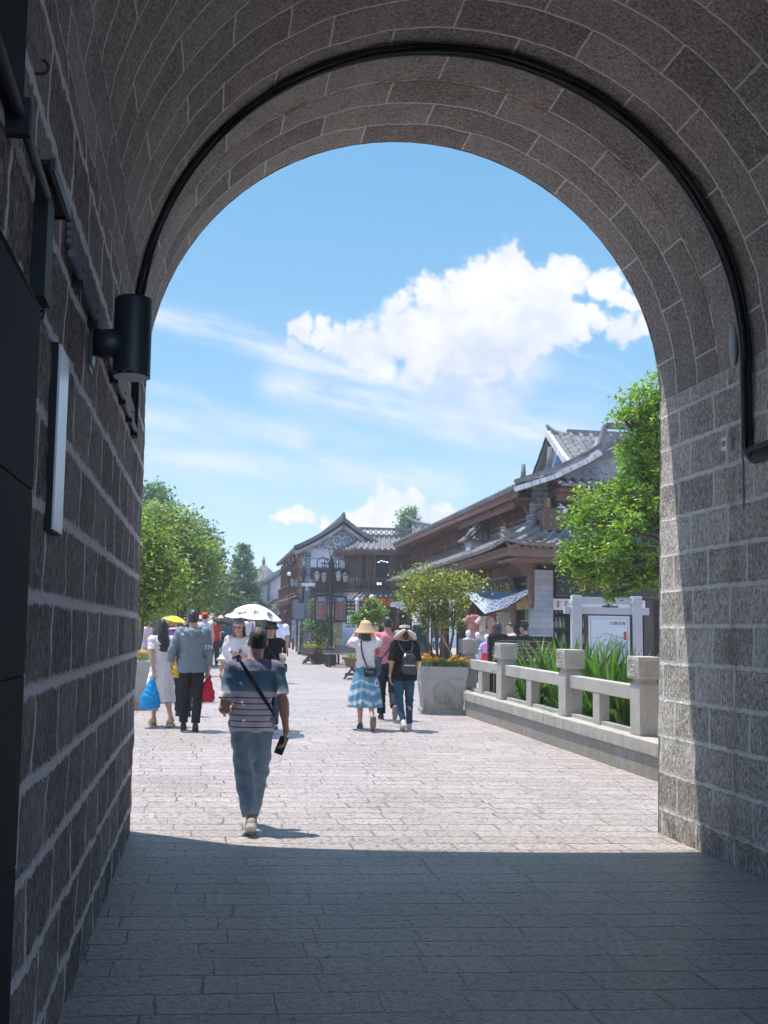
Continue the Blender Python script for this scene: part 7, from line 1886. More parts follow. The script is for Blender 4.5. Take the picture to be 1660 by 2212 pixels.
def umbrella(label, loc, R, rise, cloth_top, cloth_in, tilt=(0, 0), n=8, drop=0.75, art=False, art_mat=None):
    t = thing('umbrella', label, 'umbrella', loc); t.rotation_euler = (tilt[0], tilt[1], 0.35)
    V = []; Fq = []; S = 8; K = n*4
    for th in (0, -0.006):
        for i in range(S+1):
            f = i/S
            for k in range(K):
                a = 2*PI*k/K; ph = (k % 4)/4; sag = 1-0.075*math.sin(PI*ph)*f
                r = R*f*sag; z = rise*(1-f**1.9)+th-0.02*math.sin(PI*ph)*f
                V.append((r*math.cos(a), r*math.sin(a), z))
    N = (S+1)*K
    for i in range(S):
        for k in range(K):
            q = (i*K+k, (i+1)*K+k, (i+1)*K+(k+1) % K, i*K+(k+1) % K); Fq.append(q); Fq.append(tuple(N+x for x in q[::-1]))
    np_mesh('canopy', V, Fq, t, [cloth_top, cloth_in], False, None, [0 if i % 2 == 0 else 1 for i in range(len(Fq))])
    m = MB(); m.tube([(0, 0, rise+0.04), (0, 0, -drop)], 0.006, 6)
    for k in range(n):
        a = 2*PI*k/n; m.tube([(0, 0, rise-0.02), (R*.55*math.cos(a), R*.55*math.sin(a), rise*(1-.55**1.9)-0.012), (R*.98*math.cos(a), R*.98*math.sin(a), -0.004)], 0.003, 4)
        m.tube([(0, 0, rise-0.25), (R*.5*math.cos(a), R*.5*math.sin(a), rise*(1-.5**1.9)-0.015)], 0.003, 4)
    m.build('ribs', mat('umbrella steel', (0.08, 0.08, 0.085), 0.4, 0.1), t)
    m = MB(); m.tube([(0, 0, -drop), (0, 0, -drop-0.09)], 0.014, 8); m.build('handle', B_RUB, t)
    if art:
        def on(a, f): r = R*f; return (r*math.cos(a), r*math.sin(a), rise*(1-f**1.9)+0.004)
        for k, (a0, kind) in enumerate([(-2.55, 0), (-1.9, 1), (-1.25, 2), (-0.6, 1), (-3.1, 2), (0.3, 0), (1.2, 2), (2.2, 1)]):
            m = MB()
            if kind == 0:
                m.tube([on(a0+.25*math.cos(b), .74+.13*math.sin(b)) for b in np.linspace(0, 5.4, 18)], .006, 4); m.tube([on(a0+.10*math.cos(b), .78+.05*math.sin(b)) for b in np.linspace(0, 3, 8)], .006, 4)
            elif kind == 1:
                for q in range(5): m.tube([on(a0+.02*q, .62+.02*q), on(a0-.10+.06*q, .72), on(a0-.14+.09*q, .84-.03*q)], .005, 4)
            else:
                for q in range(5):
                    b0 = 2*PI*q/5; m.tube([on(a0+.07*math.cos(b0)+.06*math.cos(b), .80+.06*math.sin(b0)+.05*math.sin(b)) for b in np.linspace(0, 6.2, 9)], .005, 4)
            m.build('ink_drawing', art_mat, t)
    return t

# ------------------------------------------------------------------ the striped shirt man, nearest
def striped_man():
    p = at(541, 1800, 8.30)
    f = Fig('person', 'man in a navy and lilac striped T-shirt and grey jeans, nearest person, walking away', 8.36, 541, 1800, H=1.665, vs=.008, bulk=1.07, X=p[0]-0.005,
            over=dict(pelvis=(.0, .05, .93), waist=(.01, .05, 1.08), chest=(.02, .06, 1.27), neck=(.02, .05, 1.425), head=(.04, .085, 1.585),
                      shL=(-.172, .05, 1.37), elL=(-.238, -.02, 1.02), wrL=(-.205, .22, .985), shR=(.198, .05, 1.37), elR=(.262, -.02, 1.08), wrR=(.292, .02, .835),
                      hipL=(-.085, .05, .90), knL=(-.055, .02, .50), anL=(.005, -.14, .135), hipR=(.085, .05, .90), knR=(.085, .17, .50), anR=(.035, .33, .088), pitchL=.55, pitchR=-.12))
    f.body(M_SKINT, [('L', (.15, .95, .05), (.5, 0, -.6), .55), ('R', (-.05, .12, -1), (-1, .15, 0), .62)])
    t = new_mat('navy to lilac striped jersey'); o = t.coord('Object'); x, y, z = t.xyz(o); n = t.noise(o, 11, 4, 0.6)
    zz = z+(n-0.5)*0.05
    c = t.mix(zz.ss(1.20, 1.40), (0.10, 0.19, 0.26), (0.145, 0.135, 0.215)); c = t.mix(1.0-zz.ss(1.115, 1.235), c, (0.27, 0.34, 0.39))
    c = t.mix(1.0-z.ss(1.135, 1.150), c, (0.74, 0.61, 0.67))
    st = ((z-0.83)/0.0475).fract(); line = (1.0-(st-0.5).abs().ss(0.06, 0.11))*(1.0-z.ss(1.115, 1.12))
    c = t.mix(line, c, (0.045, 0.025, 0.045))
    t.set(t.p.inputs['Base Color'], c); t.p.inputs['Roughness'].default_value = 0.8; t.p.inputs['Specular IOR Level'].default_value = 0.2
    t.set(t.p.inputs['Normal'], t.bump(t.noise(t.scale(o, (1, 1, .5)), 13, 4, 0.6, 0.6), 0.55, 0.02))
    f.top(t.mat, hem=.835, fit=.985, sleeve=.80, sr=.062, cuff=.060, fold=(.007, 30, 1.0), coll=.078, flare=.006)
    t = new_mat('faded grey blue denim'); o = t.coord('Object'); n = t.noise(o, 9, 5, .6); n2 = t.noise(o, 220, 2, .6)
    t.set(t.p.inputs['Base Color'], t.mix(((n-.5)*1.2+(n2-.5)*.5+.5).clamp(), (0.15, 0.20, 0.25), (0.29, 0.37, 0.44))); t.p.inputs['Roughness'].default_value = .85
    t.set(t.p.inputs['Normal'], t.bump(t.noise(o, 16, 4, .6, .5), .5, .015))
    f.trousers(t.mat, fit=.98, ank=.066, thigh=.100, knee=.080, length=.93, fold=(.006, 36, 2.0))
    sm = cloth('grey beige suede shoe', (0.36, 0.29, 0.25))
    for L in 'LR': f.shoe(L, sm, W_RUB)
    t = new_mat('greying cropped hair'); o = t.coord('Object'); x, y, z = t.xyz(o); n = t.noise(o, 60, 4, .7)
    zt = f.j['head'][2]
    t.set(t.p.inputs['Base Color'], t.mix(((z-zt-.03)*5.5+(n-.5)*1.3).clamp(), (0.008, 0.007, 0.007), (0.13, 0.105, 0.10))); t.p.inputs['Roughness'].default_value = .6
    t.set(t.p.inputs['Normal'], t.bump(n, .6, .006))
    f.hair('crew', t.mat, .007)
    m = MB(); hd = f.j['head']; q = f.k
    m.sphere(tuple(hd+A3((-.086, -.012, -.012))*q), .011, 8, 6); m.tube([tuple(hd+A3((-.086, -.008, -.018))*q), tuple(hd+A3((-.082, .006, -.05))*q)], .005, 6); m.build('earphone', mat('white plastic', (0.7, 0.7, 0.7)), f.root)
    # sling strap
    loc = tuple(f.root.location)
    pts = []
    q = f.k
    for fr in np.linspace(0, 1, 15):
        z = (1.44-.47*fr)*q; x = (-.125+.315*fr)*q
        rx, ry = .192*q, .140*q
        bul = .9*(1-abs(fr-.5)*.25)
        y = .05*q-ry*bul*max(0.10, 1-abs((x-.01)/rx)**2.4)**(1/2.4)-.016
        if fr == 0: y += .02
        pts.append((x, y, z))
    front = [(-.135*q, .02, 1.462*q), (-.12*q, .12, 1.44*q), (-.02*q, .205, 1.25*q), (.12*q, .21, 1.05*q), (.20*q, .12, .95*q)]
    def pouch(t): sdf_obj('pouch', [rbox((.10*q, .235, 1.05*q), (.11, .04, .08), .03)], .009, mat('black nylon', (0.015, 0.016, 0.02), .5, .1), t)
    sling('sling_bag', 'black sling bag with its strap crossing the back of the striped shirt man', 'bag', pts+[front[4]], .033, mat('black nylon', (0.015, 0.016, 0.02), .5, .1), loc, 0, lambda t: (pouch(t), sling2(t, front)))
    # phone
    w = f.j['wrR']; ph = thing('mobile_phone', 'black mobile phone hanging from the right hand of the striped shirt man', 'phone', tuple(A3(loc)+w+A3((-.035, .015, -.12)))); ph.rotation_euler = (math.radians(8), math.radians(20), 0)
    m = MB(); m.box((-.037, -.005, -.078), (.037, .005, .078), .004); m.build('phone_case', mat('black phone case', (0.01, 0.011, 0.013), .35, .05), ph)
    m = MB(); m.box((-.033, .0052, -.073), (.033, .0062, .073)); m.build('screen', M_GLASS, ph)
    m = MB(); m.tube([(-.022, -.005, .06), (-.022, -.0075, .06)], .008, 10); m.tube([(-.022, -.005, .04), (-.022, -.0075, .04)], .008, 10); m.build('camera_lens', M_GLASS, ph)
def sling2(t, pts):
    m = MB()
    for a, b in zip(pts[:-1], pts[1:]): m.bar(a, b, .042, .006, (0, 1, .2))
    m.build('front_strap', _mc['black nylon'], t)
striped_man()

# ------------------------------------------------------------------ pair on the left with the carrier bags
def left_pair():
    Y = 15.75; g = gz(Y)
    # woman in white dress, head turned left
    f = Fig('person', 'woman with long black hair in a white lace dress holding a blue carrier bag', Y, 345, 1540, H=1.655, fem=True, vs=.011, face=math.radians(22),
            over=dict(knL=(-.075, .05, .49), anL=(-.075, .06, .13), pitchL=-.05, knR=(.09, -.06, .50), anR=(.11, -.23, .15), pitchR=.25, wrL=(-.165, -.13, .865), elL=(-.19, -.09, 1.10), elR=(.20, -.02, 1.10), wrR=(.185, .06, .88)))
    f.body(M_SKIN, [('L', (.05, .12, -1), (1, 0, 0), .95), ('R', (0, .15, -1), (-1, 0, 0), .4)])
    wd = mat('white lace cotton', (0.68, 0.64, 0.645), .85, .08, 30, .5, 160, spec=.2)
    f.top(wd, hem=.98, fit=.92, sleeve=.62, sr=.068, cuff=.072, fold=(.004, 46, 1.0), coll=.08, name='dress_bodice')
    f.skirt(wd, top=1.09, hem=.40, wr=.142, hr=.245, ruf=(9, .045, 1.), name='dress_skirt', fold=(.004, 40, 2.))
    tan = cloth('tan leather wedge', (0.42, 0.27, 0.16))
    for L in 'LR': f.shoe(L, tan, cloth('cork wedge', (0.36, 0.24, 0.15)), heel=.035)
    hd = f.j['head']; q = f.k
    f.hair('long')
    m = MB(); rng = np.random.default_rng(1)
    for k in range(14):
        c = hd+A3((rng.uniform(-.02, .09), -.075+rng.normal()*.015, .085+rng.normal()*.03))*q
        for r in range(5): a = 2*PI*r/5; m.sphere(tuple(c+A3((.009*math.cos(a), 0, .009*math.sin(a)))), .007, 5, 4)
    m.build('hair_flowers', W_RUB, f.root)
    bpy.context.view_layer.update()
    W = f.w2(f.j['wrL']+A3((0, .02, -.075)))
    carrier('bright blue plastic carrier bag held by the woman in the white dress', tuple(W+A3((-.01, -.01, -.005))), .30, .47, .22, plastic('bright blue plastic film', (0.01, 0.42, 0.78)), .3, -.02)
    # man in grey hooded jacket
    Y = 15.25
    f = Fig('person', 'man in a slate grey hooded jacket and black trousers carrying a red bag', Y, 413, 1580, H=1.80, vs=.011, bulk=1.03, X=at(413, 1500, Y)[0],
            over=dict(knL=(-.10, .05, .49), anL=(-.095, .09, .088), knR=(.095, .0, .49), anR=(.075, -.05, .088), pitchL=-.05, pitchR=.06, elL=(-.285, -.06, 1.14), wrL=(-.30, .06, .93), elR=(.235, -.03, 1.10), wrR=(.245, .04, .87)))
    f.body(M_SKIN, [('L', (-.05, .25, -1), (1, 0, 0), .55), ('R', (0, .10, -1), (-1, 0, 0), 1.0)])
    jk = mat('slate grey nylon jacket', (0.125, 0.165, 0.20), .55, .10, 6, .35, 60, spec=.4)
    f.top(jk, hem=.82, fit=1.10, sleeve=1.75, sr=.068, cuff=.054, fold=(.006, 34, 3.0), coll=.085, name='jacket', flare=.004)
    nk = f.j['neck']; q = f.k
    f.obj('hood', [ell(nk+A3((0, -.055, -.045))*q, A3((.135, .085, .075))*q), cone(nk+A3((-.10, -.01, .0))*q, nk+A3((0, -.10, -.09))*q, .035*q, .045*q), cone(nk+A3((.10, -.01, .0))*q, nk+A3((0, -.10, -.09))*q, .035*q, .045*q), ell(nk+A3((0, .0, .055))*q, A3((.075, .075, .075))*q, op='s')], jk, .02, (.004, 50, 1.))
    f.trousers(cloth('black cotton trousers', (0.018, 0.020, 0.024)), fit=.97, ank=.062, length=.93)
    for L in 'LR': f.shoe(L, cloth('dark grey trainer', (0.05, 0.055, 0.06)), B_RUB)
    f.hair('short')
    a = f.j['shR']; b = f.j['elR']; c = a+(b-a)*.72
    text_mesh('sleeve_print', 'STR', .085, f.root, mat('white print', (0.66, 0.67, 0.70), .7, .05), tuple(c+A3((.02, -.077*f.k*1.06, 0))), (PI/2-.1, 0, -.0), .002)
    bpy.context.view_layer.update()
    W = f.w2(f.j['wrR']+A3((0, .02, -.08)))
    carrier('crimson plastic carrier bag in the right hand of the man in the grey jacket', tuple(W+A3((0.0, -.005, -.01))), .235, .40, .18, plastic('crimson plastic film', (0.66, 0.015, 0.075)), .1, -.03)
    yb = at(384, 1448, 17.4)
    carrier('yellow plastic carrier bag showing beside the grey jacket', tuple(at(387, 1405, 17.4)), .22, .46, .2, plastic('yellow plastic film', (0.85, 0.62, 0.01)), .2, .0)
    f = Fig('person', 'dark clothed person with the yellow carrier bag, mostly hidden behind the grey jacket', 17.4, 397, 1500, H=1.58, fem=True, vs=.02, over=dict(wrL=(-.21, .03, .84)))
    f.body(M_SKIN, None, True); f.top(cloth('dark teal grey cotton', (0.03, 0.045, 0.05)), vs=.018); f.trousers(cloth('black cotton trousers', (0.018, 0.020, 0.024))); f.hair('short')
    for L in 'LR': f.shoe(L, B_RUB, B_RUB)
left_pair()

# ------------------------------------------------------------------ trio on the right
def right_trio():
    Y = 15.65
    f = Fig('person', 'woman in a straw hat, white blouse and blue tie dyed skirt, arms raised', Y, 790, 1575, H=1.66, fem=True, vs=.011, X=at(788, 1570, Y)[0],
            over=dict(shL=(-.165, 0, 1.40), shR=(.165, 0, 1.40), elL=(-.265, .10, 1.34), wrL=(-.13, .17, 1.55), elR=(.255, .10, 1.36), wrR=(.11, .17, 1.57), anL=(-.075, -.03, .085), knL=(-.08, .02, .49), anR=(.075, -.32, .20), knR=(.085, -.03, .49), pitchR=1.15, hipR=(.08, -.01, .9)))
    f.body(M_SKIN, [('L', (.55, .5, .5), (.5, .5, -.3), .7), ('R', (-.55, .5, .5), (-.5, .5, -.3), .7)])
    bl = mat('white ribbed cotton', (0.66, 0.62, 0.63), .85, .08, 20, .4, 120, spec=.2)
    f.top(bl, hem=1.02, fit=.93, sleeve=.72, sr=.095, cuff=.066, fold=(.004, 48, 2.), coll=.092, name='blouse', neckz=-.02)
    t = new_mat('blue tie dyed cotton'); o = t.coord('Object'); x, y, z = t.xyz(o); n = t.noise(t.scale(o, (1, 1, .6)), 8, 5, .65)
    wv = (z+(n-.5)*.14+(x*19.0).sin()*.022)
    b1 = 1.0-(wv-.60).abs().ss(.015, .05); b2 = 1.0-(wv-.43).abs().ss(.012, .045); b3 = (1.0-(wv-.74).abs().ss(.005, .03))*.5
    c = t.mix((n-.5)*1.4+.5, (0.055, 0.17, 0.27), (0.13, 0.29, 0.41)); c = t.mix((b1.max(b2).max(b3)*n.ss(.3, .55)).clamp()*.85, c, (0.55, 0.64, 0.70)); c = t.mix(z.ss(1.0, 1.06), c, (0.46, 0.58, 0.66))
    dx = x-.17; dz = z-.73; rr = (dx*dx+dz*dz*.5).sqrt(); c = t.mix((1.0-(rr-.035).abs().ss(.006, .014))*.8, c, (0.62, 0.68, 0.74))
    t.set(t.p.inputs['Base Color'], c); t.p.inputs['Roughness'].default_value = .9
    f.skirt(t.mat, top=1.07, hem=.36, wr=.145, hr=.285, ruf=(11, .055, 2.), sway=-.005)
    gr = cloth('grey canvas trainer', (0.085, 0.085, 0.09)); 
    for L in 'LR': f.shoe(L, gr, cloth('worn brown sole', (0.17, 0.135, 0.11)) if L == 'R' else W_RUB)
    hd, q = f.j['head'], f.k
    f.hair('bob', M_HAIR)
    st = mat('straw weave', (0.50, 0.34, 0.20), .8, .18, 40, .5, 90)
    hat = f.obj('straw_hat', [ell(hd+A3((0, -.005, .075))*q, A3((.098, .112, .085))*q), loft([(hd[2]-.055*q, hd[0], hd[1]-.025*q, .158*q, .158*q), (hd[2]+.0*q, hd[0], hd[1]-.012*q, .132*q, .138*q), (hd[2]+.065*q, hd[0], hd[1]-.005, .104*q, .116*q)], 2.0), ell(hd+A3((0, 0, -.03))*q, A3((.085, .10, .10))*q, op='s'), loft([(hd[2]-.09*q, hd[0], hd[1]-.02*q, .145*q, .145*q), (hd[2]-.03*q, hd[0], hd[1]-.012*q, .110*q, .115*q)], 2.0, op='s')], st, .02, None, .009)
    # crossbody bag
    loc = tuple(f.root.location)
    pts = [(-.085*q, -.075, 1.415*q), (-.09*q, -.105, 1.36*q), (-.08*q, -.115, 1.26*q), (-.055*q, -.115, 1.16*q), (-.02*q, -.125, 1.06*q), (.0, -.165, 1.02*q), (.03, -.17, .985*q)]
    def bag(t):
        sdf_obj('bag_body', [rbox((.045*q, -.205, .925*q), (.10, .035, .075), .03)], .009, mat('black bag fabric', (0.008, 0.009, 0.012), .5, .1), t)
        m = MB(); m.tube([(.0*q+.008*k, -.2425, .925*q+.006*math.sin(k*1.9)) for k in range(12)], .0028, 4); m.build('bag_mark', W_RUB, t)
        m = MB(); m.box((-.03*q, -.2425, .925*q), (-.018*q, -.241, .958*q)); m.build('blue_tab', mat('sky blue tab', (0.1, 0.45, 0.7), .6, 0), t)
    sling('crossbody_bag', 'small black crossbody bag on the blue tie dyed skirt', 'bag', pts, .020, mat('black bag strap', (0.012, 0.012, 0.014), .5, .1), loc, 0, bag)
    # man in pink polo
    Y = 17.1
    f = Fig('person', 'man in a pink polo shirt and dark trousers stepping forward, between the two women', Y, 833, 1545, H=1.76, vs=.012, X=at(836, 1540, Y)[0],
            over=dict(elL=(-.24, -.02, 1.12), wrL=(-.17, .16, 1.02), elR=(.23, .02, 1.12), wrR=(.18, .2, 1.05), anL=(-.08, .08, .085), knL=(-.085, .06, .49), knR=(.085, -.06, .50), anR=(.06, -.38, .23), pitchR=1.1))
    f.body(M_SKINT, [('L', (.3, .8, -.4), (1, 0, 0), .7), ('R', (-.2, .9, .3), (-1, 0, 0), .7)])
    pk = cloth('rose pink cotton', (0.52, 0.20, 0.225))
    f.top(pk, hem=.92, fit=1.02, sleeve=.75, sr=.070, cuff=.072, coll=.075, name='polo_shirt', fold=(.004, 34, 1.))
    nk = f.j['neck']; q = f.k; f.obj('collar', [cone(nk+A3((0, .01, -.015))*q, nk+A3((0, .02, .035))*q, .080*q, .066*q, True), ell(nk+A3((0, .03, .06))*q, A3((.055, .06, .08))*q, op='s')], pk, .01)
    f.trousers(cloth('near black suit trousers', (0.016, 0.020, 0.026)), ank=.07, length=.95)
    for L in 'LR': f.shoe(L, cloth('dark grey canvas shoe', (0.07, 0.065, 0.065)), cloth('grey shoe sole', (0.22, 0.20, 0.18)))
    f.hair('crew', M_HAIR)
    loc = tuple(f.root.location)
    def bag2(t): sdf_obj('bag_body', [rbox((-.21*q, -.07, .88*q), (.105, .05, .155), .04, (0, .12, 0))], .011, mat('crinkled navy nylon', (0.055, 0.085, 0.125), .5, .3, 12, .8, 30), t, .02, (.008, 40, 1.))
    sling('shoulder_bag', 'crinkled navy shoulder bag on a purple strap worn by the man in pink', 'bag', [(.13*q, -.06, 1.455*q), (.10*q, -.125, 1.34*q), (.03*q, -.14, 1.2*q), (-.06*q, -.14, 1.08*q), (-.14*q, -.12, 1.0*q)], .024, mat('dark purple strap', (0.045, 0.022, 0.05), .6, .1), loc, 0, bag2)
    # woman in black with backpack
    Y = 15.65
    f = Fig('person', 'woman in a black top and blue jeans with a wide cream sun hat, walking away', Y, 872, 1575, H=1.64, fem=True, bulk=1.10, vs=.011, X=at(873, 1570, Y)[0],
            over=dict(elL=(-.205, -.02, 1.10), wrL=(-.225, .05, .86), elR=(.20, .0, 1.10), wrR=(.215, .1, .90), anR=(.095, .05, .085), anL=(-.055, -.20, .15), knL=(-.085, .0, .50), pitchL=.55))
    f.body(M_SKIN, [('L', (.1, .12, -1), (1, 0, 0), .5), ('R', (0, .3, -1), (-1, 0, 0), .6)])
    f.top(cloth('black jersey', (0.010, 0.010, 0.012)), hem=.80, fit=1.04, sleeve=.95, sr=.074, cuff=.078, flare=.015, coll=.075, name='tunic')
    f.trousers(cloth('blue denim', (0.028, 0.070, 0.12), .25), fit=.92, ank=.047, length=.97, knee=.066, thigh=.094)
    for L in 'LR': f.shoe(L, cloth('white canvas shoe', (0.50, 0.48, 0.47)), W_RUB)
    hd, q = f.j['head'], f.k
    f.hair('bun', M_HAIRB)
    cr = mat('cream hat cloth', (0.60, 0.50, 0.45), .85, .08, 9)
    f.obj('sun_hat', [loft([(hd[2]+.02*q, hd[0], hd[1]-.01, .092*q, .108*q), (hd[2]+.105*q, hd[0], hd[1]-.01, .085*q, .098*q)], 2.0), ell(hd+A3((-.09, -.06, -.04))*q, A3((.13, .12, .035))*q, (-.35, -.62, 0)), ell(hd+A3((.09, -.05, -.05))*q, A3((.12, .12, .035))*q, (-.35, .75, 0)), ell(hd+A3((0, .10, -.0))*q, A3((.15, .10, .03))*q, (-.2, 0, 0)), ell(hd+A3((0, -.01, .11))*q, A3((.060, .07, .05))*q, op='s'), ell(hd+A3((0, 0, -.05))*q, A3((.08, .095, .10))*q, op='s')], cr, .02, None, .009)
    m = MB(); m.lathe([(.101*q, .03*q), (.098*q, .065*q)], tuple(hd+A3((0, -.01, 0))), 24, True, 1, 1.14); m.sphere(tuple(hd+A3((0, -.01, .085))*1), .055*q, 10, 6, (1, 1, .5)); m.build('hat_band', cloth('dark plum ribbon', (0.035, 0.018, 0.025)), f.root)
    m = MB(); wr = f.j['wrL']; m.tube([tuple(wr+A3((.030*math.cos(a), .030*math.sin(a), .01))) for a in np.linspace(0, 6.28, 13)], .005, 5); m.build('bracelet', mat('silver', (0.6, 0.6, 0.62), .3, 0, metal=.8), f.root)
    loc = tuple(f.root.location)
    t = thing('backpack', 'small glossy black leather backpack with brown piping on the woman in black', 'backpack', loc)
    lb = mat('glossy black leather', (0.016, 0.018, 0.021), .28, .1, 9, .2, 50, spec=.6)
    sdf_obj('bag_body', [rbox((.03*q, -.205, 1.06*q), (.115*q, .06, .155*q), .055), rbox((.03*q, -.18, 1.14*q), (.10*q, .05, .11*q), .05)], .009, lb, t)
    sdf_obj('front_pocket', [rbox((.025*q, -.275, .985*q), (.108*q, .028, .075*q), .028)], .008, mat('charcoal leather', (0.035, 0.038, 0.042), .4, .1), t)
    m = MB(); m.box((-.06*q, -.306, 1.044*q), (.11*q, -.27, 1.060*q)); m.build('zip', mat('silver', (0.6, 0.6, 0.62), .3, 0, metal=.8), t)
    m = MB(); m.tube([(.03*q+.118*q*math.cos(a), -.245, 1.085*q+.135*q*math.sin(a)) for a in np.linspace(-.2, PI+.2, 18)], .006, 6); m.build('piping', cloth('brown leather piping', (0.13, 0.045, 0.035)), t)
    m = MB(); m.tube([(.03*q+.035*math.cos(a), -.19, 1.235*q+.035*math.sin(a)) for a in np.linspace(0, PI, 9)], .006, 6); m.build('handle', lb, t)
    for s in (-1, 1):
        m = MB(); P = [(.03*q+s*.03, -.165, 1.215*q), (s*.075*q+.01, -.145, 1.30*q), (s*.115*q, -.115, 1.385*q), (s*.12*q, -.02, 1.445*q), (s*.115*q, .10, 1.38*q), (s*.13*q, .12, 1.2*q), (s*.15*q, .02, 1.02*q), (s*.10*q, -.14, .95*q)]
        for a, b in zip(P[:-1], P[1:]):
            c = Vector(a)+Vector(b); m.bar(a, b, .030, .010, (c.x*.3, c.y, 0.35*(c.z-2.4)))
        m.build('strap', mat('grey webbing', (0.055, 0.06, 0.07), .5, .1), t)
right_trio()

# ------------------------------------------------------------------ umbrella pair behind the striped man, and the man in white
def umbrella_pair():
    Y = 15.1
    f = Fig('person', 'woman in a pale peaked cap and loose white blouse under the white umbrella', Y, 513, 1560, H=1.66, fem=True, vs=.012, face=PI-.35,
            over=dict(elL=(-.22, .06, 1.12), wrL=(-.07, .20, 1.16), elR=(.24, -.04, 1.14), wrR=(.27, .04, .93)))
    f.body(M_SKIN, [('L', (.5, .5, .4), (.3, .8, 0), 1.0), ('R', (0, .2, -1), (-1, 0, 0), .5)])
    f.top(mat('white flowing cotton', (0.66, 0.62, 0.66), .85, .06, 9, .3, 60, spec=.2), hem=.93, fit=1.10, sleeve=1.35, sr=.085, cuff=.115, flare=.04, coll=.10, name='blouse', fold=(.006, 34, 2.))
    f.trousers(cloth('grey blue shorts', (0.08, 0.12, 0.17)), length=.0 if False else .35, ank=.075)
    for L in 'LR': f.shoe(L, cloth('white canvas shoe', (0.50, 0.48, 0.47)), W_RUB)
    hd, q = f.j['head'], f.k
    f.hair('long', M_HAIRB)
    f.obj('peaked_cap', [ell(hd+A3((0, -.01, .055))*q, A3((.087, .106, .080))*q), ell(hd+A3((0, .12, .050))*q, A3((.07, .085, .012))*q, (.22, 0, 0)), rbox(hd+A3((0, 0, -.06))*q, A3((.15, .09, .085))*q, op='s')], mat('pale lilac grey cap', (0.42, 0.39, 0.44), .85, .05), .012, None, .009)
    m = MB(); ch = f.j['chest']; rng = np.random.default_rng(6)
    for k in range(9): m.sphere((rng.uniform(-.07, .07), ch[1]+.142+rng.uniform(-.004, .004), ch[2]-.06+rng.uniform(-.09, .06)), rng.uniform(.012, .03), 7, 5, (1, .25, 1))
    m.build('chest_print', mat('navy print', (0.05, 0.10, 0.22)), f.root)
    c = at(547, 1340, 15.0); R = 66*15.0/F
    white = mat('white umbrella cloth', (0.74, 0.70, 0.73), .7, .05, 3); dk = mat('grey umbrella lining', (0.16, 0.15, 0.165), .7, .05)
    umbrella('white umbrella with black ink drawings held over the two women facing the gate', tuple(c+A3((0, 0, .03))), R, .21, white, dk, (math.radians(2), math.radians(3)), art=True, art_mat=mat('black ink', (0.03, 0.03, 0.03)), drop=.45)
    Y = 15.5
    f = Fig('person', 'woman in a black bucket hat and black T-shirt holding an iced coffee', Y, 581, 1570, H=1.66, fem=True, vs=.012, face=PI+.1,
            over=dict(elL=(-.215, .02, 1.10), wrL=(-.17, .22, 1.07), elR=(.205, -.02, 1.10), wrR=(.20, .05, .87)))
    f.body(M_SKIN, [('L', (.1, .75, .35), (1, .1, 0), 1.1), ('R', (0, .2, -1), (-1, 0, 0), .5)])
    f.top(cloth('black jersey', (0.010, 0.010, 0.012)), hem=.90, fit=1.0, sleeve=.7, sr=.066, cuff=.07, name='shirt')
    f.trousers(cloth('blue denim', (0.028, 0.070, 0.12), .25), fit=.95)
    for L in 'LR': f.shoe(L, B_RUB, W_RUB)
    hd, q = f.j['head'], f.k
    f.hair('long')
    f.obj('bucket_hat', [loft([(hd[2]-.015*q, hd[0], hd[1]+.01, .135*q, .145*q), (hd[2]+.045*q, hd[0], hd[1], .098*q, .115*q), (hd[2]+.125*q, hd[0], hd[1], .078*q, .092*q)], 2.0), ell(hd+A3((0, 0, -.05))*q, A3((.10, .115, .10))*q, op='s')], cloth('black cotton hat', (0.010, 0.012, 0.015)), .012, None, .009)
    bpy.context.view_layer.update()
    W = f.w2(f.j['wrL']+A3((.035, .09, .03)))
    t = thing('iced_coffee', 'plastic cup of milky iced coffee with an orange straw, held by the woman in black', 'cup', tuple(W-A3((0, 0, .075))))
    m = MB(); m.lathe([(.030, 0), (.031, .01), (.040, .105)], (0, 0, 0), 16); m.build('coffee', mat('milky coffee', (0.42, 0.27, 0.17), .3, .1), t)
    m = MB(); m.lathe([(.0405, .1055), (.043, .15), (.047, .152), (.047, .162), (.03, .175)], (0, 0, 0), 16); m.build('cup_lid', mat('clear cup plastic', (0.62, 0.63, 0.68), .15, .03), t)
    m = MB(); m.tube([(.0, 0, .16), (.008, 0, .26)], .006, 6); m.build('straw', mat('orange straw', (0.62, 0.30, 0.16), .4, 0), t)
    loc = tuple(f.root.location)
    sling('strap_bag', 'dark green strap bag across the woman in the black bucket hat', 'bag', [(.11*q, .06, 1.44*q), (.08*q, .125, 1.33*q), (.0, .14, 1.2*q), (-.10*q, .13, 1.05*q)], .035, cloth('dark green strap', (0.02, 0.032, 0.03)), loc, PI+.1, lambda t: sdf_obj('pouch', [rbox((-.16*q, .12, .97*q), (.09, .04, .07), .03)], .012, cloth('dark green canvas', (0.02, 0.032, 0.03)), t))
    Y = 25.6
    f = Fig('person', 'man in a plain white T-shirt, head hidden by the white umbrella', Y, 600, 1435, H=1.76, bulk=1.08, vs=.016)
    f.body(M_SKINT, [('L', (0, .1, -1), (1, 0, 0), .5), ('R', (0, .1, -1), (-1, 0, 0), .5)], True)
    f.top(cloth('white cotton', (0.62, 0.64, 0.70)), hem=.84, fit=1.05, sleeve=.8, sr=.07, cuff=.08, name='shirt'); f.trousers(cloth('black cotton trousers', (0.018, 0.020, 0.024))); f.hair('short')
    for L in 'LR': f.shoe(L, B_RUB, B_RUB)
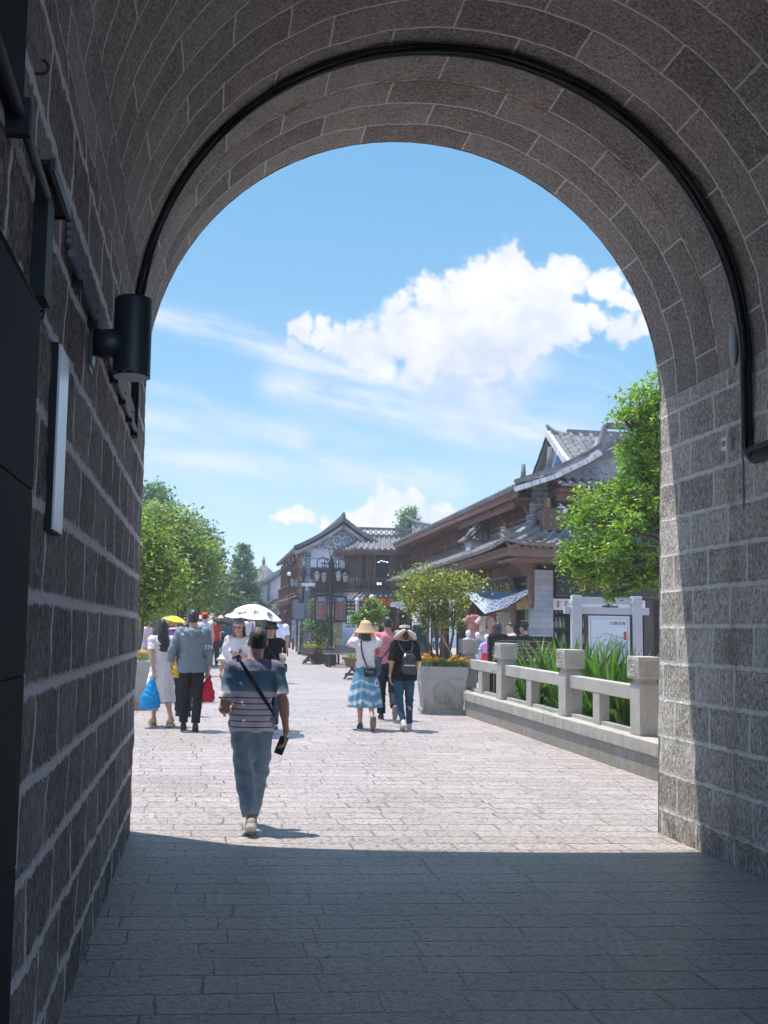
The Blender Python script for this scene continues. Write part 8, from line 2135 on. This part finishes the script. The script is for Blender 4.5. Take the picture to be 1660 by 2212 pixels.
    q = f.k; m = MB(); m.sphere((.03, -.125, 1.36*q), .06, 10, 6, (1.2, .2, .6)); m.build('back_print', mat('sky blue print', (0.25, 0.5, 0.75), .8, .1), f.root)
umbrella_pair()

# ------------------------------------------------------------------ people further off
def mid_people():
    def P(label, Y, px, H, top, bot, hair='short', face=0.0, fem=False, vs=.018, hat=None, skirt=None, sleeve=.7, over=None, base=None, bulk=1.0, skin=None, hem=.86, trous=True):
        f = Fig('person', label, Y, px, 1400, H=H, fem=fem, vs=vs, face=face, over=over, base=base, bulk=bulk)
        f.body(skin or M_SKIN, None, True); f.top(top, sleeve=sleeve, hem=hem, fold=None, sr=.068, cuff=.066)
        if skirt is not None: f.skirt(skirt, hem=.45, hr=.24, ruf=None)
        elif trous: f.trousers(bot, fold=None)
        f.hair(hair, None, .016)
        for L in 'LR': f.shoe(L, B_RUB, B_RUB)
        hd, q = f.j['head'], f.k
        if hat is not None:
            f.obj('hat', [ell(hd+A3((0, 0, .06))*q, A3((.098, .112, .085))*q), ell(hd+A3((0, 0, .045))*q, A3((.19, .20, .022))*q)], hat, .015, None, .014)
        return f
    blk = cloth('black cotton trousers', (0.018, 0.020, 0.024)); den = cloth('blue denim', (0.028, 0.070, 0.12), .25)
    f = P('man in a grey vest with a red cap walking up the street', 28.0, 441, 1.74, cloth('pale grey vest cloth', (0.40, 0.39, 0.41)), den, sleeve=0, bulk=1.1)
    hd, q = f.j['head'], f.k; f.obj('red_cap', [ell(hd+A3((0, 0, .05))*q, A3((.090, .108, .085))*q), ell(hd+A3((0, .11, .04))*q, A3((.07, .07, .012))*q), rbox(hd+A3((0, -.0, -.08))*q, A3((.15, .15, .09))*q, op='s')], cloth('red cap', (0.60, 0.045, 0.03)), .01, None, .012)
    P('woman in a long teal blouse walking toward the gate, phone arm bent', 34.6, 487, 1.66, cloth('teal blue cotton', (0.045, 0.105, 0.15)), blk, 'long', PI, True, sleeve=1.5, over=dict(wrR=(.06, .2, 1.1), elR=(.21, .0, 1.1)), hem=.72)
    P('woman in orange red beside the teal blouse woman', 36.2, 501, 1.62, cloth('orange red cotton', (0.42, 0.09, 0.035)), blk, 'long', PI, True)
    P('person in a deep red shirt and straw hat walking away', 33.0, 463, 1.60, cloth('deep red cotton', (0.42, 0.02, 0.03)), blk, 'short', 0, True, hat=mat('straw weave', (0.50, 0.34, 0.20)))
    P('person in a dark blue shirt and wide straw hat beside the deep red shirt', 35.2, 476, 1.62, cloth('dark slate blue cotton', (0.04, 0.055, 0.08)), blk, 'bob', 0, True, hat=mat('pale straw', (0.62, 0.48, 0.32), .8, .1))
    P('woman in a pale pink jumper and light blue skirt standing by the left planter', 25.0, 318, 1.60, cloth('pale pink wool', (0.55, 0.42, 0.43)), den, 'bob', -1.9, True, sleeve=1.8, skirt=cloth('light blue cotton', (0.20, 0.42, 0.60)))
    P('person in a pink shirt half hidden under the purple umbrella', 24.5, 388, 1.50, cloth('pink cotton', (0.55, 0.20, 0.26)), blk, 'bob', .4, True, over=dict(elL=(-.2, .08, 1.15), wrL=(-.06, .2, 1.25)))
    P('woman with brown hair under the yellow umbrella', 26.5, 398, 1.60, cloth('dusty purple cotton', (0.16, 0.09, 0.14)), blk, 'long', PI, True)
    P('person in black right of the white dressed woman, under the yellow umbrella', 27.2, 372, 1.62, cloth('black jersey', (0.010, 0.010, 0.012)), blk, 'short', 0.2)
    P('person in a dark red shirt behind the white dressed woman', 26.0, 352, 1.58, cloth('dark wine cotton', (0.10, 0.02, 0.03)), den, 'long', 2.4, True)
    c = at(377, 1346, 25.8); R = 33*25.8/F
    ye = mat('yellow umbrella cloth', (0.82, 0.62, 0.01), .6, .05); yd = mat('yellow umbrella lining', (0.75, 0.50, 0.01), .6, .05)
    umbrella('bright yellow umbrella tilted above the crowd under the left trees', tuple(c), R, .18, ye, yd, (math.radians(-4), math.radians(14)), drop=.4)
    c = at(376, 1368, 23.9); R = 26*23.9/F
    pu = mat('lilac printed umbrella cloth', (0.42, 0.25, 0.62), .6, .3, 6)
    umbrella('lilac printed umbrella held low between the white dress and the grey jacket', tuple(c+A3((0, 0, -.06))), R*1.05, .20, pu, pu, (math.radians(-38), math.radians(8)), drop=.4)
    c = at(495, 1347, 30.0); umbrella('black umbrella tilted just left of the white drawing umbrella', tuple(c), .50, .14, cloth('black umbrella cloth', (0.02, 0.02, 0.024)), cloth('black umbrella cloth', (0.02, 0.02, 0.024)), (0, math.radians(10)), drop=.4)
    # at the shop
    P('man in a dark teal T-shirt standing with his back turned behind the planter tree', 32.0, 909, 1.76, cloth('dark teal cotton', (0.012, 0.030, 0.036)), cloth('teal jeans', (0.03, 0.075, 0.085)), 'short', -.15, vs=.016, skin=M_SKIN)
    seat = dict(knL=(-.1, .40, .52), anL=(-.1, .42, .10), knR=(.1, .40, .52), anR=(.1, .42, .10), hipL=(-.09, .02, .56), hipR=(.09, .02, .56))
    for lab, px, Y, top, hair, fc in (('woman with a black bob seated behind the notice board, leaning left', 1077, 23.0, cloth('black jersey', (0.010, 0.010, 0.012)), 'bob', -.5), ('woman in pale pink with hair tied up, behind the notice board', 1105, 24.0, cloth('pale pink wool', (0.55, 0.42, 0.43)), 'bun', 1.6)):
        P(lab, Y, px, 1.66, top, den, hair, fc, True, vs=.015)
    f = P('person in a black beret behind the notice board, nearest the brick pillar', 24.0, 1133, 1.64, cloth('dark green cotton', (0.03, 0.05, 0.03)), den, 'short', .9, False, vs=.015)
    hd, q = f.j['head'], f.k; f.obj('beret', [ell(hd+A3((0, -.02, .085))*q, A3((.115, .12, .045))*q)], cloth('black cotton hat', (0.010, 0.012, 0.015)), .01, None, .012)
    P('person in an orange red top at the stall left of the poster stand', 40.0, 757, 1.62, cloth('vermilion cotton', (0.50, 0.10, 0.03)), blk, 'short', 1.2, True)
    P('person raising a phone in a red sleeve between the straw hat and the pink polo', 22.5, 812, 1.60, cloth('bright red cotton', (0.55, 0.05, 0.035)), blk, 'bob', PI, True, over=dict(elL=(-.22, .1, 1.25), wrL=(-.1, .25, 1.45)))
    # distant crowd
    rng = np.random.default_rng(12)
    sh = [cloth('crowd white cloth', (0.62, 0.62, 0.64)), cloth('crowd pale blue cloth', (0.30, 0.42, 0.58)), cloth('crowd black cloth', (0.02, 0.02, 0.025)), cloth('crowd grey cloth', (0.22, 0.22, 0.24)), cloth('crowd pink cloth', (0.55, 0.30, 0.33)), cloth('crowd red cloth', (0.45, 0.05, 0.05)), cloth('crowd navy cloth', (0.03, 0.05, 0.12)), cloth('crowd lilac cloth', (0.38, 0.30, 0.48))]
    shn = ['white', 'pale blue', 'black', 'grey', 'pink', 'red', 'navy', 'lilac']
    bo = [blk, den, cloth('crowd beige cloth', (0.42, 0.36, 0.28))]; bn = ['black trousers', 'blue jeans', 'beige trousers']
    protos = []
    for k, (fem, hr) in enumerate(((False, 'short'), (True, 'long'), (True, 'bob'))):
        f = Fig('person', 'distant pedestrian', 60, 440, 1350, H=1.68, fem=fem, vs=.03, over=dict(anL=(-.08, .15, .09), anR=(.08, -.18, .11), knL=(-.08, .12, .5), knR=(.08, -.04, .5)))
        f.body(M_SKIN, None, False, vs=.026); f.top(sh[0], fold=None, vs=.03); f.trousers(blk, fold=None); f.hair(hr, None, .028)
        protos.append(f.root)
    used = set(); spots = []
    for k in range(34):
        Y = 37+55*(k/33)**1.15+rng.uniform(-1, 1); px = rng.uniform(408, 545) if Y < 60 else rng.uniform(425, 520)
        X = at(px, 1350, Y)[0]
        if any((X-a)**2+(Y-b)**2 < 0.5 for a, b in spots) : X += 0.8
        spots.append((X, Y))
        while True:
            a, b, c = int(rng.integers(0, 8)), int(rng.integers(0, 3)), int(rng.integers(0, 3))
            if (a, b, c) not in used: used.add((a, b, c)); break
        r = protos[c]; wh = ['short haired man', 'long haired woman', 'bob haired woman'][c]
        lab = 'distant %s in a %s top and %s in the street crowd' % (wh, shn[a], bn[b])
        o = r if r['label'] == 'distant pedestrian' else dup(r)
        o.location = (X, Y, gz(Y)); o.rotation_euler = (0, 0, (0 if rng.random() < .6 else PI)+rng.normal()*.2); o['label'] = lab; o['group'] = 'distant crowd filling the street'
        s = rng.uniform(.93, 1.05); o.scale = (s, s, s)
        for ch in o.children:
            if ch.name.startswith('shirt'): ch.material_slots[0].link = 'OBJECT'; ch.material_slots[0].material = sh[a]
            if ch.name.startswith('trousers'): ch.material_slots[0].link = 'OBJECT'; ch.material_slots[0].material = bo[b]
    for lab, px, py, Y, R, col in (('distant cream umbrella highest over the crowd', 462, 1326, 62, .62, (0.70, 0.66, 0.50)), ('distant dark blue umbrella over the left of the crowd', 428, 1338, 48, .52, (0.05, 0.07, 0.12)), ('distant white umbrella in the middle of the crowd', 468, 1347, 42, .50, (0.70, 0.70, 0.72)),
                              ('distant pale blue umbrella over the crowd beside the cream one', 452, 1331, 56, .5, (0.34, 0.38, 0.55)), ('distant grey umbrella over the right of the crowd', 488, 1333, 58, .5, (0.30, 0.30, 0.33)), ('distant round white sun hat shaped umbrella behind the red cap', 456, 1340, 45, .30, (0.70, 0.68, 0.66)),
                              ('distant salmon umbrella behind the red cap', 441, 1337, 40, .38, (0.60, 0.32, 0.24)), ('distant lilac umbrella at the back of the crowd', 476, 1330, 70, .5, (0.42, 0.36, 0.58))):
        mm = cloth('umbrella cloth %d' % px, col); c = at(px, py, Y); umbrella(lab, tuple(c), R, .2, mm, mm, (0, rng.normal()*.12), drop=.4)
mid_people()

def garments():
    X0 = 8.35
    def g(name, label, px, py, Y, prims, parts, cat='garment'):
        p = at(px, py, Y); t = thing(name, label, cat, tuple(p))
        for pn, pr, m_ in parts: sdf_obj(pn, pr, .016, m_, t, .02, (.005, 40, 1.))
        m = MB(); m.tube([(-.16, 0, .0), (0, 0, .06), (.16, 0, .0)], .006, 5); m.tube([(0, 0, .06), (0, 0, .16)], .005, 5); m.build('hanger', M_WOODD, t)
        return t
    def tee(w, h, fl): return [loft([(-h, 0, 0, w*(1+fl), .07), (-h*.4, 0, 0, w*.92, .07), (-.06, 0, 0, w*.9, .06), (0, 0, 0, w*.45, .04)], 2.4), cone((-w*.7, 0, -.05), (-w*1.45, 0, -.22), .07, .08, True), cone((w*.7, 0, -.05), (w*1.45, 0, -.22), .07, .08, True)]
    pk = cloth('dusty pink dress cloth', (0.48, 0.20, 0.18)); be = cloth('oatmeal linen', (0.50, 0.40, 0.31)); rd = cloth('coral red cloth', (0.60, 0.10, 0.08)); wh = cloth('ivory curtain cloth', (0.58, 0.52, 0.42))
    g('hanging_dress', 'dusty pink dress hanging left of the oatmeal outfit in the shop front', 1026, 1328, 28.6, None, [('dress', tee(.22, .92, .25), pk)])
    g('hanging_outfit', 'oatmeal linen shirt and shorts with brown necklace hanging in the shop front', 1050, 1331, 28.3, None, [('shirt', tee(.19, .48, .05), be), ('shorts', [loft([(-.62, 0, 0, .17, .07), (-.47, 0, 0, .15, .06)], 2.4), cone((-.09, 0, -.58), (-.11, 0, -.82), .085, .09, True), cone((.09, 0, -.58), (.11, 0, -.82), .085, .09, True)], be), ('necklace', [ell((0, -.075, -.32), (.035, .02, .05)), cone((-.05, -.06, -.05), (0, -.075, -.28), .012, .012), cone((.05, -.06, -.05), (0, -.075, -.28), .012, .012)], cloth('brown wood beads', (0.14, 0.05, 0.03)))])
    g('hanging_gown', 'coral red dress hanging right of the oatmeal outfit', 1070, 1326, 28.8, None, [('dress', tee(.16, .95, .2), rd)])
    g('hanging_cloth', 'ivory wrap cloth hanging right of the coral dress', 1089, 1322, 28.6, None, [('cloth', [loft([(-1.0, 0, 0, .26, .05), (0, 0, 0, .2, .04)], 2.4, ruf=(9, .05, 0))], wh)])
    def doll(label, px, py, Y, top, low):
        p = at(px, py, Y); t = thing('child_mannequin', label, 'mannequin', (p[0], Y, p[2]-.62))
        wm = cloth('white mannequin', (0.62, 0.62, 0.63))
        sdf_obj('figure', [ell((0, 0, .62), (.07, .08, .09)), cone((0, 0, .5), (0, 0, .56), .03, .03), cone((-.1, 0, .44), (-.2, -.02, .3), .035, .03), cone((.1, 0, .44), (.2, -.02, .3), .035, .03)], .014, wm, t)
        sdf_obj('jacket', [loft([(.2, 0, 0, .13, .09), (.34, 0, 0, .12, .085), (.46, 0, 0, .12, .08), (.51, 0, 0, .05, .05)], 2.2), cone((-.1, 0, .45), (-.18, -.01, .33), .05, .05, True), cone((.1, 0, .45), (.18, -.01, .33), .05, .05, True)], .014, top, t)
        sdf_obj('skirt', [loft([(-.18, 0, 0, .19, .15), (.2, 0, 0, .125, .09)], 2.1, ruf=(8, .06, 0))], .014, low, t)
        m = MB(); m.tube([(0, 0, -.18), (0, 0, -.75)], .02, 8); m.lathe([(.14, -.78), (.14, -.75)], (0, 0, 0), 12); m.build('stand', M_STEEL, t)
    doll('child mannequin in a turquoise jacket and white skirt at the shop front', 1032, 1372, 27.0, cloth('turquoise cloth', (0.03, 0.30, 0.45)), cloth('pale blue white cloth', (0.50, 0.60, 0.72)))
    doll('child mannequin in a lilac pink jacket and red skirt at the shop front', 1052, 1377, 26.6, cloth('lilac pink cloth', (0.60, 0.30, 0.50)), cloth('scarlet cloth', (0.60, 0.04, 0.04)))
    doll('child mannequin with a white ruffle collar and striped skirt at the shop front', 1012, 1368, 27.4, cloth('white ruffle cloth', (0.62, 0.62, 0.64)), cloth('mustard striped cloth', (0.45, 0.25, 0.06), .6))
garments()
print('script built in %.1fs, objects %d' % (time.time()-T0, len(bpy.data.objects)))
# ------------------------------------------------------------------ summer haze: one closed box of thin air round the place
def haze():
    m = MB(); m.box((-70, -14, -1.2), (70, 150, 24))
    mt = bpy.data.materials.new('thin haze'); mt.use_nodes = True; t = NT(mt.node_tree); t.N.clear()
    out = t.new('ShaderNodeOutputMaterial'); v = t.new('ShaderNodeVolumePrincipled'); v.inputs['Density'].default_value = 0.0019
    v.inputs['Color'].default_value = (0.96, 0.96, 0.98, 1); v.inputs['Anisotropy'].default_value = 0.2
    t.L.new(v.outputs[0], out.inputs['Volume'])
    o = m.build('haze', mt); tag(o, 'thin summer haze in the air', None, None, 'stuff')
haze()
